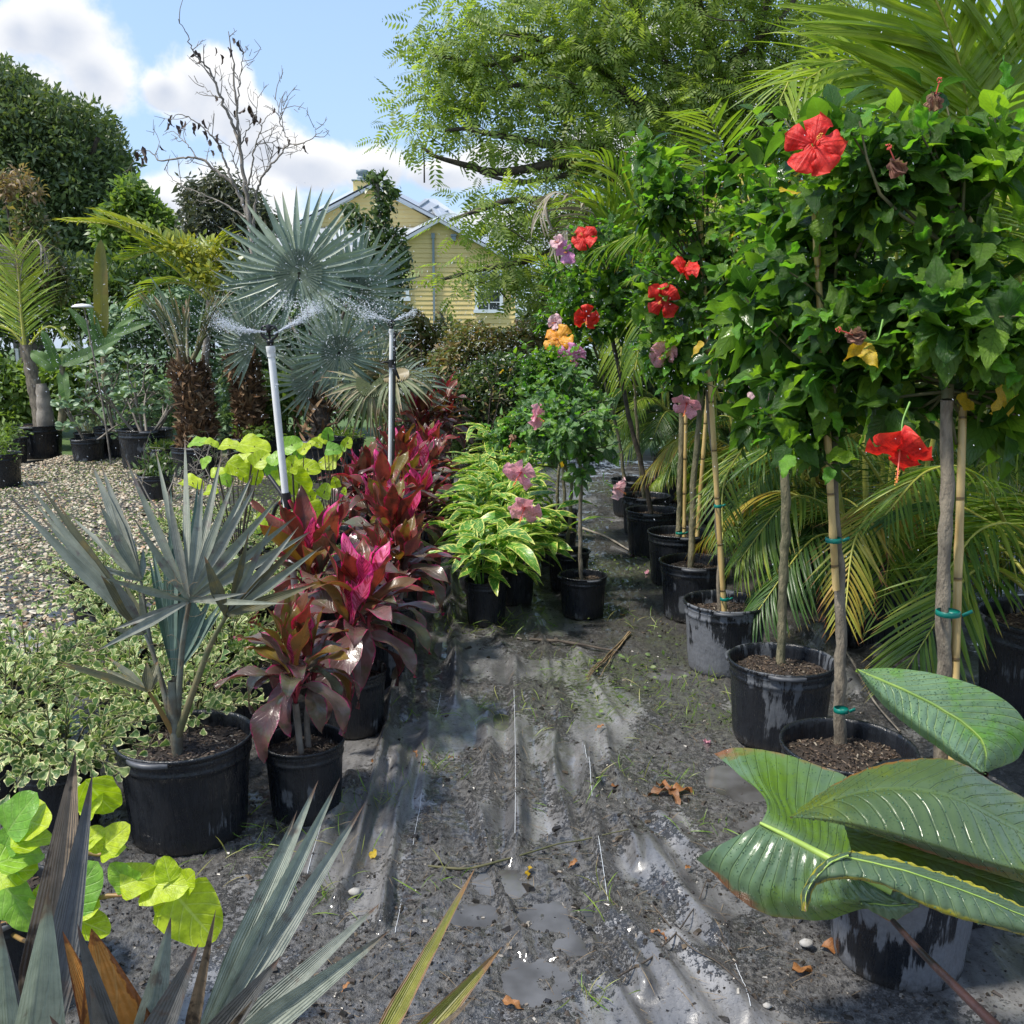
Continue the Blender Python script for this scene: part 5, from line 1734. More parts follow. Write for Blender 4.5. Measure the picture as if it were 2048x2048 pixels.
def blade_meshes(mat, W_=0.075, fold=0.55, curls=(0.05, 0.25, 0.5), prof='blade', nl=10, nw=4):
    key = (mat, W_, fold, curls, prof)
    if key not in BLADES:
        BLADES[key] = [mesh_from('leaflet', *leafT(W_, nl, nw, prof, fold, c, 0.0, seed=k), [MAT[mat]]) for k, c in enumerate(curls)]
    return BLADES[key]


def fan_frond(root, hub, axis, facing, Rr, nb, mat, spread=2.9, cone=0.35, petiole=None, pr=(0.009, 0.006), pmat='grey_stalk', W_=0.075, curls=(0.05, 0.2, 0.35), joined=0.42, rr=rng, objs=True, tipfall=0.0):
    """costa-less fan: segments spread about the hub.  axis = direction of the middle segment, facing = upper side normal"""
    hub = np.array(hub, float)
    ax = norm(np.array(axis, float))
    fc = np.array(facing, float)
    fc = norm(fc - ax * np.dot(fc, ax))
    sd_ = np.cross(ax, fc)
    g = Geo()
    if petiole is not None:
        g.add(*tube(catmull(petiole, 14), np.linspace(pr[0], pr[1], 14), 7))
    # pleated centre
    ths = np.linspace(-spread, spread, nb * 2 + 1)
    rows = []
    for k, f in enumerate(np.linspace(0.02, joined, 5)):
        lift = ((np.arange(len(ths)) % 2) * 2 - 1) * 0.04 * Rr * f / joined
        dirs = ax[None] * np.cos(ths)[:, None] + sd_[None] * np.sin(ths)[:, None]
        rows.append(hub + dirs * Rr * f + fc * (lift[:, None] + cone * Rr * f * 0.5))
    v = np.array(rows).reshape(-1, 3)
    uv = np.stack(np.meshgrid(np.arange(len(ths)) % 2 * 1.0, np.linspace(0.05, joined, 5)), -1).reshape(-1, 2)
    g.add(v, gridq(5, len(ths)), uv)
    gq = g
    me = g.mesh('frond', [MAT[mat], MAT[pmat]])
    if petiole is not None:
        k = 13 * 7
        me.polygons.foreach_set('material_index', np.array([1] * k + [0] * (len(me.polygons) - k), dtype=np.int32))
    fr = obj('frond', me, root)
    th = np.linspace(-spread, spread, nb)
    dirs = ax[None] * np.cos(th)[:, None] + sd_[None] * np.sin(th)[:, None]
    dirs = norm(dirs + fc * cone * 0.5 + rr.normal(size=(nb, 3)) * 0.025 - np.array([0, 0, tipfall]))
    Ls = Rr * (0.80 + 0.2 * np.cos(th * 0.55)) * rr.uniform(0.92, 1.06, nb)
    start = hub + dirs * (Rr * joined * 0.35)
    M = frames(start, dirs, fc - ax * 0.15, Ls * (1 - joined * 0.35))
    if objs:
        bm = blade_meshes(mat, W_, 0.55, curls)
        for k in range(nb):
            obj('leaflet', bm[int(rr.integers(len(bm)))], fr, M[k])
    else:
        v, q, u = scatter(leafT(W_, 5, 2, 'blade', 0.5, curls[1]), M)
        obj('leaflets', mesh_from('leaflets', v, q, u, [MAT[mat]]), fr, kind='stuff')
    return fr


def px_blade_frond(root, base, hub, tips, mat, widthpx=12, petiole=None, pmat='grey_stalk', pr=(0.011, 0.007), joined=0.0, mats=None, hubr=None):
    """fan frond whose segments are given one by one: hub (px,py,t), tips [(px,py,t)]"""
    h = W(*hub) - base
    g = Geo()
    if petiole is not None:
        p = [W(*a) - base for a in petiole]
        g.add(*tube(p, np.linspace(pr[0], pr[1], len(p)), 8, 16))
    else:
        g.add(*tube([h, h + [0, 0, 0.01]], [pr[1], pr[1]], 8))
    if joined:
        T_ = [W(*a[:3]) - base for a in tips]
        for i in range(len(T_) - 1):
            for f0, f1 in ((0.02, joined * 0.5), (joined * 0.5, joined)):
                a0, b0 = h + (T_[i] - h) * f0, h + (T_[i + 1] - h) * f0
                a1, b1 = h + (T_[i] - h) * f1, h + (T_[i + 1] - h) * f1
                md0, md1 = (a0 + b0) / 2 + [0, 0.012 * f0 / joined, 0], (a1 + b1) / 2 + [0, 0.012, 0]
                if f1 == joined:
                    md1 = md1 - (md1 - h) * 0.04
                g.add([a0, md0, b0, b1, md1, a1], [[0, 1, 4, 5], [1, 2, 3, 4]], [[0, f0], [.5, f0], [1, f0], [1, f1], [.5, f1], [0, f1]])
    me = g.mesh('frond', [MAT[mat], MAT[pmat]])
    k = 15 * 8 if petiole is not None else 8
    me.polygons.foreach_set('material_index', np.array([1] * k + [0] * (len(me.polygons) - k), dtype=np.int32))
    fr = obj('frond', me, root)
    for i, tp in enumerate(tips):
        e = W(*tp[:3]) - base
        L = np.linalg.norm(e - h)
        w = (tp[3] if len(tp) > 3 else widthpx) * tp[2] / FPX * 1.7
        m = (mats[i] if mats else mat)
        tocam = np.array([0, 0, CAMH]) - (base + (h + e) / 2)
        nvec = norm(tocam) + rdir(1)[0] * 0.55 + np.array([0, 0, 0.25])
        T = leafT(w / L, 14, 4, 'blade', 0.5, rng.uniform(-0.06, 0.12), 0, seed=i)
        me = mesh_from('leaflet', *T, [MAT[m]])
        obj('leaflet', me, fr, frames([h + (e - h) * 0.01], e - h, nvec, L)[0])
    return fr


def pinnate(root, pts, L, n, mat, width=0.06, droop=0.35, fwd=0.75, rad=(0.007, 0.002), stalk='palm_stalk', objs=False, start=0.22, vup=0.15, nrm=None, curls=(0.3, 0.7), rr=rng, label=None, maxpairs=None, tipmat=None):
    """feather frond along control points (local metres)"""
    c = catmull(pts, 30)
    s = np.concatenate([[0], np.cumsum(np.linalg.norm(np.diff(c, axis=0), axis=1))])
    s = s / s[-1]
    g = Geo()
    g.add(*tube(c, np.linspace(rad[0], rad[1], 30), 6))
    fr = obj('frond', g.mesh('frond', [MAT[stalk]]), root, label=label)
    f = np.linspace(start, 1.0, n)
    P = np.stack([np.interp(f, s, c[:, k]) for k in range(3)], -1)
    D = np.stack([np.interp(f, s, np.gradient(c[:, k])) for k in range(3)], -1)
    D = norm(D)
    up = np.array(nrm if nrm is not None else [0, 0, 1.0], float)
    Mx = []
    for sg in (-1, 1):
        side = norm(np.cross(D, up) * sg + 1e-6)
        nrmv = np.cross(side, D) * sg
        fw = fwd + 0.9 * f[:, None] ** 3
        d = norm(side + D * fw + nrmv * vup - np.array([0, 0, 1.0]) * droop * 0.6 + rr.normal(size=(n, 3)) * 0.06)
        le = L * (np.sin(np.pi * (0.16 + 0.74 * (f - start) / (1 - start))) ** 0.6) * rr.uniform(0.9, 1.06, n)
        Mx.append(frames(P + rr.normal(size=(n, 3)) * 0.002, d, nrmv + np.array([0, 0, 0.4]) + rr.normal(size=(n, 3)) * 0.25, le))
    Mx = np.concatenate(Mx)
    if objs:
        bm = blade_meshes(mat, width, 0.5, curls, 'strap', 6, 2)
        for k in range(len(Mx)):
            obj('leaflet', bm[int(rr.integers(len(bm)))], fr, Mx[k])
    else:
        v, q, u = scatter(leafT(width, 5, 2, 'strap', 0.45, curls[int(rr.integers(len(curls)))]), Mx)
        obj('leaflets', mesh_from('leaflets', v, q, u, [MAT[mat]]), fr, kind='stuff')
    return fr


def areca(x, y, label, D=0.6, H=0.42, nst=9, nfr=20, height=1.7, seed=0, mats=('areca', 'areca_dark', 'areca_bright'), L=0.42, low=True, tall=1.0, fl=1.25, style='pot_mid', objfr=0, npair=34):
    rr = np.random.default_rng(seed + 1200)
    root = thing('potted_areca_palm', (x, y, gz(x, y)), label, 'areca palm', 'clumping areca palms in big tubs behind the hibiscus row')
    z0 = pot_parts(root, D, H, style, 0.86, handles=False)
    stems = []
    for k in range(nst):
        a = k * 2.4
        b = np.array([math.cos(a), math.sin(a), 0]) * D * 0.28 * rr.uniform(0.3, 1)
        hh = rr.uniform(0.45, 1.0) * height * 0.55
        t = b * (1.5 + hh) + np.array([0, 0, z0 + hh])
        g = Geo()
        g.add(*tube([b + [0, 0, z0 - 0.02], (b + t) / 2 + [0, 0, z0 * 0.4], t], [0.018, 0.014, 0.012], 8, 10))
        obj('cane', g.mesh('cane', [MAT['yellow_stalk']]), root)
        stems.append((t, a))
    for k in range(nfr):
        t, a = stems[k % nst]
        a2 = rr.uniform(0, 6.28) if k % 2 else a + rr.uniform(-0.7, 0.7)
        o = np.array([math.cos(a2), math.sin(a2), 0])
        lowf = low and k >= nfr * 0.55
        ln = fl * rr.uniform(0.8, 1.15) * (0.8 if lowf else 1)
        up = rr.uniform(0.25, 0.6) if lowf else rr.uniform(0.9, 1.5) * tall
        s0 = t * (0.45 if lowf else 1.0)
        s0[2] = max(s0[2], z0)
        p1 = s0 + o * ln * 0.22 + [0, 0, up * ln * 0.42]
        p2 = s0 + o * ln * 0.55 + [0, 0, up * ln * 0.62]
        p3 = s0 + o * ln * 0.95 + [0, 0, up * ln * (0.42 if lowf else 0.6) - (0.25 if lowf else 0.1)]
        r_ = rr.random()
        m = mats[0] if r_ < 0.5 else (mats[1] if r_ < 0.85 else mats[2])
        if lowf and rr.random() < 0.12:
            m = 'areca_gold'
        pinnate(root, [s0, p1, p2, p3], L * rr.uniform(0.85, 1.1), npair, m, 0.042, 0.45 + 0.4 * rr.random(), 0.7, (0.009, 0.002), 'yellow_stalk', objs=(k < objfr), rr=rr, start=0.25)
    return root


# ---------------------------------------------------------------- surfaces lofted through traced rims
def loft(rows, n=40, m=6, jitter=0.0):
    """rows of 3d polylines; returns surface template"""
    C = np.array([catmull(r, n) for r in rows])          # K,n,3
    K = len(C)
    out = []
    for j in range(n):
        out.append(catmull(C[:, j], (K - 1) * m + 1))
    S = np.array(out)                                     # n, Kn, 3
    kn = S.shape[1]
    uv = np.stack(np.meshgrid(np.linspace(0, 1, kn), np.linspace(0, 1, n)), -1).reshape(-1, 2)
    return S, gridq(n, kn), uv


def big_leaf(root, base, rows, mat, n=60, m=8, ripple=0.004, nrib=17, name='leaf', flip=False, midrow=None, ridge=0.004, midw=0.006):
    S, q, uv = loft([[W(*p) - base for p in r] for r in rows], n, m)
    kn = S.shape[1]
    # normals for ribs
    du = np.gradient(S, axis=0)
    dv = np.gradient(S, axis=1)
    N = norm(np.cross(dv, du))
    cam_ = np.array([0, 0, CAMH]) - base
    if (np.einsum('ijk,ijk->ij', N, cam_ - S)).mean() < 0:
        N = -N
        q = q[:, ::-1]
    mid = kn // 2 if midrow is None else midrow * m
    a = np.abs(np.arange(kn) - mid) / max(mid, kn - 1 - mid)
    s = np.linspace(0, 1, n)
    ph = (s[:, None] - a[None] * 0.12) * nrib * 2 * np.pi
    rib = ripple * np.sin(ph + 2.5 * (fbm(s[:, None] * 5, a[None] * 2, 2, 3) - 0.5)) * np.minimum(1, a[None] * 3) * (1 - 0.75 * a[None] ** 2) * (0.4 + 1.1 * fbm(s[:, None] * 6 + 3, a[None] * 2, 2, 8))
    rib = rib + ripple * 1.4 * (fbm(s[:, None] * 7 + a[None], a[None] * 6, 3, 13) - 0.5)
    S = S + N * rib[..., None]
    if midrow is not None or True:
        S = S - N * (ridge * np.exp(-(a / 0.08) ** 2))[None, :, None]
    v2 = S.reshape(-1, 3)
    u = np.where(np.arange(kn) < mid, 0.5 * np.arange(kn) / max(mid, 1), 0.5 + 0.5 * (np.arange(kn) - mid) / max(kn - 1 - mid, 1))
    uv2 = np.stack(np.meshgrid(u, s), -1).reshape(-1, 2)
    lf = obj(name, mesh_from(name, v2, q, uv2, [MAT[mat]]), root)
    if 0 < mid < kn - 1 and midw > 0:
        g = Geo()
        g.add(*tube(S[:, mid] + N[:, mid] * 0.001, np.linspace(midw, midw * 0.3, n), 8))
        obj('midrib', g.mesh('midrib', [MAT['midrib']]), lf)
    return S, N


def drops_on(root, S, N, n, seed=0):
    rr = np.random.default_rng(seed)
    i = rr.integers(2, S.shape[0] - 2, n)
    j = rr.integers(1, S.shape[1] - 1, n)
    f = rr.uniform(0, 1, (n, 1))
    p = S[i, j] * (1 - f) + S[i, j + 1 if False else j - 1] * f + N[i, j] * 0.0006
    T = lathe([(1, 0), (0.85, 0.35), (0.5, 0.6), (0.02, 0.7)], 7)
    s = rr.lognormal(-7.05, 0.35, n)
    M = frames(p, rdir(n, 0, rr), N[i, j], s, s * rr.uniform(1, 1.9, n), s)
    v, q, u = scatter(T, M)
    obj('water_drops', mesh_from('water_drops', v, q, u, [MAT['clear_drop']]), root, kind='stuff')
MAT['midrib'] = simple('pale green midrib', (0.36, 0.5, 0.10), 0.4, 12, (0.26, 0.4, 0.08))
_m, _nt, _out = newmat('clear droplet')
principled(_nt, _out, base=(0.06, 0.12, 0.06), rough=0.02, ior=1.33, spec=0.9)
MAT['clear_drop'] = _m


def wy(px, py, Y):
    return PY(px, py, Y)


def far_vegetation():
    # ---- the big feathery tree over the middle and right
    Y = 14.0
    base = np.array([5.2, 15.0, 0.0])
    root = thing('feathery_tree', base, 'tall feathery leaved tree arching over from the top right, in front of the sky', 'tree')
    hub = (1540, 620)
    L = [([(1590, 760, 15), (1560, 680, 15), (1540, 620, 15)], 0.30, 0.24),
         ([(1540, 620, 15), (1400, 470, 14.6), (1300, 400, 14.2), (1180, 335, 13.8), (1120, 328, 13.6), (1000, 345, 13.4), (930, 330, 13.2), (868, 312, 13), (845, 295, 13)], 0.2, 0.02),
         ([(1300, 400, 14.2), (1200, 300, 14), (1100, 290, 13.6), (1000, 272, 13.4), (930, 258, 13.2), (890, 262, 13)], 0.1, 0.02),
         ([(1400, 470, 14.6), (1380, 300, 14.8), (1250, 190, 14.6), (1120, 90, 14.3), (1010, 70, 14), (930, 40, 14)], 0.16, 0.03),
         ([(1380, 300, 14.8), (1340, 150, 15), (1290, 60, 15), (1240, -60, 15)], 0.11, 0.04),
         ([(1540, 620, 15), (1470, 330, 15), (1440, 150, 15), (1400, 20, 15), (1380, -80, 15)], 0.18, 0.05),
         ([(1540, 620, 15), (1590, 330, 15.4), (1640, 130, 15.4), (1660, -60, 15.4)], 0.18, 0.05),
         ([(1590, 330, 15.4), (1540, 200, 15), (1520, 80, 15), (1550, -60, 15)], 0.09, 0.04),
         ([(1470, 330, 15), (1540, 230, 14.6), (1600, 190, 14.4), (1690, 150, 14.2)], 0.08, 0.03),
         ([(1400, 470, 14.6), (1250, 470, 13.6), (1150, 480, 13.2), (1060, 520, 12.8), (960, 540, 12.6), (880, 560, 12.5)], 0.10, 0.02),
         ([(1250, 470, 13.6), (1130, 410, 13.2), (1030, 400, 12.8), (960, 420, 12.6), (900, 440, 12.4)], 0.08, 0.02),
         ([(1180, 335, 13.8), (1090, 360, 13.5), (1020, 362, 13.2), (960, 345, 13)], 0.05, 0.02),
         ([(1250, 190, 14.6), (1150, 180, 14.2), (1050, 170, 14), (960, 180, 13.8)], 0.06, 0.02),
         ([(1440, 150, 15), (1500, 90, 14.8), (1560, 40, 14.6), (1600, -20, 14.6)], 0.06, 0.03),
         ([(1120, 90, 14.3), (1060, 110, 14), (990, 130, 13.8), (920, 120, 13.6), (860, 110, 13.5)], 0.05, 0.015)]
    branches(root, base, [([wy(*p) for p in pts], a, b) for pts, a, b in L], 'bark_dark', 'trunk')
    B = [pxblob(940, 60, 90, 75, 13.8), pxblob(880, 110, 55, 45, 13.6), pxblob(1010, 150, 120, 75, 13.8), pxblob(900, 190, 60, 40, 13.5), pxblob(1130, 40, 150, 90, 14.2), pxblob(1290, 60, 150, 110, 15),
         pxblob(1150, 190, 110, 80, 14), pxblob(1300, 210, 110, 90, 14.5), pxblob(1440, 60, 120, 110, 15), pxblob(1440, 230, 110, 110, 15), pxblob(1580, 60, 110, 100, 15), pxblob(1560, 220, 100, 90, 14.8),
         pxblob(1690, 60, 80, 90, 15), pxblob(845, 275, 38, 18, 13), pxblob(930, 255, 60, 30, 13.2), pxblob(1040, 265, 80, 38, 13.4), pxblob(1160, 300, 80, 45, 13.8), pxblob(915, 362, 25, 8, 13),
         pxblob(965, 405, 55, 14, 12.6), pxblob(1085, 395, 70, 34, 12.9), pxblob(975, 440, 55, 24, 12.6), pxblob(1150, 430, 100, 60, 13.3), pxblob(1270, 330, 100, 80, 14), pxblob(1360, 420, 90, 90, 14.5),
         pxblob(955, 545, 75, 22, 12.5), pxblob(1045, 540, 60, 30, 12.7), pxblob(900, 568, 20, 7, 12.4), pxblob(1140, 520, 70, 50, 13), pxblob(1240, 480, 90, 70, 13.6), pxblob(1110, 600, 30, 16, 12.8),
         pxblob(1200, 130, 80, 60, 14.2), pxblob(980, 330, 40, 14, 13.2), pxblob(1380, -40, 300, 80, 15.5), pxblob(1090, -40, 120, 70, 14.5), pxblob(1500, 420, 120, 90, 15.5), pxblob(1600, 330, 110, 70, 15.5)]
    T = sprayT(7, 0.36, 0.36, 0.25, 0.5)
    rc = np.random.default_rng(3)
    NC = 640
    cp, cu = blob_pts(B, NC, 0.15, rc)
    m_ = 14
    off = rc.normal(size=(NC, m_, 3)) * [0.24, 0.24, 0.15]
    pos = (cp[:, None] + off).reshape(-1, 3)
    dd = norm(off * [1, 1, 0.8] + rc.normal(size=off.shape) * 0.16 + [0, 0, -0.12]).reshape(-1, 3)
    n_ = norm(rc.normal(size=pos.shape) * 0.6 + [0, -0.4, 1])
    v, q, u = scatter(T, frames(pos - base, dd, n_, 0.30 * rc.uniform(0.7, 1.3, len(pos))))
    obj('crown', mesh_from('crown', v, q, u, [MAT['feather']]), root, kind='stuff')
    g = Geo()
    for k in range(0, NC, 2):
        e = cp[k] - base
        s = e + np.array([0.5, 0.3, -0.25]) * rc.uniform(0.6, 1.5) + rc.normal(size=3) * 0.2
        g.add(*tube([s, (s + e) / 2 + rc.normal(size=3) * 0.06, e], [0.011, 0.008, 0.004], 4, 6))
    obj('twigs', g.mesh('twigs', [MAT['bark_dark']]), root)
    # ---- dark oak, far left
    base = np.array([-15.0, 30.0, 0])
    root = thing('oak_tree', base, 'huge dark green rounded tree filling the upper left behind the nursery', 'tree')
    branches(root, base, [([(-15, 30, 0), (-15, 30, 3), (-14.8, 30, 6)], 0.5, 0.3), ([(-14.8, 30, 4), (-13, 29.5, 6), (-12, 29, 7.5)], 0.2, 0.06)], 'bark_dark')
    Y = 30
    B = [pxblob(40, 290, 130, 130, Y, 2.6), pxblob(120, 330, 110, 120, Y, 2.5), pxblob(190, 380, 75, 90, Y, 2), pxblob(-30, 240, 100, 90, Y, 2.4), pxblob(240, 420, 42, 60, Y, 1.2), pxblob(-120, 300, 150, 170, Y, 3),
         pxblob(60, 460, 150, 120, Y, 3), pxblob(200, 500, 90, 80, Y, 2), pxblob(25, 195, 55, 40, Y, 1.5), pxblob(90, 225, 55, 40, Y, 1.5), pxblob(160, 290, 50, 40, Y, 1.4), pxblob(215, 350, 40, 35, Y, 1.2)]
    crown(root, base, B, 15000, clumpT(10, 0.9, 0.5, seed=4), 0.33, 'oak', shell=0.6, seed=5)
    # ---- brighter tree to its right
    base = np.array([-8.8, 22.0, 0])
    root = thing('young_tree', base, 'bright green leafy tree in front of the right edge of the huge dark tree', 'tree')
    branches(root, base, [([(-8.8, 22, 0), (-8.8, 22, 2.5), (-8.7, 22, 4.6)], 0.12, 0.03)], 'bark_dark')
    B = [pxblob(265, 395, 26, 34, 22), pxblob(270, 440, 42, 40, 22), pxblob(305, 455, 36, 40, 22), pxblob(240, 470, 50, 36, 22), pxblob(320, 500, 40, 50, 22), pxblob(270, 520, 60, 50, 22)]
    crown(root, base, B, 1300, clumpT(8, 0.9, 0.5, seed=6), 0.3, 'bright', shell=0.3, seed=6)
    # ---- grey green bushy tree
    base = np.array([-5.6, 18.0, 0])
    root = thing('bushy_tree', base, 'dusky grey green bushy tree behind the bare tree and the great fan leaf', 'tree')
    branches(root, base, [([(-5.6, 18, 0), (-5.6, 18, 2), (-5.5, 18, 3.6)], 0.1, 0.03)], 'bark_dark')
    B = [pxblob(440, 375, 36, 30, 18), pxblob(405, 400, 40, 36, 18), pxblob(470, 400, 40, 34, 18), pxblob(430, 440, 70, 45, 18), pxblob(500, 440, 50, 45, 18), pxblob(400, 490, 60, 50, 18), pxblob(470, 500, 70, 50, 18)]
    crown(root, base, B, 1700, clumpT(9, 0.9, 0.4, seed=7), 0.22, 'greygreen', shell=0.25, seed=7)
    # ---- slender column of reddish green, left edge
    base = np.array([-8.0, 15.5, 0])
    root = thing('columnar_tree', base, 'slender tree with coppery top leaves near the left edge', 'tree')
    branches(root, base, [([(-7.9, 15.5, 0), (-7.85, 15.5, 2.5), (-7.95, 15.5, 4.2)], 0.06, 0.015), ([(-7.9, 15.5, 2.6), (-8.2, 15.5, 3.6), (-8.4, 15.5, 4.1)], 0.03, 0.01)], 'bark_dark')
    B = [pxblob(60, 440, 28, 34, 15.5), pxblob(72, 490, 34, 40, 15.5), pxblob(60, 540, 44, 50, 15.5), pxblob(100, 560, 34, 50, 15.5), pxblob(50, 400, 16, 26, 15.5)]
    crown(root, base, B, 900, clumpT(7, 0.9, 0.45, seed=8, curl=1.0), 0.2, 'redtip', shell=0.2, seed=8, up=-0.3)
    B = [pxblob(42, 358, 12, 22, 15.5), pxblob(12, 372, 22, 12, 15.5), pxblob(30, 390, 12, 16, 15.5), pxblob(68, 385, 12, 12, 15.5), pxblob(-5, 365, 14, 10, 15.5)]
    crown(root, base, B, 120, clumpT(6, 0.9, 0.45, seed=9, curl=1.0), 0.17, 'copper', 'copper_shoots', shell=0.1, seed=9, up=-0.2)
    # ---- bare tree
    Yb = 13.0
    base = wy(505, 700, Yb) * [1, 1, 0]
    root = thing('bare_tree', base, 'leafless grey tree with a few dark dead leaves standing against the clouds', 'tree')
    BL = [([(512, 690), (505, 500), (492, 390), (480, 290), (474, 220), (468, 150), (462, 90), (455, 62)], 0.075, 0.008),
          ([(480, 290), (460, 235), (440, 195), (425, 150), (405, 125), (385, 100), (375, 70), (357, 40)], 0.035, 0.006),
          ([(474, 220), (480, 160), (485, 110), (478, 80)], 0.016, 0.005), ([(485, 110), (495, 95)], 0.007, 0.003),
          ([(500, 440), (470, 375), (430, 340), (395, 315), (350, 318), (320, 322), (295, 300), (272, 305)], 0.04, 0.006),
          ([(470, 375), (440, 300), (415, 262), (385, 240), (362, 228), (340, 240)], 0.026, 0.005),
          ([(395, 315), (370, 285), (345, 262), (325, 270)], 0.012, 0.004),
          ([(505, 500), (512, 400), (528, 350), (560, 310), (580, 290), (610, 285), (632, 270), (645, 262)], 0.036, 0.005),
          ([(580, 290), (560, 240), (555, 205), (545, 190)], 0.012, 0.004), ([(560, 240), (568, 212)], 0.006, 0.003), ([(528, 350), (540, 320), (545, 300)], 0.01, 0.004),
          ([(492, 390), (505, 330), (510, 290), (530, 240), (545, 225)], 0.022, 0.005), ([(510, 290), (540, 285), (560, 300)], 0.010, 0.004),
          ([(440, 195), (425, 190), (400, 165)], 0.010, 0.004), ([(480, 290), (500, 250), (515, 215), (510, 180)], 0.014, 0.004),
          ([(500, 440), (450, 410), (400, 385), (360, 370), (330, 340)], 0.02, 0.005), ([(492, 390), (470, 330), (455, 290), (420, 270)], 0.015, 0.005),
          ([(512, 400), (505, 360), (520, 330)], 0.012, 0.004), ([(610, 285), (600, 300), (585, 298)], 0.006, 0.003), ([(632, 270), (628, 250)], 0.005, 0.003)]
    rr = np.random.default_rng(31)
    tips = []
    for k, (pts, r0, r1) in enumerate(BL):
        off = rr.normal() * 0.35 if k else 0
        p3 = [wy(a, b, Yb + off * i / len(pts)) for i, (a, b) in enumerate(pts)]
        n = 6 * len(pts)
        c = catmull(p3, n) - base
        c += rr.normal(size=(n, 3)) * 0.008
        g = Geo()
        g.add(*tube(c, np.linspace(r0, r1, n) * 0.72, 6))
        # side twigs, forking
        for i in range(n // 3, n, 2):
            if (k == 0 and i < n * 0.45) or rr.random() < 0.55:
                continue
            sgn = 1 if rr.random() < 0.5 else -1
            t = norm(c[min(i + 1, n - 1)] - c[i - 1])
            side = np.array([t[2] * sgn, rr.normal() * 0.4, -t[0] * sgn])
            d = norm(t * 0.7 + side * 0.8 + [0, 0, 0.25])
            Lt = rr.uniform(0.12, 0.4)
            p = c[i]
            q_ = p + d * Lt * 0.5 + rr.normal(size=3) * 0.02
            e = q_ + norm(d + rr.normal(size=3) * 0.3 + [0, 0, 0.3]) * Lt * 0.5
            g.add(*tube([p, q_, e], [0.006, 0.0045, 0.003], 4, 5))
            for _ in range(3):
                f = rr.uniform(0.3, 1)
                s = p + (e - p) * f
                e2 = s + norm(d + rr.normal(size=3) * 0.7) * Lt * 0.35
                g.add(*tube([s, e2], [0.004, 0.0022], 4))
            tips.append(e)
        obj('trunk' if k == 0 else 'branch', g.mesh('branch', [MAT['bark_pale']]), root)
    dl = [(338, 236), (352, 250), (370, 242), (385, 245), (392, 252), (399, 246), (408, 238), (360, 240), (335, 245), (430, 190), (420, 278), (437, 268), (437, 288), (422, 300), (281, 314), (292, 310), (285, 292), (270, 302), (320, 290),
          (392, 100), (398, 105), (430, 95), (440, 108), (465, 75), (478, 80), (455, 95), (400, 118), (490, 215), (497, 210), (505, 222), (512, 228), (520, 235), (495, 275), (548, 215), (575, 278), (556, 292), (610, 290), (469, 220), (345, 230), (404, 262)]
    dm = [mesh_from('dead_leaf', *leafT(0.42, 6, 2, 'ovate', 0.9, 0.8, 0.3, seed=k), [MAT['dead_dark']]) for k in range(2)]
    for (a, b) in dl:
        p = wy(a, b, Yb + rr.uniform(-0.2, 0.2)) - base
        obj('dead_leaf', dm[int(rr.integers(2))], root, frames([p], [rr.normal() * 0.3, rr.normal() * 0.3, -1], rdir(1, 0, rr), rr.uniform(0.1, 0.17))[0])
    # ---- shrubs and hedges across the back
    rrr = np.random.default_rng(8)
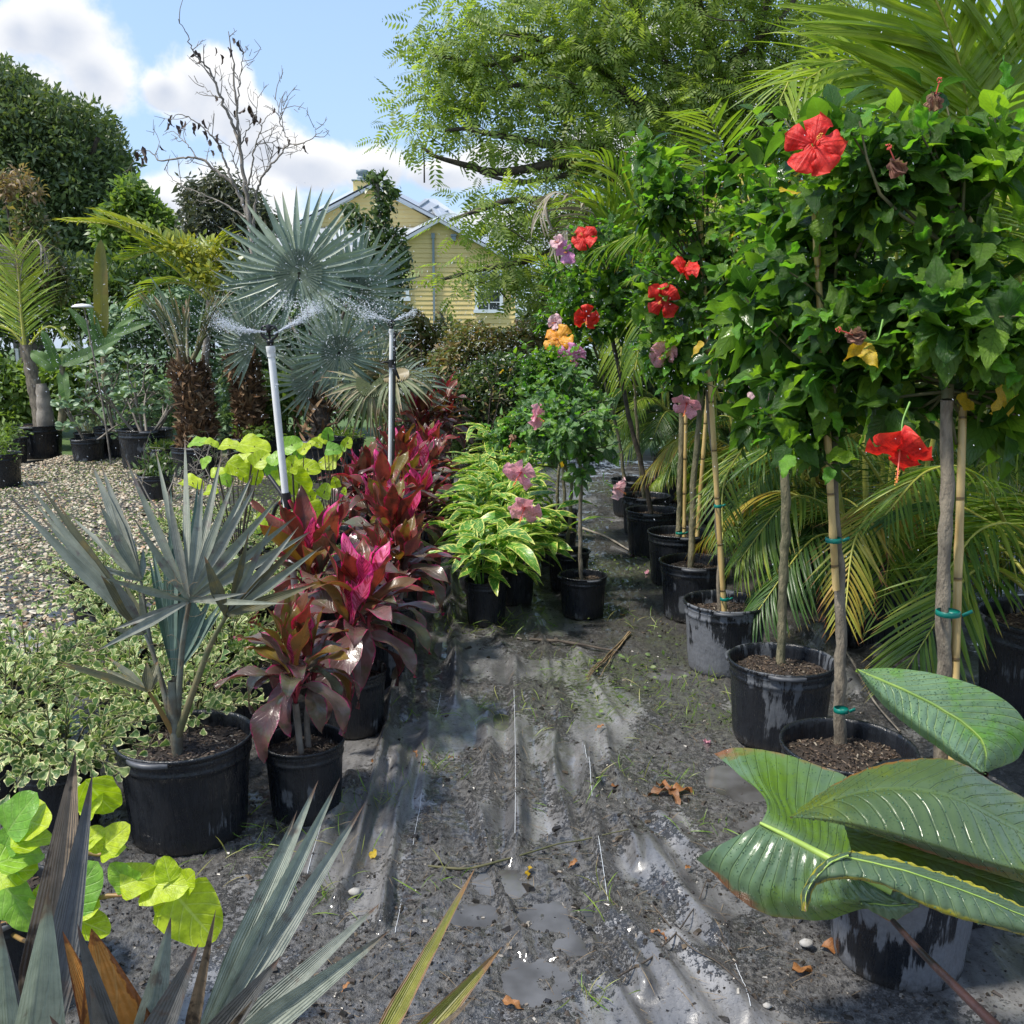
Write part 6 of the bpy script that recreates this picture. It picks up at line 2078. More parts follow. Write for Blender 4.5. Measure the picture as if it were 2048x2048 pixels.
    shrubs = [
        ('hedge', [(30, 600, 120, 70), (150, 590, 110, 70), (-80, 600, 120, 90)], 17.5, 'oak', 1500, 0.3, 'dark hedge behind the coconut palm at the far left'),
        ('hedge', [(280, 590, 120, 60), (390, 580, 110, 70), (200, 620, 90, 50)], 17.0, 'hedge', 1500, 0.24, 'dark hedge behind the banana plants and the golden fronds'),
        ('shrub', [(300, 650, 80, 50), (360, 640, 60, 60), (240, 660, 60, 40)], 14.8, 'clusia', 900, 0.2, 'pale green shrub left of the taller fibrous palm trunk'),
        ('shrub', [(20, 760, 55, 40), (80, 780, 40, 40), (-40, 770, 60, 50), (130, 760, 40, 50), (60, 820, 70, 30)], 15.2, 'bright', 800, 0.22, 'yellow green leafy shrub behind the leftmost tubs'),
        ('shrub', [(455, 620, 70, 60), (540, 640, 70, 60), (500, 700, 60, 60), (610, 680, 70, 60)], 13.8, 'clusia', 900, 0.2, 'grey green shrub between the two fibrous trunks'),
        ('shrub', [(560, 790, 55, 40), (520, 830, 50, 30), (610, 800, 40, 30)], 12.6, 'bright', 420, 0.17, 'leafy weeds growing under the great fan palm'),
        ('hedge', [(820, 680, 60, 50), (760, 700, 60, 60), (880, 690, 50, 50)], 15.0, 'hedge_red', 1400, 0.17, 'thin twiggy hedge in front of the arched house window'),
        ('hedge', [(950, 700, 70, 50), (1010, 695, 60, 35), (1060, 690, 50, 40), (1090, 720, 60, 60), (900, 740, 50, 50)], 13.6, 'hedge_red', 2600, 0.14, 'reddish tinged hedge below the small house window'),
        ('hedge', [(960, 790, 60, 50), (1010, 760, 60, 50), (900, 800, 40, 40), (1060, 770, 50, 60), (1100, 800, 50, 60)], 12.4, 'hedge', 2600, 0.13, 'glossy dark green hedge closing the end of the path'),
        ('shrub', [(1110, 610, 40, 50), (1090, 640, 40, 40), (1140, 620, 60, 60)], 17.5, 'oak', 900, 0.25, 'dark shrub to the right of the white house corner'),
        ('hedge', [(640, 620, 100, 50), (720, 640, 80, 50), (560, 600, 80, 50)], 17.8, 'hedge', 1200, 0.25, 'green hedge behind the silver fan palms'),
        ('hedge', [(1750, 500, 200, 160), (1900, 400, 180, 200), (1600, 560, 160, 150), (2050, 500, 150, 300), (1750, 750, 300, 140)], 11.5, 'oak', 3000, 0.30, 'dark mass of shrubs behind the areca palms on the right'),
        ('hedge', [(1400, 600, 120, 120), (1300, 680, 90, 90), (1450, 760, 140, 90), (1250, 780, 80, 60)], 14.5, 'oak', 1700, 0.28, 'dark shrubs behind the farthest hibiscus trees'),
    ]
    for nm, bl, Y, mt, n, sz, lab in shrubs:
        base = wy(bl[0][0], 700, Y) * [1, 1, 0]
        root = thing(nm, base, lab, nm)
        B = [pxblob(a, b, c, d, Y) for a, b, c, d in bl]
        lo = [(B[0][0] * [1, 1, 0.35], (B[0][1][0] * 1.3, B[0][1][1], max(0.3, B[0][0][2] * 0.3)), B[0][2] * 0.6)]
        cx = B[0][0]
        branches(root, base, [([(cx[0], cx[1], 0), (cx[0] + 0.05, cx[1], cx[2] * 0.5), (cx[0], cx[1], cx[2])], 0.04, 0.012)] +
                 [([(cx[0], cx[1], 0.1), (q[0][0] * 0.5 + cx[0] * 0.5, q[0][1], q[0][2] * 0.6), q[0]], 0.025, 0.008) for q in B[1:]], 'bark_dark', 'stem', 5)
        crown(root, base, B + lo, n, clumpT(8, 0.9, 0.5, seed=int(Y * 10)), sz, mt, 'foliage', shell=0.15, seed=int(Y * 7), flat=0.3)
    # twigs standing out of the hedge
    base = wy(890, 800, 12.0) * [1, 1, 0]
    root = thing('twiggy_bush', base, 'sparse bush with long bare stems in front of the yellow wall', 'bush')
    rr = np.random.default_rng(4)
    out, tips = [], []
    for k in range(9):
        grow((base[0] - base[0] + rr.uniform(-0.5, 0.6), rr.uniform(-0.3, 0.3), 0.3), (rr.uniform(-0.4, 0.4), 0, 1), rr.uniform(0.8, 1.3), 0.012, 2, out, tips, rr, 0.2, 3, 0.5)
    g = Geo()
    for p, a, b in out:
        g.add(*tube(p, np.linspace(a, b, len(p)), 4))
    obj('stems', g.mesh('stems', [MAT['bark_dark']]), root)
    pts = np.concatenate([p for p, a, b in out])[::2]
    v, q, u = scatter(leafT(0.5, 3, 2, 'ovate', 0.3, 0.4), frames(pts + rr.normal(size=pts.shape) * 0.02, rdir(len(pts), 0.3, rr), rdir(len(pts), 1, rr), rr.uniform(0.05, 0.09, len(pts))))
    obj('foliage', mesh_from('foliage', v, q, u, [MAT['hedge_red']]), root, kind='stuff')
    # vine covered pole before the house
    base = wy(750, 700, 14.5) * [1, 1, 0]
    root = thing('vine_pole', base, 'drooping leafy climber on a pole in front of the yellow house', 'vine')
    branches(root, base, [([wy(775, 720, 14.5), wy(765, 560, 14.5), wy(760, 450, 14.5), wy(753, 372, 14.5), wy(742, 350, 14.5)], 0.055, 0.04)], 'bark_pale', 'pole')
    B = [pxblob(745, 365, 20, 12, 14.5), pxblob(778, 390, 14, 22, 14.5), pxblob(762, 420, 22, 16, 14.5), pxblob(700, 430, 18, 14, 14.5), pxblob(720, 450, 24, 14, 14.5), pxblob(760, 470, 26, 30, 14.5), pxblob(788, 490, 16, 30, 14.5),
         pxblob(755, 520, 36, 36, 14.5), pxblob(800, 530, 22, 40, 14.5), pxblob(770, 570, 44, 30, 14.5)]
    crown(root, base, B, 520, clumpT(6, 0.9, 0.36, 'lance', seed=19, curl=0.9), 0.2, 'hedge', 'foliage', shell=0.1, seed=19, up=-0.9)


def mid_left():
    # ---- great silver fan palms
    rr = np.random.default_rng(21)
    Y1 = 10.8
    base = wy(640, 900, Y1 + 0.4) * [1, 1, 0]
    root = thing('silver_fan_palm', base, 'large silver green fan palm with round fans behind the sprinklers', 'fan palm')
    zb = pot_parts(root, 0.7, 0.5, 'pot', 0.9)
    g = Geo()
    n = 30
    c = catmull([[0, 0, zb - 0.05], [0.02, 0, zb + 0.2], [0.0, 0, zb + 0.5]], n)
    g.add(*tube(c, 0.13 * np.linspace(1.15, 0.7, n), 14, knob=0.1))
    tr = obj('trunk', g.mesh('trunk', [MAT['bark_dark']]), root)
    v, q, u = scatter(leafT(0.16, 4, 2, 'strap', 0.3, 0.3), frames(np.c_[rr.normal(0, 0.10, (160, 2)), rr.uniform(zb, zb + 0.6, 160)], rdir(160, 1.0, rr), rdir(160, 0, rr), rr.uniform(0.12, 0.3, 160)))
    obj('fibre', mesh_from('fibre', v, q, u, [MAT['fibre']]), tr, kind='stuff')
    top = np.array([0, 0, zb + 0.5])
    C_ = np.array([0, 0, CAMH])

    def fr(px, py, Y, Rpx, ax, face=(0, -1, 0.25), nb=44, spread=2.75, mat='fan_far', joined=0.42, objs=True, cone=0.3, curls=(0.05, 0.2, 0.35), W_=0.085, tipfall=0.0, src=None):
        h = wy(px, py, Y) - base
        Rm = Rpx * Y / FPX
        s_ = top if src is None else np.array(src)
        mid = (s_ + h) / 2 + np.array([0.0, 0.0, 0.12])
        fan_frond(root, h, ax, face, Rm, nb, mat, spread, cone, [s_, mid, h], (0.03, 0.017), 'grey_stalk', W_, curls, joined, rr, objs, tipfall)
    fr(598, 546, Y1 - 0.8, 178, (0.05, 0.15, 1), (0.05, -1, 0.25), 40, 2.95, W_=0.09, joined=0.26, cone=0.1)
    fr(706, 582, Y1 + 0.3, 142, (0.25, 0.1, 1), (0.35, -1, 0.15), 36, 2.6, W_=0.09, joined=0.24, cone=0.15)
    fr(678, 706, Y1 - 1.2, 118, (0, -0.1, 1), (0, -1, 0.3), 40, 3.0, joined=0.3, cone=0.2, tipfall=0.05)
    fr(510, 690, Y1 + 0.4, 120, (-0.3, 0, 1), (-0.5, -1, 0.1), 34, 2.4, joined=0.3)
    fr(750, 660, Y1 + 1.2, 90, (0.8, 0, 0.8), (0.1, -1, 0.1), 34, 2.2)
    fr(560, 600, Y1 + 0.8, 150, (-0.5, 0, 1), (-0.3, -1, 0.1), 34, 2.0, joined=0.25)
    fr(630, 760, Y1 + 0.2, 110, (-0.2, -0.2, 1), (-0.1, -1, 0.4), 30, 2.6, mat='fan_far')
    # ---- the drying fan palm by the second sprinkler
    base = wy(760, 880, 9.6) * [1, 1, 0]
    root = thing('dry_fan_palm', base, 'drooping fan palm with dry tan leaf tips behind the second sprinkler', 'fan palm')
    zb = pot_parts(root, 0.45, 0.38, 'pot', 0.85)
    top = np.array([0, 0, zb + 0.1])
    for (px, py, Y, Rpx, ax, face, mat) in [(742, 768, 9.3, 120, (0.1, -0.3, -0.6), (0.1, -0.7, 0.7), 'fan_brown'), (790, 752, 9.4, 115, (0.9, -0.2, 0.0), (0.0, -0.4, 0.9), 'fan_brown'),
                                          (800, 770, 9.8, 120, (0.8, 0.0, 0.3), (-0.1, -0.8, 0.6), 'fan_far'), (720, 760, 9.7, 95, (-0.9, -0.2, 0.1), (0.0, -0.5, 0.9), 'fan_brown'), (760, 745, 9.9, 100, (0.3, 0, 1), (0, -1, 0.3), 'fan_brown')]:
        h = wy(px, py, Y) - base
        fan_frond(root, h, ax, face, Rpx * Y / FPX, 30, mat, 2.2, 0.1, [top, (top + h) / 2 + [0, 0, 0.08], h], (0.014, 0.008), 'palm_stalk', 0.06, (0.5, 1.1, 1.6), 0.25, rr, True, 0.15)
    # ---- two date palms with fibrous trunks
    for (bx, by, tx, ty, wpx, Y, lab, sp, seed) in [((392), 925, 375, 735, 62, 11.3, 'thick fibrous palm trunk with upright clipped fronds, the taller left one', 150, 1), (497, 880, 478, 715, 46, 12.2, 'shorter dark fibrous palm trunk with clipped fronds behind the first sprinkler', 105, 2)]:
        rr = np.random.default_rng(seed)
        base = wy(bx, 900, Y) * [1, 1, 0]
        root = thing('fibrous_palm', base, lab, 'palm', 'stout palms with fibrous trunks')
        zb = pot_parts(root, 0.6, 0.42, 'pot', 0.9)
        t = wy(tx, ty, Y) - base
        c = catmull([[0, 0, zb - 0.1], [0.03, 0, (zb + t[2]) / 2], t], 30)
        r_ = wpx / 2 * Y / FPX
        g = Geo()
        g.add(*tube(c, r_ * np.interp(np.linspace(0, 1, 30), [0, .35, .75, 1], [0.7, 0.62, 0.95, 0.7]), 14, knob=0.12))
        tr = obj('trunk', g.mesh('trunk', [MAT['bark_dark']]), root)
        n = 2200
        th = rr.uniform(0, 6.28, n)
        k = rr.integers(0, 30, n)
        o = np.c_[np.cos(th), np.sin(th), np.zeros(n)]
        v, q, u = scatter(leafT(0.22, 4, 2, 'strap', 0.4, 0.5), frames(c[k] + o * r_ * 0.75, o * 0.6 + rr.normal(size=(n, 3)) * 0.5 + [0, 0, 0.5], o, rr.uniform(0.07, 0.19, n)))
        obj('fibre', mesh_from('fibre', v, q, u, [MAT['fibre']]), tr, kind='stuff')
        # boots of old fronds
        for j in range(16):
            a = j * 2.4
            o = np.array([math.cos(a), math.sin(a), 0])
            b = c[int(14 + 15 * j / 16)] + o * r_ * 0.6
            e = b + (o * 0.35 + np.array([0.0 if seed == 2 else -0.05, 0, 1])) * rr.uniform(0.15, 0.35)
            g = Geo()
            g.add(*tube([b, (b + e) / 2 + o * 0.04, e], [0.03, 0.02, 0.012], 6, 8))
            obj('leaf_base', g.mesh('leaf_base', [MAT['fibre']]), root)
        bm = blade_meshes('fan_brown', 0.07, 0.5, (0.05, 0.2, 0.4))
        bg = blade_meshes('fan_far', 0.07, 0.5, (0.05, 0.2, 0.4))
        for j in range(9):
            a = j * 2.4
            o = np.array([math.cos(a), math.sin(a), 0])
            hub = t + o * r_ * 0.8 + [0, 0, 0.15 + 0.15 * rr.random()]
            d = norm(o * 0.38 + np.array([0, 0, 1.0]))
            Lf = sp * 0.75 * Y / FPX * rr.uniform(0.7, 1.1)
            g = Geo()
            g.add(*tube([t, hub, hub + d * Lf * 0.5], [0.03, 0.022, 0.012], 6, 8))
            f = obj('frond', g.mesh('frond', [MAT['palm_stalk']]), root)
            for m in range(13):
                e = norm(d + o * 0.1 + rr.normal(size=3) * 0.14)
                obj('leaflet', (bm if rr.random() < 0.65 else bg)[m % 3], f, frames([hub + d * Lf * 0.04 * m], e, o * -1 + rr.normal(size=3) * 0.3, Lf * rr.uniform(0.5, 0.95))[0])
    # ---- small coconut like palm far left
    rr = np.random.default_rng(5)
    Y = 13.6
    base = wy(76, 860, Y) * [1, 1, 0]
    root = thing('small_palm', base, 'young palm with one upright yellow green feather frond, in a tub far left', 'palm')
    zb = pot_parts(root, 0.66, 0.46, 'pot', 0.95)
    top = wy(52, 690, Y) - base
    g = Geo()
    g.add(*tube(catmull([[0.08, 0, zb - 0.05], [0.0, 0, (zb + top[2]) / 2], top], 20), np.linspace(0.115, 0.075, 20), 12, knob=0.12))
    obj('trunk', g.mesh('trunk', [MAT['bark']]), root)
    g = Geo()
    g.add(*tube([[0.16, -0.1, zb - 0.05], [0.17, -0.1, zb + 0.35], [0.15, -0.1, zb + 0.62]], [0.11, 0.1, 0.07], 10, 12, knob=0.1))
    obj('cut_stump', g.mesh('cut_stump', [MAT['bark_pale']]), root)
    P_ = lambda *a: [wy(x, y, Y + 0.0) - base for x, y in a]
    pinnate(root, P_((50, 695), (42, 620), (38, 560), (32, 500)), 0.75, 34, 'palm_yg', 0.045, 0.0, 0.75, (0.028, 0.008), 'yellow_stalk', True, 0.1, nrm=[0, -1, 0], vup=0.05, rr=rr)
    pinnate(root, P_((55, 695), (85, 660), (110, 655), (150, 690)), 0.4, 18, 'palm_yg', 0.05, 0.5, 0.75, (0.02, 0.006), 'yellow_stalk', False, 0.1, rr=rr)
    pinnate(root, P_((50, 695), (20, 660), (-20, 650), (-50, 680)), 0.5, 18, 'palm_yg', 0.05, 0.5, 0.75, (0.02, 0.006), 'yellow_stalk', False, 0.1, rr=rr)
    pinnate(root, P_((36, 560), (30, 520), (5, 490), (-20, 500)), 0.5, 20, 'dry', 0.035, 0.8, 0.5, (0.01, 0.004), 'bark_pale', False, 0.1, rr=rr, label='dead grey frond')
    pinnate(root, P_((40, 560), (50, 510), (75, 480), (100, 530)), 0.45, 22, 'dry', 0.035, 0.9, 0.5, (0.01, 0.004), 'bark_pale', False, 0.1, rr=rr, label='dead grey frond')
    # ---- yellow green feather palm behind
    Y = 13.2
    base = wy(420, 700, Y) * [1, 1, 0]
    root = thing('golden_palm', base, 'palm with broad yellow green fronds reaching left above the banana leaves', 'palm')
    branches(root, base, [([(base[0], base[1], 0), (base[0] - 0.1, base[1], 1), wy(420, 600, Y)], 0.06, 0.05)], 'bark_pale')
    P_ = lambda *a: [wy(x, y, Y + 0.1 * i) - base for i, (x, y) in enumerate(a)]
    for pts, n, m in [(((420, 605), (330, 520), (240, 455), (132, 442)), 30, 'yellowgreen'), (((420, 605), (350, 500), (290, 460), (200, 425)), 28, 'yellowgreen'), (((420, 605), (370, 520), (320, 500), (250, 520)), 26, 'palm_yg'),
                      (((425, 605), (420, 520), (440, 480), (500, 490)), 24, 'yellowgreen'), (((425, 605), (400, 540), (380, 500), (350, 470)), 22, 'gold'), (((425, 605), (430, 560), (460, 530), (500, 560)), 22, 'gold'), (((425, 605), (380, 570), (320, 570), (270, 610)), 22, 'palm_yg')]:
        pinnate(root, P_(*pts), 0.42, n, m, 0.13, 0.1, 0.7, (0.02, 0.006), 'yellow_stalk', m == 'yellowgreen', 0.2, vup=0.5, rr=rr)
    v_, u_ = blob_pts([pxblob(350, 495, 40, 12, Y), pxblob(400, 500, 60, 20, Y), pxblob(430, 540, 50, 40, Y)], 130, 0.1, rr)
    v, q, u = scatter(clumpT(6, 0.9, 0.5, seed=3), frames(v_ - base, rdir(130, 0.2, rr), rdir(130, 1, rr), 0.16))
    obj('golden_blossom', mesh_from('golden_blossom', v, q, u, [MAT['gold']]), root, kind='stuff')
    # ---- banana plants
    def banana(name_base, Yb, lv, lab, stems):
        base = wy(*name_base, Yb) * [1, 1, 0]
        root = thing('banana_plant', base, lab, 'banana plant', 'banana plants at the left')
        for (x0, y0, x1, y1, r_) in stems:
            g = Geo()
            a, b = wy(x0, y0, Yb) - base, wy(x1, y1, Yb) - base
            a[2] = max(a[2], 0)
            g.add(*tube([a, (a + b) / 2 + [0.03, 0, 0], b], [r_, r_ * 0.85, r_ * 0.6], 9, 10))
            obj('stem', g.mesh('stem', [MAT['bark_green']]), root)
        for (x0, y0, x1, y1, w, nx, mt, cu) in lv:
            a, b = wy(x0, y0, Yb) - base, wy(x1, y1, Yb - 0.2) - base
            L_ = np.linalg.norm(b - a)
            T = leafT(0.6 * w * Yb / FPX / L_, 20, 8, 'paddle', 0.3, cu, 0.16, seed=int(x0))
            obj('leaf', mesh_from('leaf', *T, [MAT[mt]]), root, frames([a], b - a, [nx, -1, 0.35], L_)[0])
    banana((205, 740), 13.5, [(205, 690, 198, 478, 46, 0.2, 'banana_red', 0.15), (205, 700, 140, 610, 26, 0.5, 'banana', 0.5), (210, 690, 165, 600, 30, -0.3, 'banana', 0.4), (215, 690, 250, 620, 30, -0.6, 'banana', 0.7)],
           'banana plant with one upright reddish paddle leaf', [(208, 800, 205, 690, 0.07), (180, 800, 178, 640, 0.03)])
    banana((130, 760), 13.0, [(120, 730, 215, 690, 40, 0.1, 'banana', 0.5), (150, 725, 235, 672, 46, -0.1, 'banana', 0.2), (120, 740, 85, 660, 30, 0.4, 'banana', 0.6), (115, 740, 60, 700, 44, 0.2, 'banana', 0.9), (125, 740, 130, 800, 36, 0.2, 'banana', 0.4), (210, 680, 290, 635, 30, 0.1, 'banana', 0.6)],
           'banana plant with wide torn green leaves behind the small palm', [(122, 860, 124, 730, 0.06)])
    # ---- paddle leaf shrub with bare grey stems in big tubs
    for (px, Y, D, lab, seed) in [(292, 12.2, 0.7, 'grey green paddle leaved shrub in the widest black tub on the left', 3), (235, 13.4, 0.62, 'paddle leaved shrub in a tub between the small palm and the widest tub', 4), (175, 12.9, 0.46, 'low paddle leaved shrub in a small tub right of the small palm', 6)]:
        rr = np.random.default_rng(seed)
        base = wy(px, 880, Y) * [1, 1, 0]
        root = thing('potted_shrub', base, lab, 'shrub', 'paddle leaved shrubs in tubs')
        zb = pot_parts(root, D, D * 0.75, 'pot_mid', 0.9)
        out, tips = [], []
        for k in range(7 if D > .5 else 3):
            a = k * 2.4
            grow((0.12 * math.cos(a), 0.12 * math.sin(a), zb), (math.cos(a) * 0.7, math.sin(a) * 0.5, 1), 0.6 * D / 0.62, 0.018, 2, out, tips, rr, 0.25, 3, 0.62)
        g = Geo()
        for p, a, b in out:
            g.add(*tube(p, np.linspace(a, b, len(p)), 5))
        obj('stems', g.mesh('stems', [MAT['bark_pale']]), root)
        pos, d, nn = [], [], []
        for p, dd in tips:
            for j in range(7):
                a = j * 1.3 + rr.uniform(0, 1)
                o = np.array([math.cos(a), math.sin(a), 0.35])
                pos.append(p - dd * 0.02 * j)
                d.append(o + dd * 0.4)
                nn.append(dd + rr.normal(size=3) * 0.3 + [0, -0.2, 0.4])
        M = frames(pos, np.array(d), np.array(nn), rr.uniform(0.08, 0.14, len(pos)))
        tm = [mesh_from('leaf', *leafT(0.52, 6, 4, 'obovate', f, c), [MAT['clusia']]) for f, c in ((0.2, 0.3), (0.4, 0.7))]
        leaves(root, base, tm, leafT(0.5, 3, 2, 'obovate', 0.2, 0.4), M, MAT['clusia'], maxobj=290)
    # ---- further tubs standing about, each with something small in it
    tubs = [(-6, 900, 10.5, 0.5, 'bright', 'black tub of fresh green shoots cut by the left edge of the view', 0.25), (20, 850, 13.0, 0.4, 'bright', 'dark pot behind the tub at the left edge', 0.2), (438, 862, 15.6, 0.44, 'lime_mid', 'small tapered black pot with seedlings between the fibrous trunks', 0.12),
            (330, 885, 11.8, 0.40, 'moss', 'empty looking grey black pot touching the left fibrous trunk', 0.05), (312, 975, 9.6, 0.36, 'hedge', 'low black pot with a feathery seedling on the gravel', 0.16), (428, 775, 19.0, 0.5, 'moss', 'grey tub far back left, first of a distant pair', 0.1), (450, 778, 19.5, 0.5, 'moss', 'pale grey tub far back left, right one of a distant pair', 0.1),
            (520, 885, 12.0, 0.5, 'bright', 'black tub under the great fan palm, left of it', 0.2), (178, 880, 13.8, 0.42, 'straw_leaf', 'weathered pot of brown tufted grass', 0.3), (690, 875, 12.2, 0.5, 'bright', 'black tub behind the cordylines at the right of the fan palm', 0.1)]
    for k, (px, py, Y, D, mt, lab, hh) in enumerate(tubs):
        rr = np.random.default_rng(k + 70)
        base = wy(px, py, Y) * [1, 1, 0]
        root = thing('potted_plant', base, lab, 'potted plant', 'other pots on the left')
        zb = pot_parts(root, D, D * 0.85, 'pot_mid' if k % 2 else 'pot', 0.9)
        n = 70
        mm = {'straw_leaf': 'fan_brown'}.get(mt, mt)
        p = np.c_[rr.normal(0, D * 0.2, (n, 2)), zb + rr.uniform(0, hh, n)]
        if mt == 'straw_leaf':
            v, q, u = scatter(leafT(0.03, 5, 1, 'blade', 0, 0.9), frames(p * [1, 1, 0] + [0, 0, zb], rdir(n, 1.3, rr), rdir(n, 0, rr), rr.uniform(0.2, 0.4, n)))
        else:
            v, q, u = scatter(clumpT(6, 0.9, 0.45, seed=k), frames(p, rdir(n, 0.5, rr), rdir(n, 1, rr), 0.11))
        obj('foliage', mesh_from('foliage', v, q, u, [MAT[mm]]), root, kind='stuff')
    # ---- white marker post and lamp shade, far left
    for (x, y0, y1, w, lab) in [(160, 720, 652, 10, 'white square post standing on the lawn behind the banana plants'), (40, 760, 700, 6, 'thin white post at the far left behind the small palm')]:
        base = wy(x, y0, 17) * [1, 1, 0]
        h = wy(x, y1, 17)[2]
        g = Geo()
        g.add(*box((0, 0, h / 2), (w * 17 / FPX, w * 17 / FPX, h)))
        g.add(*box((0, 0, h + 0.01), (w * 17 / FPX * 1.2, w * 17 / FPX * 1.2, 0.03)))
        o = obj('post', g.mesh('post', [MAT['pvc']], False))
        o.location = base
        tag(o, lab, 'post')
    b = wy(165, 612, 12.6)
    base = b * [1, 1, 0]
    g = Geo()
    g.add(*tube([[0.22, 0, 0], [0.16, 0, 0.9], [0.02, 0, b[2] - 0.02]], [0.012, 0.012, 0.01], 7, 12))
    g.add(*lathe([(0.01, 0.03), (0.09, 0.02), (0.14, -0.01), (0.135, -0.02), (0.01, -0.015)], 18, (0, 0, b[2])))
    me = g.mesh('garden_lamp', [MAT['pvc'], MAT['bark_pale']])
    me.polygons.foreach_set('material_index', np.array([1] * 77 + [0] * (len(me.polygons) - 77), dtype=np.int32))
    o = obj('garden_lamp', me)
    o.location = base
    tag(o, 'white disc shaded garden lamp on a thin leaning stem among the banana leaves', 'lamp')
    # ---- wire fence far behind on the left
    base = wy(300, 690, 19.5) * [1, 1, 0]
    root = thing('wire_fence', base, 'low green wire fence at the back of the lawn on the left', 'fence')
    x0, x1 = wy(-80, 690, 19.5)[0] - base[0], wy(480, 690, 19.5)[0] - base[0]
    for k in range(9):
        x = x0 + (x1 - x0) * k / 8
        g = Geo()
        g.add(*tube([[x, 0, 0], [x, 0, 1.3]], [0.03, 0.03], 8))
        obj('post', g.mesh('post', [MAT['bark_dark']]), root)
    g = Geo()
    for z in np.arange(0.1, 1.3, 0.1):
        g.add(*tube([[x0, 0, z], [x1, 0, z]], [0.004, 0.004], 4))
    for x in np.arange(x0, x1, 0.12):
        g.add(*tube([[x, 0.006, 0], [x, 0.006, 1.25]], [0.003, 0.003], 4))
    obj('mesh_wire', g.mesh('mesh_wire', [MAT['bark_dark']]), root, kind='stuff')


def sprinklers():
    def sprinkler(top, bot, Y, r_, lab, head, scale=1.0):
        a = wy(*top, Y)
        b = wy(*bot, Y)
        k = b[2] / (a[2] - b[2])
        f = b + (b - a) * k
        base = np.array([f[0], Y, gz(f[0], Y)])
        root = thing('sprinkler', base, lab, 'sprinkler', 'irrigation sprinklers on white risers')
        A = a - base
        d = norm(A)
        g = Geo()
        L_ = np.linalg.norm(A)
        g.add(*tube([d * 0.02, A], [r_, r_], 16))
        p = obj('riser', g.mesh('riser', [MAT['pvc']]), root)
        g = Geo()
        g.add(*tube([A - d * 0.05 * scale, A - d * 0.03 * scale, A - d * 0.028 * scale, A], [r_ * 1.22, r_ * 1.22, r_ * 1.3, r_ * 1.3], 16))
        obj('coupling', g.mesh('coupling', [MAT['pvc']]), p)
        # black impact head: a collar, two curved arms and a spinning nozzle
        s = scale
        x = np.array([1.0, 0, 0])
        g = Geo()
        g.add(*tube([A - d * 0.005 * s, A + d * 0.012 * s, A + d * 0.014 * s, A + d * 0.024 * s, A + d * 0.03 * s], np.array([0.015, 0.015, 0.018, 0.018, 0.010]) * s, 12))
        obj('collar', g.mesh('collar', [MAT['black']]), root)
        hub = A + d * 0.085 * s
        for sg in (-1, 1):
            g = Geo()
            g.add(*tube([A + d * 0.026 * s, A + d * 0.036 * s + x * sg * 0.022 * s, A + d * 0.052 * s + x * sg * 0.036 * s, A + d * 0.075 * s + x * sg * 0.036 * s, A + d * 0.09 * s + x * sg * 0.026 * s, A + d * 0.092 * s + x * sg * 0.006 * s], 0.0055 * s, 7, 22))
            obj('arm', g.mesh('arm', [MAT['black']]), root)
            g = Geo()
            g.add(*tube([A + d * 0.046 * s, A + d * 0.055 * s + x * sg * 0.032 * s], 0.004 * s, 6))
            obj('brace', g.mesh('brace', [MAT['black']]), root)
        g = Geo()
        g.add(*tube([A + d * 0.03 * s, A + d * 0.06 * s, A + d * 0.062 * s, A + d * 0.09 * s, A + d * 0.1 * s], np.array([0.006, 0.006, 0.013, 0.014, 0.009]) * s, 10))
        g.add(*tube([hub - d * 0.015 * s, hub - d * 0.003 * s + x * 0.03 * s + [0, -0.02 * s, 0]], [0.007 * s, 0.004 * s], 8))
        g.add(*tube([hub - d * 0.015 * s, hub - d * 0.01 * s - x * 0.03 * s + [0, -0.01 * s, 0]], [0.007 * s, 0.004 * s], 8))
        obj('nozzle', g.mesh('nozzle', [MAT['black']]), root)
        return root, base, A, d
    root, base, A, d = sprinkler((541, 692), (578, 1060), 4.42, 0.0165, 'near sprinkler on a white pipe leaning left, spinning head with two water jets', 1, 0.98)
    j = wy(572, 985, 4.42) - base
    k = wy(577, 1018, 4.42) - base
    g = Geo()
    g.add(*tube([j, k], [0.021, 0.021], 14))
    obj('black_joint', g.mesh('black_joint', [MAT['black']]), root)
    g = Geo()
    g.add(*tube([wy(572, 1000, 4.42) - base, wy(555, 975, 4.46) - base, wy(538, 952, 4.5) - base], [0.011, 0.011, 0.011], 8))
    g.add(*tube([wy(574, 1003, 4.42) - base, wy(554, 1010, 4.46) - base, wy(540, 1050, 4.5) - base], [0.010, 0.010, 0.010], 8, 10))
    obj('side_hose', g.mesh('side_hose', [MAT['black']]), root)
    root2, base2, A2, d2 = sprinkler((783, 658), (781, 850), 6.3, 0.013, 'farther sprinkler on a thin white pipe strapped to a black stake', 1, 0.6)
    g = Geo()
    g.add(*tube([[0.022, 0, 0], A2 + [0.022, 0, -0.02]], [0.009, 0.009], 8))
    obj('stake', g.mesh('stake', [MAT['black']]), root2)
    tz = wy(783, 727, 6.3) - base2
    g = Geo()
    g.add(*tube([tz - [0, 0, 0.025], tz + [0, 0, 0.025]], [0.024, 0.024], 10))
    g.add(*tube([tz, tz + [0.02, -0.02, -0.03], tz + [0.05, -0.02, -0.1]], [0.008, 0.012, 0.008], 6, 8))
    g.add(*tube([tz, tz + [-0.04, -0.02, 0.01], tz + [-0.07, -0.02, 0.0]], [0.008, 0.006, 0.004], 6, 8))
    obj('strap', g.mesh('strap', [MAT['black']]), root2)
    # water
    rr = np.random.default_rng(77)
    T = lathe([(0.02, -1), (0.7, -0.5), (1, 0), (0.7, 0.6), (0.02, 1)], 5)

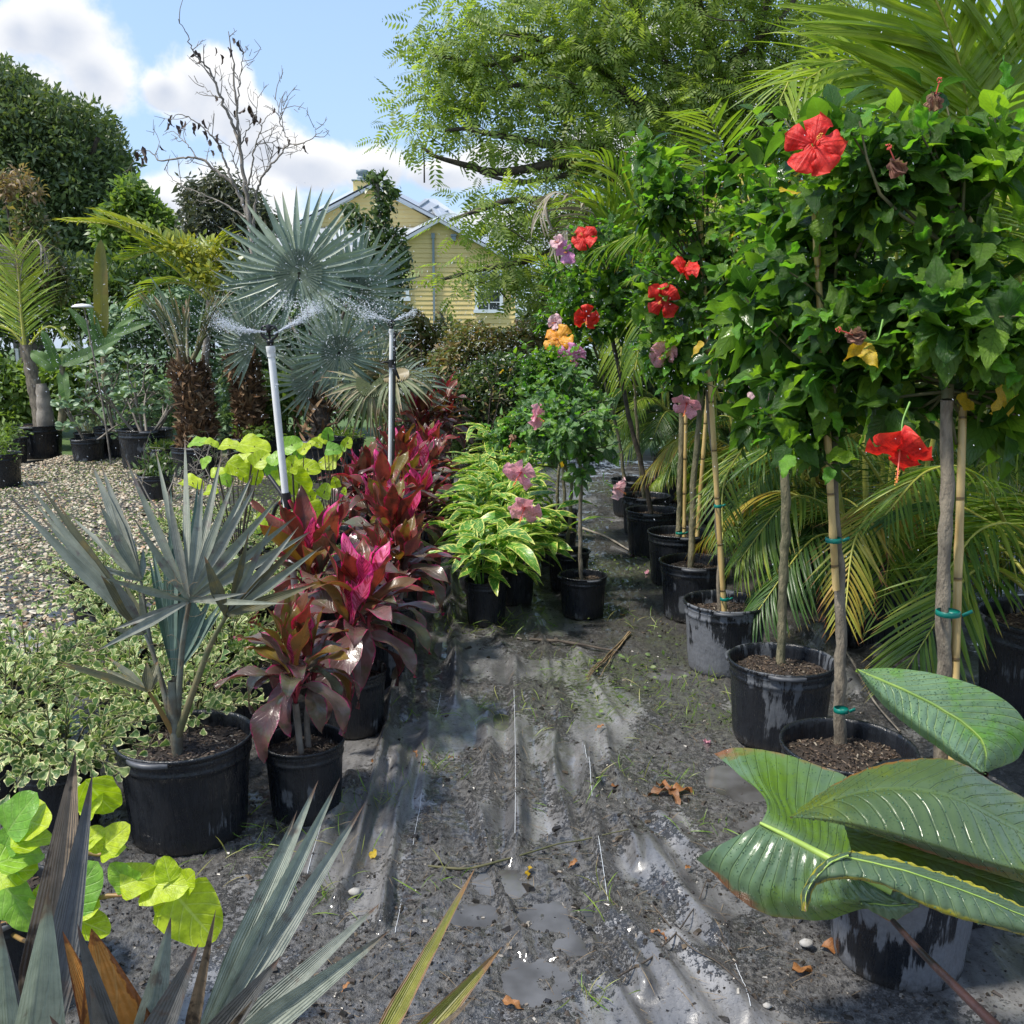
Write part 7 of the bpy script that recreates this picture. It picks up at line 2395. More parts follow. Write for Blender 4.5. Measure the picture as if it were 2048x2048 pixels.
    def jet(pts, Y0, Y1, n, w0, w1, size):
        p = np.array([wy(x, y, Y0 + (Y1 - Y0) * i / (len(pts) - 1)) for i, (x, y) in enumerate(pts)])
        c = catmull(p, 200)
        f = rr.uniform(0, 1, n) ** 0.75
        i = (f * 199).astype(int)
        dr = norm(np.gradient(c, axis=0))[i]
        pos = c[i] + rr.normal(size=(n, 3)) * (w0 + (w1 - w0) * f[:, None] ** 1.5)
        s = size * rr.uniform(0.5, 1.3, n)
        return frames(pos, rdir(n, 0, rr), dr + rdir(n, 0, rr) * 0.15, s, s, s * rr.uniform(1.5, 4, n)), c
    base_j = A + base
    Ms = []
    jets = [([(548, 668), (575, 653), (600, 640), (622, 622), (640, 612)], 4.40, 4.7, 1600, 0.0012, 0.022, 0.0011), ([(532, 664), (505, 662), (480, 658), (450, 648), (430, 636)], 4.40, 4.1, 1600, 0.0012, 0.024, 0.0011),
            ([(622, 622), (600, 610), (570, 604), (540, 612)], 4.8, 5.2, 350, 0.02, 0.035, 0.0018), ([(786, 642), (800, 636), (815, 630), (832, 624)], 6.3, 6.4, 240, 0.002, 0.016, 0.0020), ([(781, 642), (760, 636), (738, 630), (718, 626)], 6.3, 6.0, 360, 0.002, 0.03, 0.0022),
            ([(640, 606), (690, 604), (740, 612), (780, 622)], 5.4, 6.2, 500, 0.03, 0.05, 0.0020)]
    g = Geo()
    for jj in jets:
        M, c = jet(*jj)
        Ms.append(M)
        if jj[4] < 0.01:
            g.add(*tube(c[:110:6], np.linspace(0.004, 0.0012, len(c[:110:6])), 6, knob=0.3))
    # ring of spray, then loose drops
    n = 3600
    a = rr.uniform(0, 6.28, n)
    R_ = rr.uniform(0.2, 2.6, n)
    P = np.c_[A[0] + base[0] + np.cos(a) * R_, A[1] + base[1] + np.sin(a) * R_ * 0.8 + 0.2, base_j[2] + 0.10 - 0.05 * R_ + rr.normal(0, 0.05 + 0.06 * R_, n)]
    s = rr.uniform(0.0006, 0.0014, n)
    Ms.append(frames(P, rdir(n, 0, rr), rdir(n, 0, rr), s, s, s * rr.uniform(2, 6, n)))
    n = 1500
    px = np.concatenate([rr.uniform(380, 820, 900), rr.uniform(0, 1000, 350), rr.uniform(900, 2040, 250)])
    py = np.concatenate([rr.normal(520, 75, 900), rr.uniform(380, 1000, 350), rr.uniform(60, 1150, 250)])
    yy = np.concatenate([rr.uniform(3.6, 6.0, 1250), rr.uniform(2.0, 4, 250)])
    P = np.array([wy(a_, b_, c_) for a_, b_, c_ in zip(px, py, yy)])
    s = rr.uniform(0.0006, 0.0016, n) * np.where(yy < 3.6, 0.7, 1)
    Ms.append(frames(P, rdir(n, 0, rr), np.array([[0.5, 0.1, -1.0]]) + rdir(n, 0, rr) * 0.25, s, s, s * rr.uniform(1.2, 3.5, n)))
    v, q, u = scatter(T, np.concatenate(Ms))
    g.add(v, q, u)
    obj('water_spray', g.mesh('water_spray', [MAT['drops']]), kind='stuff')


def cordylines():
    S = [  # x, y, D, H, label, size, heads, seed, dark, stemh
        (-0.715, 3.08, 0.285, 0.27, 'nearest cordyline, dark, short trunked, in the pot right of the big fan palm pot', 0.28, 3, 1, -0.2, 0.14),
        (-0.655, 3.78, 0.27, 0.27, 'second cordyline from the front with a broad pink edged leaf leaning up', 0.38, 3, 2, 0.1, 0.12),
        (-0.625, 4.32, 0.26, 0.27, 'low dark cordyline squeezed in behind the second one, closest to the path', 0.24, 2, 3, 0.5, 0.08),
        (-0.88, 4.25, 0.30, 0.28, 'tallest red cordyline with crimson spears, left of the middle of the row', 0.44, 3, 4, 0.0, 0.14),
        (-0.62, 4.78, 0.27, 0.27, 'drooping purple leaved cordyline beside the path, right of the tallest one', 0.32, 3, 5, 0.5, 0.1),
        (-0.66, 5.35, 0.27, 0.28, 'cordyline with olive and pink striped upright leaves, mid row', 0.40, 3, 6, 0.1, 0.12),
        (-0.82, 5.95, 0.28, 0.28, 'cordyline with a vivid magenta crown, mid row', 0.42, 3, 7, 0.0, 0.16),
        (-0.64, 6.35, 0.27, 0.28, 'dark spreading cordyline leaning over the wet path, mid row', 0.36, 3, 8, 0.4, 0.1),
        (-1.16, 7.15, 0.28, 0.28, 'brownish red cordyline set apart on the left beside the lime leaves', 0.40, 3, 9, 0.2, 0.12),
        (-0.84, 7.0, 0.28, 0.28, 'cordyline under the farther sprinkler with glowing red spears', 0.40, 3, 10, 0.0, 0.16),
        (-0.66, 7.65, 0.28, 0.28, 'cordyline with bright pink shoots right of the farther sprinkler', 0.40, 3, 11, 0.0, 0.18),
        (-1.0, 8.2, 0.28, 0.28, 'far cordyline with pale pink edged leaves behind the farther sprinkler', 0.38, 3, 12, 0.1, 0.16),
        (-0.75, 8.8, 0.28, 0.28, 'far maroon cordyline near the end of the row', 0.38, 3, 13, 0.5, 0.2),
        (-0.9, 9.6, 0.30, 0.30, 'dark tall cordyline standing second from the far end', 0.42, 4, 14, 0.7, 0.35),
        (-0.78, 10.5, 0.30, 0.30, 'last cordyline of the row, with small scarlet tips', 0.42, 4, 15, 0.7, 0.4),
    ]
    for (x, y, D, H, lab, sz, hd, sd, dk, sh) in S:
        cordyline(x, y, D, H, lab, sz, hd, sd, dk, True, 'pot_mid' if sd % 3 == 0 else 'pot', sh, pinkness=1.1 - dk)
    for (x, y, lab, k) in [(-1.08, 3.85, 'wide black tub behind the nearest cordyline with a few green shoots', 0), (-1.22, 4.75, 'black pot of green shoots hidden between the ficus bushes and the cordylines', 1)]:
        root = thing('potted_seedlings', (x, y, gz(x, y)), lab, 'potted plant')
        zb = pot_parts(root, 0.34, 0.30, 'pot', 0.85)
        n = 60
        rr = np.random.default_rng(k)
        v, q, u = scatter(clumpT(5, 0.9, 0.5, seed=k), frames(np.c_[rr.normal(0, 0.07, (n, 2)), zb + rr.uniform(0, 0.14, n)], rdir(n, 0.5, rr), rdir(n, 1, rr), 0.06))
        obj('foliage', mesh_from('foliage', v, q, u, [MAT['bright']]), root, kind='stuff')


def gingers():
    for k, (x, y, lab, sz, hh, sp_) in enumerate([
            (-0.15, 5.35, 'nearest variegated ginger plant, its black pot fully visible', 0.25, 0.42, 0.30), (0.02, 5.8, 'second ginger plant leaning right toward the pink flowers', 0.26, 0.45, 0.36), (-0.18, 6.35, 'ginger plant with the brightest yellow striped leaves on its left side, third from the front', 0.26, 0.5, 0.34),
            (-0.05, 6.95, 'fourth ginger plant from the front, with one rusty leaf', 0.25, 0.5, 0.32), (-0.18, 7.6, 'fifth ginger plant from the front, narrow green leaves', 0.25, 0.52, 0.32), (-0.1, 8.3, 'ginger plant second from the far end, below the dark hedge', 0.25, 0.55, 0.32), (-0.12, 9.1, 'farthest ginger plant with upright lemon yellow tips', 0.27, 0.72, 0.25)]):
        ginger(x, y, 0.25 if k == 0 else 0.26, 0.26, lab, 12, sz * 1.2, hh, k, sp_)


def ficuses():
    labs = ['closest to the lime leaves at the lower left', 'beside the big fan palm pot', 'at the left edge above the lime leaves', 'behind the big fan palm pot, second row', 'spilling onto the dark soil at the left edge', 'directly left of the fan palm trunk', 'on the far left by the wet shells',
            'behind the fan palm leaves', 'left of the middle, with one long shoot', 'right behind the fan palm, near the cordylines', 'where the gravel begins on the left', 'below the lime green leaves in the middle', 'back toward the low pot on the gravel', 'between the lime leaves and the gravel', 'out on the open gravel, far back', 'nearest the low pot with the feathery seedling', 'hidden under the far lime leaves', 'at the left edge of the gravel']
    P = [(-1.50, 2.95), (-1.22, 3.30), (-1.86, 3.25), (-1.52, 3.62), (-1.98, 3.75), (-1.30, 4.0), (-1.75, 4.2), (-1.36, 4.6), (-2.05, 4.75), (-1.05, 5.1), (-1.7, 5.1), (-1.3, 5.6), (-1.95, 5.8), (-1.55, 6.3), (-2.3, 6.6), (-1.9, 7.1), (-1.45, 7.2), (-2.4, 5.3)]
    for k, ((x, y), lb) in enumerate(zip(P, labs)):
        ficus(x, y, 'cream edged triangle leaved ficus ' + lb, n=620 if k < 9 else 400, seed=k, r=0.38, leafs=0.038, h=0.20 + 0.05 * (k % 3))


def lime_plants():
    rr = np.random.default_rng(14)
    tm = {}
    for mt in ('lime', 'lime_mid'):
        tm[mt] = [mesh_from('leaf', *leafT(0.98, 14, 8, 'heart', f, c, 0.07, seed=k), [MAT[mt]]) for k, (f, c) in enumerate(((0.2, 0.3), (0.35, 0.7), (0.1, 0.15)))]

    def plant(base, lv, lab, stems, D, H, sk='bark_dark'):
        root = thing('lime_leaved_plant', base, lab, 'shrub', 'plants with round lime green leaves')
        zb = pot_parts(root, D, H, 'pot', 0.85)
        for st in stems:
            p = [np.array(q) - base for q in st]
            g = Geo()
            g.add(*tube(p, np.linspace(0.006, 0.003, len(p)), 6, 14))
            obj('stem', g.mesh('stem', [MAT[sk]]), root)
        for (px, py, t, rpx, ang, tilt, mt) in lv:
            c = W(px, py, t) - base
            L_ = 2.35 * rpx * t / FPX
            d = np.array([math.cos(ang), rr.normal() * 0.25, math.sin(ang)])
            nn = norm(np.array([rr.normal() * 0.25, -1.0 * (1 - tilt), 0.25 + tilt]))
            s = c - norm(d) * L_ * 0.5
            obj('leaf', tm[mt][int(rr.integers(3))], root, frames([s], d, nn, L_)[0])
        return root
    a = -math.pi / 2
    f4 = lambda x, y: (x * 0.3623, y * 0.3623 + 1448)
    lv = []
    for (x, y, r, ang, tilt, mt) in [(110, 490, 112, 1.0, .2, 'lime_mid'), (190, 545, 110, 0.2, .4, 'lime'), (550, 410, 122, -1.2, .1, 'lime'), (500, 420, 80, 0.9, .3, 'lime'), (180, 640, 95, 0.1, .6, 'lime'), (110, 720, 110, 0.2, .5, 'lime_mid'), (90, 810, 100, 0.1, .5, 'lime'), (70, 960, 125, -0.6, .1, 'lime_mid'),
                                   (450, 890, 120, 1.0, .1, 'lime_mid'), (515, 615, 55, 0.7, .4, 'lime'), (528, 680, 42, -1.5, .2, 'lime'), (645, 615, 75, 0.7, .2, 'lime'), (625, 700, 60, 0.3, .7, 'lime'), (670, 835, 78, 2.3, .1, 'lime_mid'), (770, 855, 92, 0.3, .4, 'lime'), (915, 885, 115, 0.15, .4, 'lime'), (1075, 1065, 155, -0.9, .05, 'lime'),
                                   (450, 1020, 95, 0.4, .5, 'lime'), (510, 1115, 90, -0.3, .6, 'lime'), (920, 800, 62, 1.8, .2, 'lime'), (1030, 865, 70, 0.9, .3, 'lime'), (920, 990, 60, 0.1, .4, 'lime'), (40, 640, 70, 1.2, .3, 'lime_mid'), (140, 1060, 80, -0.9, .3, 'lime_mid'), (250, 960, 70, -0.5, .3, 'lime')]:
        px, py = f4(x, y)
        lv.append((px, py, 2.15 - 0.0 * px, r * 0.3623, ang, tilt, mt))
    b = G(40, 1990)
    base = np.array([-1.28, 2.15, gz(-1.28, 2.15)])
    st = [[base + [0, 0, 0.18], W(*f4(200, 1200), 2.15), W(*f4(480, 970), 2.16), W(*f4(800, 950), 2.15), W(*f4(930, 985), 2.15)], [base + [0, 0, 0.18], W(*f4(60, 1050), 2.2), W(*f4(10, 640), 2.2)], [W(*f4(430, 700), 2.2), W(*f4(560, 720), 2.2), W(*f4(580, 660), 2.18)],
          [base + [0, 0, 0.18], W(*f4(280, 900), 2.2), W(*f4(430, 560), 2.2)], [W(*f4(480, 970), 2.16), W(*f4(690, 930), 2.16), W(*f4(680, 870), 2.16)]]
    plant(base, lv, 'bright lime leaved plant in the lower left corner with a long branch reaching right', st, 0.3, 0.26, 'orange_stalk')
    # the group behind the near sprinkler
    f2 = lambda x, y: (360 + x * 0.207, 820 + y * 0.207)
    groups = [((470, 900), 5.9, [(190, 310, 90, .1, .6), (300, 320, 70, 0, .7), (480, 340, 90, 0.1, .6), (720, 350, 140, -0.1, .6), (720, 255, 90, .1, .9), (620, 480, 90, .5, .5), (120, 700, 100, 0, .7), (370, 600, 70, .4, .5), (450, 680, 70, -.4, .4), (780, 470, 90, .9, .3), (560, 560, 100, -0.5, .3), (700, 620, 110, -.8, .2), (250, 500, 60, .8, .4), (300, 780, 60, .2, .4)],
               'lime leaved plant left of the near sprinkler pipe, above the ficus'),
              ((590, 930), 5.7, [(1080, 330, 90, .5, .3), (1230, 560, 110, .2, .4), (1150, 710, 130, -0.8, .1), (1080, 520, 80, 1.2, .2), (930, 590, 110, 2.6, .2), (1150, 900, 100, -.3, .5), (1310, 980, 90, -.9, .2), (1200, 370, 60, .9, .2), (1130, 420, 60, 1.9, .2), (980, 640, 80, 0.4, .3), (830, 1060, 80, -.3, .3), (800, 1140, 70, .3, .5), (930, 460, 80, 1.0, .3), (1400, 780, 70, 1.2, .2), (1260, 830, 70, -.5, .3)],
               'lime leaved plant right behind the near sprinkler pipe'),
              ((660, 890), 6.6, [(1430, 230, 60, 1.4, .1), (1385, 270, 50, 2.6, .3), (1320, 310, 55, 2.9, .2), (1260, 320, 35, 2.4, .3), (1480, 380, 70, .1, .3), (1520, 430, 50, .6, .2), (1420, 510, 80, 3.4, .2), (1620, 310, 50, 1.1, .1), (1590, 350, 40, .9, .2), (1440, 190, 30, 1.7, .1), (1500, 700, 50, 1.6, .1), (1590, 780, 35, 1.3, .1)],
               'lime leaved sprig reaching toward the first dark red cordyline of the back row')]
    for (bp, Y, lvs, lab) in groups:
        base = wy(bp[0], 1000, Y) * [1, 1, 0]
        base[2] = gz(base[0], base[1])
        L2, st = [], []
        for i, (x, y, r, ang, tilt) in enumerate(lvs):
            px, py = f2(x, y)
            t = Y + rr.uniform(-0.25, 0.25)
            L2.append((px, py, t, r * 0.207, ang, tilt, 'lime' if i % 4 else 'lime_mid'))
            e = W(px, py, t)
            st.append([base + [0, 0, 0.2], (base + e) / 2 + [0, 0, 0.1], e])
        plant(base, L2, lab, st, 0.34, 0.3)
    # feathery thin seedling with pale tips near the gravel
    base = wy(330, 1000, 8.0) * [1, 1, 0]
    root = thing('thorny_sapling', base, 'spindly sapling with bare zigzag twigs and pale yellow green tips', 'sapling')
    out, tips = [], []
    rr = np.random.default_rng(6)
    for k in range(4):
        grow((0.05 * k, 0, 0.0), (0.25 * (k - 1.2), -0.2, 1), 0.62, 0.009, 3, out, tips, rr, 0.4, 3, 0.62)
    g = Geo()
    for p, a_, b_ in out:
        g.add(*tube(p, np.linspace(a_, max(b_, 0.0015), len(p)), 4))
    obj('twigs', g.mesh('twigs', [MAT['bark_pale']]), root)
    P = np.array([p for p, d in tips])[::2]
    v, q, u = scatter(sprayT(7, 0.2, 0.4, 0.2, 0.3), frames(P, rdir(len(P), -0.1, rr), rdir(len(P), 1, rr), 0.10))
    obj('foliage', mesh_from('foliage', v, q, u, [MAT['clusia']]), root, kind='stuff')
    for k in range(0, min(len(tips), 60), 12):
        T_ = leafT(0.3, 4, 2, 'strap', 0.2, 0.6)
        v, q, u = scatter(T_, frames(np.repeat([tips[k][0]], 5, 0), rdir(5, 0.1, rr), rdir(5, 1, rr), 0.07))
        obj('pale_tip', mesh_from('pale_tip', v, q, u, [MAT['yellowgreen']]), root)


def near_fan_palm():
    c = W(371, 1487, 3.12)
    base = np.array([c[0], c[1], gz(c[0], c[1])])
    root = thing('potted_fan_palm', base, 'small silver grey fan palm in the big black pot at the left front', 'fan palm')
    zb = pot_parts(root, 0.43, 0.345, 'pot', 0.86)
    C = lambda x, y, t, *w: (x * 0.3623, y * 0.3623 + 900, t) + w
    foot = C(975, 1600, 3.08)
    # short bulbous base
    g = Geo()
    b = W(*foot) - base
    g.add(*tube([b - [0, 0, 0.05], b + [0, 0, 0.02], b + [-0.005, 0, 0.10], b + [-0.002, 0, 0.2]], [0.017, 0.021, 0.018, 0.013], 10, 16))
    obj('trunk', g.mesh('trunk', [MAT['grey_stalk']]), root)
    # pleated upright fan
    px_blade_frond(root, base, C(960, 1250, 3.05), [C(820, 600, 3.15), C(850, 530, 3.15), C(905, 520, 3.15), C(940, 210, 3.1), C(940, 530, 3.15), C(965, 530, 3.15), C(1000, 540, 3.15), C(1020, 540, 3.15), C(1115, 165, 3.15), C(1060, 570, 3.15), C(1180, 780, 3.15), C(1220, 840, 3.15), C(1230, 880, 3.15)],
                   'fan_green', 13, [foot, C(965, 1420, 3.08), C(962, 1250, 3.06)], pr=(0.016, 0.009), joined=0.72)
    px_blade_frond(root, base, C(1045, 835, 2.93), [C(560, 705, 2.75, 11), C(745, 395, 2.8, 12), C(690, 50, 2.95, 11), C(850, -20, 3.1, 9), C(930, 215, 2.9, 12), C(1030, -60, 3.2, 10), C(1225, 10, 3.15, 11), C(1120, 150, 3.0, 13), C(1295, 150, 3.0, 12), C(1400, 125, 3.1, 11), C(1415, 190, 2.95, 13), C(1550, 250, 2.9, 13), C(1640, 370, 2.9, 12), C(1715, 450, 2.9, 13), C(1590, 1000 - 150, 2.7, 8), C(1340, 795, 2.7, 9),
                                                    C(530, 1110, 2.75, 12), C(595, 1000, 2.9, 9)],
                   'fan_near', 12, [foot, C(985, 1380, 3.06), C(1010, 1050, 2.98), C(1045, 840, 2.94)], pr=(0.013, 0.006))
    px_blade_frond(root, base, C(1252, 915, 2.85), [C(1130, 590, 2.8, 16), C(1380, 460, 2.85, 11), C(1505, 400, 2.85, 10), C(1640, 425, 2.85, 11), C(1690, 470, 2.85, 10), C(1770, 540, 2.8, 12), C(1745, 740, 2.75, 15), C(1450, 650, 2.9, 9)],
                   'fan_olive', 12, [foot, C(1060, 1350, 3.0), C(1160, 1080, 2.93), C(1250, 915, 2.86)], pr=(0.013, 0.006), pmat='palm_stalk', mats=['fan_olive', 'fan_olive', 'fan_near', 'fan_near', 'fan_olive', 'fan_near', 'fan_olive', 'fan_olive'])
    px_blade_frond(root, base, C(800, 1015, 3.05), [C(75, 275, 2.95, 15), C(140, 165, 3.05, 12), C(210, 175, 3.1, 11), C(160, 250, 3.1, 10), C(225, 350, 3.0, 13), C(300, 260, 3.1, 8), C(560, 690, 3.0, 16), C(590, 660, 2.95, 13), C(520, 560, 3.1, 12), C(680, 720, 3.1, 12), C(600, 980, 2.9, 9), C(770, 780, 2.95, 9)],
                   'fan_near', 12, [foot, C(925, 1420, 3.06), C(870, 1200, 3.06), C(802, 1018, 3.05)], pr=(0.012, 0.005), pmat='grey_stalk', mats=['fan_near', 'fan_near', 'fan_olive', 'fan_near', 'fan_near', 'fan_olive', 'fan_olive', 'fan_near', 'fan_near', 'fan_olive', 'fan_near', 'fan_near'])
    px_blade_frond(root, base, C(778, 720, 3.2), [C(510, 75, 3.3, 14), C(560, 85, 3.3, 12), C(545, 290, 3.15, 14), C(265, 570, 3.1, 10), C(385, 370, 3.3, 9), C(530, 470, 3.2, 12), C(700, 500, 3.3, 10), C(690, 360, 3.35, 8), C(610, 665, 3.1, 9), C(790, 540, 3.3, 9)],
                   'fan_near', 12, [foot, C(940, 1420, 3.12), C(840, 1100, 3.2), C(778, 722, 3.2)], pr=(0.012, 0.005))
    px_blade_frond(root, base, C(820, 1335, 2.98), [C(315, 1168, 2.9, 11), C(330, 1180, 2.85, 11), C(560, 1200, 3.1, 10), C(870, 1165, 3.05, 18), C(810, 1170, 3.0, 14), C(590, 1130, 3.2, 9)],
                   'fan_olive', 12, [foot, C(880, 1430, 3.02), C(822, 1338, 2.98)], pr=(0.010, 0.005), pmat='orange_stalk')
    # loose white fibres curling from the blades
    rr = np.random.default_rng(3)
    g = Geo()
    for k in range(13):
        s = W(*C(rr.uniform(850, 1120), rr.uniform(600, 1250), 2.86)) - base
        a = rr.uniform(0, 6.28)
        pts = [s]
        for j in range(9):
            a += rr.uniform(0.1, 0.9)
            pts.append(pts[-1] + np.array([math.cos(a), rr.normal() * 0.3, math.sin(a)]) * rr.uniform(0.008, 0.02))
        g.add(*tube(pts, [0.0005] * 10, 4, 26))
    obj('loose_fibres', g.mesh('loose_fibres', [MAT['straw']]), root, kind='stuff')
    g = Geo()


def foreground_palm():
    base = np.array([-0.78, 1.0, 0.0])
    root = thing('foreground_palm', base, 'grey leaved fan palm whose long pointed blades rise from the bottom edge', 'fan palm')
    zb = pot_parts(root, 0.4, 0.3, 'pot', 0.85)
    C = lambda x, y, t, *w: (x * 0.3623, y * 0.3623 + 1448, t) + w
    D = lambda x, y, t, *w: (600 + x * 0.3872, 1300 + y * 0.3872, t) + w
    hubs = {0: C(110, 2350, 1.15), 1: C(700, 2150, 1.15), 2: C(1000, 2000, 1.3), 3: D(150, 2500, 1.15)}
    foot = np.array([0, 0, zb])
    lists = [
        (0, [C(415, 150, 1.35, 60), C(535, 268, 1.3, 42), C(262, 925, 1.05, 66), C(-30, 980, 1.15, 40), C(0, 1120, 1.05, 34), C(-120, 1250, 1.1, 40)], ['fan_fore_brown', 'fan_fore_dark', 'fan_fore', 'fan_fore_dark', 'fan_fore', 'fan_fore']),
        (1, [C(945, 1070, 1.15, 40), C(1085, 1225, 1.08, 44), C(500, 1125, 1.12, 85), C(350, 1150, 1.15, 34), C(430, 1110, 1.05, 32), C(505, 1410, 1.0, 30), C(275, 1600, 0.95, 36)],
         ['fan_fore', 'fan_fore_dark', 'fan_fore_orange', 'fan_fore_orange', 'fan_fore_dark', 'fan_fore_dark', 'fan_fore_dark']),
        (2, [C(1645, 475, 1.5, 26), C(1760, 308, 1.5, 28), C(1882, 295, 1.5, 28), D(335, 790, 1.5, 28), C(1540, 1290, 1.2, 36), C(1180, 1050, 1.2, 17), D(415, 1310, 1.35, 26), D(465, 1445, 1.3, 34), C(1390, 1540, 1.15, 16)],
         ['fan_fore', 'fan_fore', 'fan_fore', 'fan_fore', 'fan_fore_dark', 'fan_fore_brown', 'fan_fore', 'fan_fore', 'fan_fore_brown']),
        (3, [D(905, 1130, 1.3, 22), D(1052, 1540, 1.25, 34), D(912, 1778, 1.2, 18), D(700, 1900, 1.1, 22)], ['fan_fore_gold', 'fan_fore_gold', 'fan_fore_brown', 'fan_fore']),
    ]
    for hi, tips, mats in lists:
        h = hubs[hi]
        pw = W(*h) - base
        m = (foot + pw) / 2 + [0, 0, 0.05]
        g = Geo()
        g.add(*tube([foot, m, pw], [0.014, 0.011, 0.008], 8, 14))
        fr = obj('frond', g.mesh('frond', [MAT['palm_stalk']]), root)
        for i, tp in enumerate(tips):
            e = W(*tp[:3]) - base
            L_ = np.linalg.norm(e - pw)
            w = tp[3] * (tp[2] + h[2]) / 2 / FPX * 1.8
            toc = norm(np.array([0, 0, CAMH]) - (base + (pw + e) / 2))
            nv = toc + rdir(1)[0] * 0.35
            T = leafT(w / L_, 24, 6, 'blade', 0.5, rng.uniform(-0.05, 0.08), 0, seed=i)
            obj('leaflet', mesh_from('leaflet', *T, [MAT[mats[i]]]), fr, frames([pw], e - pw, nv, L_)[0])


def philodendron():
    base = np.array([1.02, 2.28, gz(1.02, 2.28)])
    root = thing('broad_leaved_plant', base, 'potted plant with four huge waxy paddle leaves at the bottom right', 'philodendron')
    zb = pot_parts(root, 0.385, 0.32, 'pot_dusty', 0.85)
    E = lambda x, y, t: (1300 + x * 0.3872, 1300 + y * 0.3872, t)
    r = lambda pts, t0, t1: [E(x, y, t0 + (t1 - t0) * i / (len(pts) - 1)) for i, (x, y) in enumerate(pts)]
    # A upper right
    S, N = big_leaf(root, base, [r([(1070, 100), (1250, 93), (1500, 128), (1750, 212), (1900, 318), (1950, 430), (1900, 560), (1790, 610), (1742, 630)], 2.45, 2.5),
                                 r([(1070, 100), (1240, 140), (1450, 230), (1640, 350), (1770, 450), (1800, 530), (1780, 585), (1755, 615), (1738, 635)], 2.42, 2.45),
                                 r([(1070, 100), (1230, 205), (1400, 325), (1500, 405), (1590, 480), (1650, 545), (1690, 590), (1715, 620), (1735, 640)], 2.38, 2.36),
                                 r([(1070, 100), (1170, 200), (1290, 310), (1400, 390), (1500, 460), (1570, 520), (1640, 575), (1690, 615), (1735, 642)], 2.36, 2.33),
                                 r([(1070, 100), (1120, 185), (1220, 300), (1345, 400), (1480, 500), (1560, 560), (1620, 592), (1680, 625), (1735, 645)], 2.38, 2.36)],
                    'phil_light', 56, 7, 0.0018, 15, midrow=2, midw=0.005)
    drops_on(root, S, N, 1100, 1)
    # C torn left leaf, upper lobe and lower lobe meet at the midrib
    S, N = big_leaf(root, base, [r([(330, 535), (430, 505), (560, 512), (700, 540), (880, 600), (1020, 655), (1150, 760), (1250, 860)], 2.52, 2.25),
                                 r([(395, 585), (500, 590), (640, 640), (780, 700), (900, 760), (1030, 830), (1140, 910), (1220, 980)], 2.42, 2.2),
                                 r([(470, 655), (560, 680), (660, 740), (780, 810), (900, 880), (1010, 950), (1110, 1020), (1200, 1090)], 2.35, 2.15),
                                 r([(570, 735), (630, 780), (710, 840), (800, 900), (900, 960), (1010, 1030), (1100, 1090), (1190, 1150)], 2.28, 2.1),
                                 r([(605, 815), (640, 850), (700, 890), (790, 950), (880, 1010), (990, 1070), (1090, 1130), (1180, 1190)], 2.22, 2.08),
                                 r([(570, 895), (640, 930), (700, 960), (790, 1005), (870, 1050), (970, 1100), (1070, 1150), (1170, 1205)], 2.18, 2.05)],
                    'phil', 60, 5, 0.0018, 13, midrow=5)
    drops_on(root, S, N, 750, 2)
    S, N = big_leaf(root, base, [r([(570, 893), (640, 928), (700, 958), (790, 1003), (870, 1048), (970, 1098), (1070, 1148), (1170, 1203)], 2.178, 2.048),
                                 r([(500, 935), (570, 1000), (660, 1060), (760, 1110), (860, 1150), (970, 1180), (1080, 1210), (1200, 1250)], 2.16, 2.03),
                                 r([(420, 975), (480, 1060), (580, 1130), (700, 1190), (830, 1240), (950, 1260), (1080, 1270), (1260, 1290)], 2.16, 2.02),
                                 r([(290, 1045), (400, 1130), (500, 1210), (640, 1270), (790, 1310), (920, 1315), (1080, 1300), (1320, 1310)], 2.17, 2.02),
                                 r([(235, 1080), (330, 1160), (440, 1270), (590, 1362), (760, 1388), (930, 1392), (1100, 1340), (1390, 1322)], 2.2, 2.05)],
                    'phil', 60, 6, 0.0024, 12, midrow=0)
    drops_on(root, S, N, 650, 3)
    g = Geo()
    p = [W(*E(x, y, t)) - base for x, y, t in ((568, 893, 2.175), (700, 958, 2.145), (870, 1048, 2.11), (1070, 1150, 2.06), (1250, 1240, 2.03))]
    g.add(*tube(p, np.linspace(0.0035, 0.012, 5), 8, 24))
    obj('midrib', g.mesh('midrib', [MAT['midrib']]), root)
    # drooping tip behind, hanging in front of the pot
    big_leaf(root, base, [r([(1060, 1290), (1180, 1240), (1320, 1250), (1400, 1290)], 2.06, 2.04), r([(1100, 1310), (1200, 1320), (1320, 1320), (1395, 1315)], 2.03, 2.02), r([(1110, 1330), (1180, 1370), (1260, 1400), (1390, 1325)], 2.03, 2.03)], 'phil', 30, 6, 0.003, 6, midrow=1, midw=0.002)
    # E dark leaf in the shade between
    big_leaf(root, base, [r([(1000, 900), (1250, 960), (1500, 1020), (1750, 1100), (2050, 1180)], 2.02, 1.98), r([(1020, 960), (1250, 1020), (1500, 1090), (1750, 1180), (2050, 1290)], 2.0, 1.95), r([(1040, 1035), (1250, 1090), (1500, 1170), (1750, 1270), (2050, 1400)], 1.98, 1.92)], 'phil', 50, 10, 0.003, 17, midrow=1, midw=0)
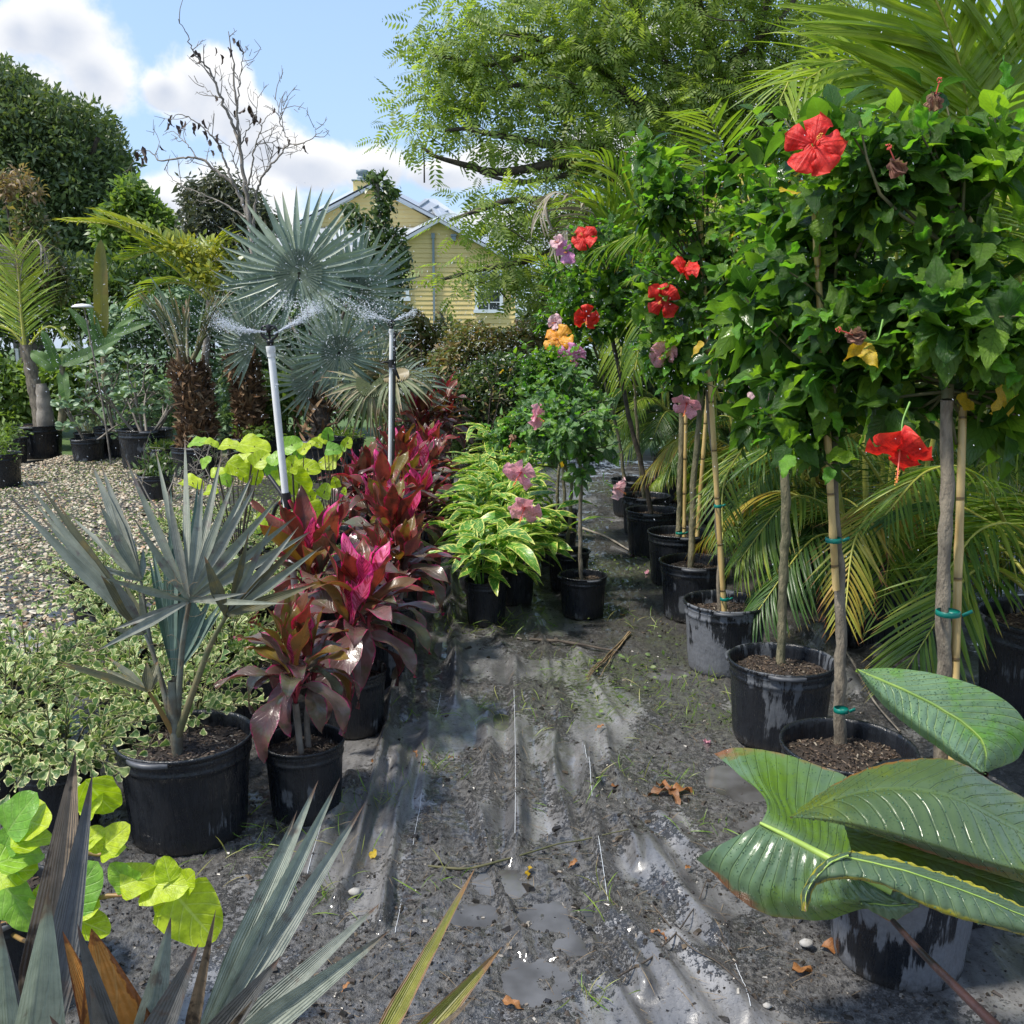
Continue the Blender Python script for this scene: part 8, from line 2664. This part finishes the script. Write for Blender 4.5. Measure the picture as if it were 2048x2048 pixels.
    # B great leaf
    S, N = big_leaf(root, base, [r([(722, 862), (850, 760), (1040, 645), (1250, 578), (1450, 560), (1600, 580), (1760, 675), (1950, 770), (2120, 840), (2300, 960)], 1.98, 2.1),
                                 r([(722, 862), (880, 795), (1080, 720), (1280, 680), (1480, 690), (1640, 740), (1790, 820), (1960, 900), (2120, 960), (2300, 1020)], 1.9, 2.0),
                                 r([(722, 862), (900, 830), (1100, 800), (1300, 790), (1500, 810), (1660, 870), (1810, 950), (1970, 1020), (2130, 1060), (2300, 1090)], 1.86, 1.93),
                                 r([(722, 862), (900, 860), (1080, 870), (1280, 895), (1480, 940), (1660, 1000), (1820, 1060), (1980, 1110), (2130, 1140), (2300, 1160)], 1.84, 1.86),
                                 r([(722, 862), (880, 876), (1040, 898), (1240, 945), (1440, 1000), (1640, 1060), (1820, 1110), (1990, 1150), (2130, 1180), (2300, 1220)], 1.84, 1.82),
                                 r([(722, 862), (880, 882), (1030, 915), (1220, 975), (1420, 1040), (1620, 1105), (1800, 1165), (1970, 1215), (2130, 1250), (2300, 1290)], 1.87, 1.86)],
                    'phil_olive', 80, 6, 0.0013, 19, midrow=2, midw=0)
    drops_on(root, S, N, 1500, 4)
    # D lower curling leaf
    S, N = big_leaf(root, base, [r([(1045, 1035), (1200, 1060), (1400, 1115), (1600, 1180), (1760, 1245), (1930, 1325), (2200, 1430)], 1.78, 1.72),
                                 r([(960, 1060), (1130, 1105), (1330, 1160), (1540, 1225), (1720, 1290), (1900, 1365), (2200, 1470)], 1.75, 1.7),
                                 r([(880, 1120), (1050, 1145), (1270, 1200), (1480, 1270), (1680, 1340), (1880, 1400), (2200, 1500)], 1.73, 1.68),
                                 r([(820, 1200), (980, 1172), (1180, 1200), (1390, 1300), (1600, 1380), (1830, 1435), (2200, 1530)], 1.73, 1.68),
                                 r([(780, 1250), (890, 1205), (990, 1185), (1200, 1215), (1420, 1318), (1640, 1398), (2200, 1545)], 1.76, 1.7)],
                    'phil_old', 70, 7, 0.002, 15, midrow=1, midw=0.002)
    drops_on(root, S, N, 350, 5)
    big_leaf(root, base, [r([(1045, 1035), (940, 1065), (860, 1130), (800, 1210), (778, 1270), (785, 1345)], 1.78, 1.74), r([(1020, 1060), (940, 1090), (870, 1150), (820, 1220), (800, 1280), (800, 1350)], 1.74, 1.7), r([(1000, 1120), (930, 1150), (880, 1190), (845, 1240), (830, 1290), (812, 1345)], 1.76, 1.73)], 'phil_old', 26, 6, 0.002, 6, midrow=1, midw=0.002)
    # dark stalks
    g = Geo()
    p = [W(*E(x, y, t)) - base for x, y, t in ((1255, 1400, 2.0), (1400, 1560, 1.85), (1560, 1720, 1.72), (1780, 1935, 1.6), (1950, 2080, 1.5))]
    g.add(*tube(p, np.linspace(0.006, 0.010, 5), 10, 24))
    obj('stalk', g.mesh('stalk', [MAT['petiole']]), root)
    for e in (E(1735, 642, 2.34), E(2300, 1110, 1.9), E(2200, 1470, 1.7)):
        q = W(*e) - base
        g = Geo()
        g.add(*tube([[0.03, 0.0, zb], (q + [0.03, 0, zb]) / 2 + [0.05, 0.08, 0.06], q], [0.016, 0.012, 0.007], 9, 18))
        obj('stalk', g.mesh('stalk', [MAT['petiole']]), root)
    base2 = np.array([1.62, 2.15, 0])
    root2 = thing('potted_seedlings', base2, 'black pot cut off by the bottom right corner', 'potted plant')
    pot_parts(root2, 0.36, 0.3, 'pot', 0.85)


def hibiscus_row():
    grp = 'hibiscus standards in black pots along the right'
    f = lambda px, py, t: W(px, py, t)
    tr = lambda Y, *a: [PY(x, y, Y) for x, y in a]
    H = 0.345
    hibiscus((1880, 1590, 2.75), 0.43, H, 'pot', [tr(2.64, (1884, 1600), (1890, 1350), (1898, 1100), (1912, 950), (1915, 800))], PY(1905, 560, 2.78), (0.40, 0.42, 0.46), 120, 0.108,
             'nearest hibiscus tree at the right edge, on the thickest bamboo, with the hanging red flower', grp, [(PY(1903, 1590, 2.58), PY(1940, 330, 2.86), 0.012)], seed=1, yellow=9, tr=(0.0235, 0.017), barkm='bark', extra=[(1775, 790, 2.6, 0.09), (1760, 850, 2.75, 0.13), (1850, 240, 2.8, 0.18), (1760, 330, 2.75, 0.16), (2010, 860, 2.8, 0.18), (1960, 280, 2.8, 0.2)],
             taps=[(PY(1896, 1226, 2.6), 0.034)], young=0.2,
             flowers=[(PY(1800, 900, 2.42), (-0.25, -0.55, -0.8), 0.082, 'red', 1.0, 'open red flower hanging down'), (PY(1862, 225, 2.6), (0.1, -0.3, 1), 0.045, 'wilt', 1, None), (PY(1802, 352, 2.5), (-0.5, -0.3, 0.7), 0.05, 'wilt', 1, None), (PY(1730, 678, 2.5), (-1, -0.3, 0.3), 0.05, 'wilt', 1, None)])
    hibiscus((1695, 1500, 3.02), 0.43, H, 'pot', [tr(2.98, (1683, 1540), (1678, 1250), (1664, 1000), (1658, 900))], PY(1650, 545, 3.05), (0.36, 0.34, 0.5), 120, 0.104,
             'hibiscus tree with the large red top flower, its wide pot behind the huge leaves', grp, [(PY(1672, 1180, 2.95), PY(1628, 400, 2.95), 0.011)], seed=2, yellow=6, tr=(0.021, 0.016), barkm='bark', extra=[(1600, 880, 3.0, 0.17), (1560, 780, 3.1, 0.16), (1700, 800, 3.05, 0.15), (1500, 690, 3.3, 0.15), (1660, 200, 3.1, 0.2)],
             taps=[(PY(1667, 1080, 2.93), 0.026), (PY(1682, 1420, 2.93), 0.024)],
             flowers=[(PY(1628, 290, 2.66), (-0.1, -1, 0.25), 0.078, 'red', 1.05, 'wide open red flower at the top')])
    hibiscus((1562, 1341, 3.85), 0.43, H, 'pot_mid', [tr(3.78, (1560, 1352), (1563, 1150), (1567, 950), (1568, 850))], PY(1530, 600, 3.85), (0.36, 0.36, 0.5), 110, 0.096,
             'third hibiscus tree from the front with a straight unstaked trunk and a bark filled pot', grp, seed=3, yellow=4, extra=[(1450, 700, 3.9, 0.16), (1500, 860, 3.9, 0.12), (1540, 280, 3.9, 0.2)], tr=(0.0195, 0.017), flowers=[(PY(1528, 775, 3.5), (-0.3, -0.6, -0.8), 0.075, 'whitepink', 0.35, 'half hidden pale pink flower')])
    hibiscus((1451, 1218, 4.72), 0.42, H, 'pot_dusty', [tr(4.62, (1440, 1230), (1432, 1000), (1420, 850), (1412, 740))], PY(1400, 530, 4.62), (0.37, 0.36, 0.64), 115, 0.09,
             'hibiscus tree in the grey water marked pot, tied to a long leaning bamboo', grp, [(PY(1449, 1232, 4.55), PY(1400, 440, 4.55), 0.013)], seed=4, yellow=6, tr=(0.012, 0.010), barkm='bark', extra=[(1330, 300, 4.7, 0.2), (1300, 700, 4.6, 0.17), (1360, 760, 4.6, 0.15)],
             taps=[(PY(1449, 1198, 4.53), 0.022), (PY(1436, 1012, 4.53), 0.02)],
             flowers=[(PY(1325, 600, 4.45), (-0.35, -1, -0.1), 0.08, 'red', 0.9, 'red flower facing the path'), (PY(1367, 545, 4.35), (0.2, -0.6, 0.7), 0.07, 'red', 0.6, 'red flower seen from the side'),
                      (PY(1328, 708, 4.5), (-0.4, -0.9, -0.2), 0.07, 'pink', 0.7, 'pink flower among the leaves'), (PY(1374, 805, 4.5), (-0.3, -0.7, -0.7), 0.075, 'pink', 0.7, 'pink flower hanging low')])
    hibiscus((1390, 1141, 5.6), 0.42, H, 'pot_mid', [tr(5.52, (1381, 1160), (1384, 1000), (1390, 850), (1388, 760))], PY(1370, 600, 5.5), (0.40, 0.36, 0.5), 85, 0.09,
             'hibiscus tree with a single knotty trunk, just beyond the grey water marked pot', grp, seed=5, yellow=3, tr=(0.02, 0.016))
    hibiscus((1357, 1077, 6.4), 0.42, H, 'pot', [tr(6.3, (1355, 1095), (1362, 950), (1362, 830), (1350, 740))], PY(1340, 480, 6.3), (0.42, 0.40, 0.62), 85, 0.09,
             'tall hibiscus tree with two bamboo canes, one leaning right', grp, [(PY(1368, 1095, 6.25), PY(1372, 800, 6.25), 0.012), (PY(1393, 1095, 6.2), PY(1415, 790, 6.2), 0.014)], seed=6, yellow=4, tr=(0.02, 0.018), taps=[(PY(1360, 1066, 6.24), 0.03)])
    hibiscus((1305, 1032, 7.3), 0.42, H, 'pot', [tr(7.2, (1304, 1045), (1290, 960), (1262, 850), (1240, 740), (1225, 660))], PY(1215, 570, 7.1), (0.36, 0.38, 0.58), 80, 0.088,
             'hibiscus tree with a dark trunk curving strongly to the left, dotted with red flowers', grp, seed=7, yellow=3, tr=(0.02, 0.014), barkm='bark_dark',
             flowers=[(PY(1168, 476, 6.8), (-0.3, -1, 0.35), 0.095, 'red', 0.95, 'red flower at the upper left'), (PY(1173, 634, 6.8), (-0.1, -1, -0.5), 0.095, 'red', 0.9, 'red flower at the lower left')])
    hibiscus((1292, 988, 8.1), 0.42, H, 'pot_mid', [tr(8.0, (1290, 1000), (1280, 900), (1272, 760))], PY(1255, 560, 8.0), (0.42, 0.4, 0.6), 70, 0.088,
             'hibiscus tree behind the curved trunk, thin and upright', grp, seed=8, yellow=2, tr=(0.016, 0.012))
    hibiscus((1265, 955, 9.0), 0.42, H, 'pot', [tr(8.9, (1250, 965), (1230, 850), (1190, 700))], PY(1150, 610, 8.8), (0.42, 0.4, 0.55), 70, 0.088,
             'farthest hibiscus tree of the right row, with lilac and orange flowers beside it', grp, seed=9, yellow=4, tr=(0.016, 0.012),
             flowers=[(PY(1135, 505, 8.4), (-0.3, -1, 0), 0.1, 'lilac', 0.7, 'lilac flower'), (PY(1118, 486, 8.4), (-0.6, -1, 0.2), 0.075, 'whitepink', 0.4, 'small pale pink flower'), (PY(1116, 680, 8.3), (-0.2, -1, 0.2), 0.14, 'orange', 1.0, 'orange flower'),
                      (PY(1140, 714, 8.2), (0, -1, -0.3), 0.13, 'lilac', 0.9, 'lilac pink flower below the orange one'), (PY(1112, 645, 8.4), (-0.5, -1, 0), 0.08, 'whitepink', 0.5, 'pale pink flower')])
    # the lower hibiscus bushes between the ginger and the tall row
    g2 = 'small hibiscus plants right of the ginger row'
    hibiscus((1166, 1161, 5.66), 0.285, 0.255, 'pot', [tr(5.5, (1163, 1170), (1160, 1050), (1158, 940), (1150, 870))], PY(1145, 872, 5.5), (0.30, 0.29, 0.25), 62, 0.075,
             'small round headed hibiscus in the nearest small pot, with a slim bare trunk', g2, mat='hib_small', seed=11, yellow=2, tr=(0.013, 0.010), barkm='bark',
             flowers=[(PY(1228, 974, 5.25), (0.8, -0.6, -0.3), 0.075, 'whitepink', 0.5, 'pale pink drooping flower')])
    hibiscus((1137, 1112, 6.25), 0.285, 0.255, 'pot', [tr(6.1, (1133, 1125), (1142, 1030), (1140, 960))], PY(1085, 850, 6.0), (0.33, 0.29, 0.27), 62, 0.08,
             'hibiscus bearing two large pink flowers over the ginger leaves', g2, mat='hib_small', seed=12, yellow=2, tr=(0.014, 0.011), barkm='bark_green',
             flowers=[(PY(1043, 944, 5.35), (-0.45, -0.8, -0.55), 0.10, 'pink', 0.75, 'upper large pink flower'), (PY(1050, 1014, 5.25), (-0.3, -0.8, -0.6), 0.10, 'pink', 0.7, 'lower large pink flower'), (PY(1066, 832, 5.7), (0.8, -0.7, -0.2), 0.085, 'pink', 0.5, 'pink flower turned sideways'), (PY(1027, 868, 5.6), (-0.3, -0.3, -1), 0.045, 'wilt', 1, None), (PY(1097, 850, 5.6), (0, -0.3, 1), 0.04, 'wilt', 1, None)])
    hibiscus((1115, 1070, 6.95), 0.285, 0.255, 'pot', [tr(6.8, (1118, 1080), (1125, 1000), (1122, 930))], PY(1125, 800, 6.8), (0.38, 0.33, 0.30), 62, 0.08,
             'hibiscus bush in the third small pot, partly hidden by the two in front', g2, mat='hib_small', seed=13, yellow=2, tr=(0.014, 0.011))
    hibiscus((1120, 1020, 7.8), 0.3, 0.26, 'pot', [tr(7.6, (1115, 1030), (1118, 960), (1118, 900))], PY(1090, 760, 7.6), (0.45, 0.36, 0.33), 70, 0.085,
             'leafy green hibiscus bush at the back of the small ones, below the orange flower', g2, mat='hib', seed=14, yellow=2, tr=(0.014, 0.011), young=0.2)


def arecas():
    P = [(2.25, 3.75, 'nearest areca palm tub with an orange smear, at the right edge', 0.64, 0.50, 2.3, 1), (1.98, 5.0, 'second areca palm tub from the front', 0.60, 0.48, 2.1, 2), (2.0, 6.15, 'third areca palm tub from the front', 0.6, 0.46, 2.1, 3), (1.95, 7.3, 'fourth areca palm tub from the front', 0.6, 0.46, 2.2, 4),
         (1.95, 8.5, 'fifth areca palm tub, behind the paired bamboo canes', 0.6, 0.46, 2.3, 5), (1.75, 9.8, 'tall areca palm at the far end behind the last hibiscus trees', 0.6, 0.46, 2.8, 6), (3.2, 4.9, 'areca palm in the second rank at the right edge', 0.6, 0.46, 2.8, 7), (3.1, 6.7, 'areca palm in the second rank, middle', 0.6, 0.46, 2.6, 8), (2.9, 8.6, 'areca palm in the second rank, far', 0.6, 0.46, 2.6, 9)]
    roots = []
    for x, y, lab, D, H, h, sd in P:
        roots.append(areca(x, y, lab, D, H, 9 if y < 8 else 6, 30, h, sd, fl=1.15 if y < 6 else 1.05, L=0.36, objfr=3 if sd <= 2 else 0, npair=38))
    rr = np.random.default_rng(55)
    # traced fronds
    def tf(k, Y, pts, L, n, mat, objs=False, droop=0.45, nrm=None, label=None, width=0.06, curls=(0.3, 0.8), vup=0.15, fwd=0.7):
        b = np.array(roots[k].location)
        p = [PY(x, y, Y if not isinstance(Y, tuple) else Y[0] + (Y[1] - Y[0]) * i / (len(pts) - 1)) - b for i, (x, y) in enumerate(pts)]
        pinnate(roots[k], p, L, n, mat, width, droop, fwd, (0.010, 0.003), 'yellow_stalk', objs, 0.15, rr=rr, label=label, nrm=nrm, curls=curls, vup=vup)
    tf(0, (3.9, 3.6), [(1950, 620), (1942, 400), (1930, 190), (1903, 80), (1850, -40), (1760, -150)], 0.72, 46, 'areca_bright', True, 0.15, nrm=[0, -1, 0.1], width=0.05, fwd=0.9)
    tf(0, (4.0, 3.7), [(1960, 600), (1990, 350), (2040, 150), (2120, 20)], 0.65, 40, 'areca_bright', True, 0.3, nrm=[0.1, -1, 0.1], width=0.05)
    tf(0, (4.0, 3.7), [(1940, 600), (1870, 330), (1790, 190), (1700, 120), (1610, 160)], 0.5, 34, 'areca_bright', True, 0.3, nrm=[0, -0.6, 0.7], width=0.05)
    tf(1, (4.8, 4.4), [(1800, 700), (1780, 350), (1700, 180), (1600, 140), (1560, 200)], 0.5, 34, 'areca_bright', False, 0.4, width=0.05)
    tf(6, (4.8, 4.4), [(1900, 600), (1840, 250), (1760, 60), (1680, 0)], 0.6, 34, 'areca_bright', False, 0.3, width=0.05, nrm=[0, -1, 0.3])
    tf(6, (4.8, 4.4), [(1980, 600), (1970, 300), (1990, 100), (2020, -60)], 0.6, 34, 'areca_bright', False, 0.3, width=0.05, nrm=[0, -1, 0.3])
    tf(2, (5.6, 4.9), [(1620, 500), (1560, 350), (1490, 340), (1440, 420), (1415, 560)], 0.3, 36, 'areca_gold', True, 0.7, width=0.035, label='yellow drooping frond')
    tf(2, (5.6, 5.0), [(1620, 500), (1560, 420), (1480, 430), (1430, 480)], 0.3, 30, 'areca', False, 0.6)
    tf(2, (5.4, 4.6), [(1700, 960), (1600, 870), (1510, 880), (1450, 960), (1445, 1080)], 0.30, 44, 'areca', True, 0.7, width=0.04, label='arching frond with a yellow tip')
    tf(1, (4.9, 4.2), [(1800, 1020), (1700, 880), (1600, 870), (1500, 930)], 0.34, 42, 'areca_dark', True, 0.8, width=0.04)
    tf(1, (4.4, 3.7), [(1930, 1060), (1850, 970), (1770, 1000), (1710, 1080), (1690, 1230)], 0.30, 44, 'areca_gold', True, 0.6, width=0.045, label='yellow green drooping frond beside the second tree')
    tf(0, (3.9, 3.4), [(2060, 1150), (1960, 960), (1860, 940), (1770, 1030)], 0.34, 42, 'areca', True, 0.7, width=0.04)
    tf(0, (3.7, 3.3), [(2080, 1180), (2040, 1060), (1960, 1060), (1890, 1150)], 0.3, 38, 'areca', True, 0.6, width=0.04)
    tf(5, (9.6, 9.2), [(1250, 700), (1255, 420), (1225, 340), (1160, 305)], 0.62, 40, 'areca', False, 0.3, vup=0.3)
    tf(5, (9.6, 9.2), [(1250, 700), (1230, 470), (1180, 400), (1120, 405)], 0.6, 36, 'areca_bright', False, 0.4)
    tf(5, (9.6, 9.2), [(1250, 700), (1270, 430), (1320, 340), (1390, 330)], 0.6, 36, 'areca', False, 0.4)
    tf(5, (9.6, 9.2), [(1250, 700), (1200, 480), (1150, 400), (1100, 385), (1080, 430)], 0.5, 36, 'dry', False, 0.9, label='dead grey frond')
    tf(5, (9.6, 9.2), [(1240, 700), (1190, 520), (1140, 450), (1110, 500)], 0.45, 30, 'dry', False, 0.9, label='dead grey frond')
    tf(4, (8.3, 7.8), [(1330, 700), (1300, 560), (1250, 640), (1240, 760)], 0.45, 30, 'areca_bright', False, 0.6)
    tf(5, (9.4, 9.0), [(1230, 760), (1150, 620), (1090, 530), (1060, 510)], 0.4, 30, 'palm_yg', False, 0.6)
    tf(3, (6.6, 6.0), [(1500, 600), (1460, 350), (1420, 240), (1390, 220)], 0.4, 28, 'areca_bright', False, 0.5)
    tf(3, (7.0, 6.6), [(1440, 800), (1380, 640), (1300, 610), (1270, 740)], 0.45, 30, 'areca', False, 0.8)
    # orange paint smear on the nearest tub
    b = np.array(roots[0].location)
    a0 = math.atan2(-3.75, -2.25)
    T = []
    for i in range(7):
        for j in range(7):
            th = a0 + 0.05 + (i - 3) * 0.035 * (1 + 0.3 * math.sin(j * 2.1)) + 0.05 * j / 6
            z = 0.27 + (j - 3) * 0.022 * (1 + 0.25 * math.cos(i * 1.7))
            T.append((math.cos(th) * (0.292 + z * 0.05 + 0.003), math.sin(th) * (0.292 + z * 0.05 + 0.003), z))
    MAT['rust'] = simple('orange paint', (0.45, 0.1, 0.02), 0.7, 30, (0.25, 0.06, 0.02))
    obj('paint_smear', mesh_from('paint_smear', T, gridq(7, 7), None, [MAT['rust']]), roots[0])


# ================================================================ build
import time
_t = time.time()
for fn in (build_ground, scatter_stuff, debris, house, far_vegetation, mid_left, sprinklers, near_fan_palm, foreground_palm, philodendron, cordylines, gingers, ficuses, lime_plants, hibiscus_row, arecas):
    fn()
    print('%-20s %.1fs' % (fn.__name__, time.time() - _t))
print('objects', len(bpy.data.objects), 'tris', sum(sum(p for p in [len(m.loops) - 2 * len(m.polygons)]) for m in bpy.data.meshes))
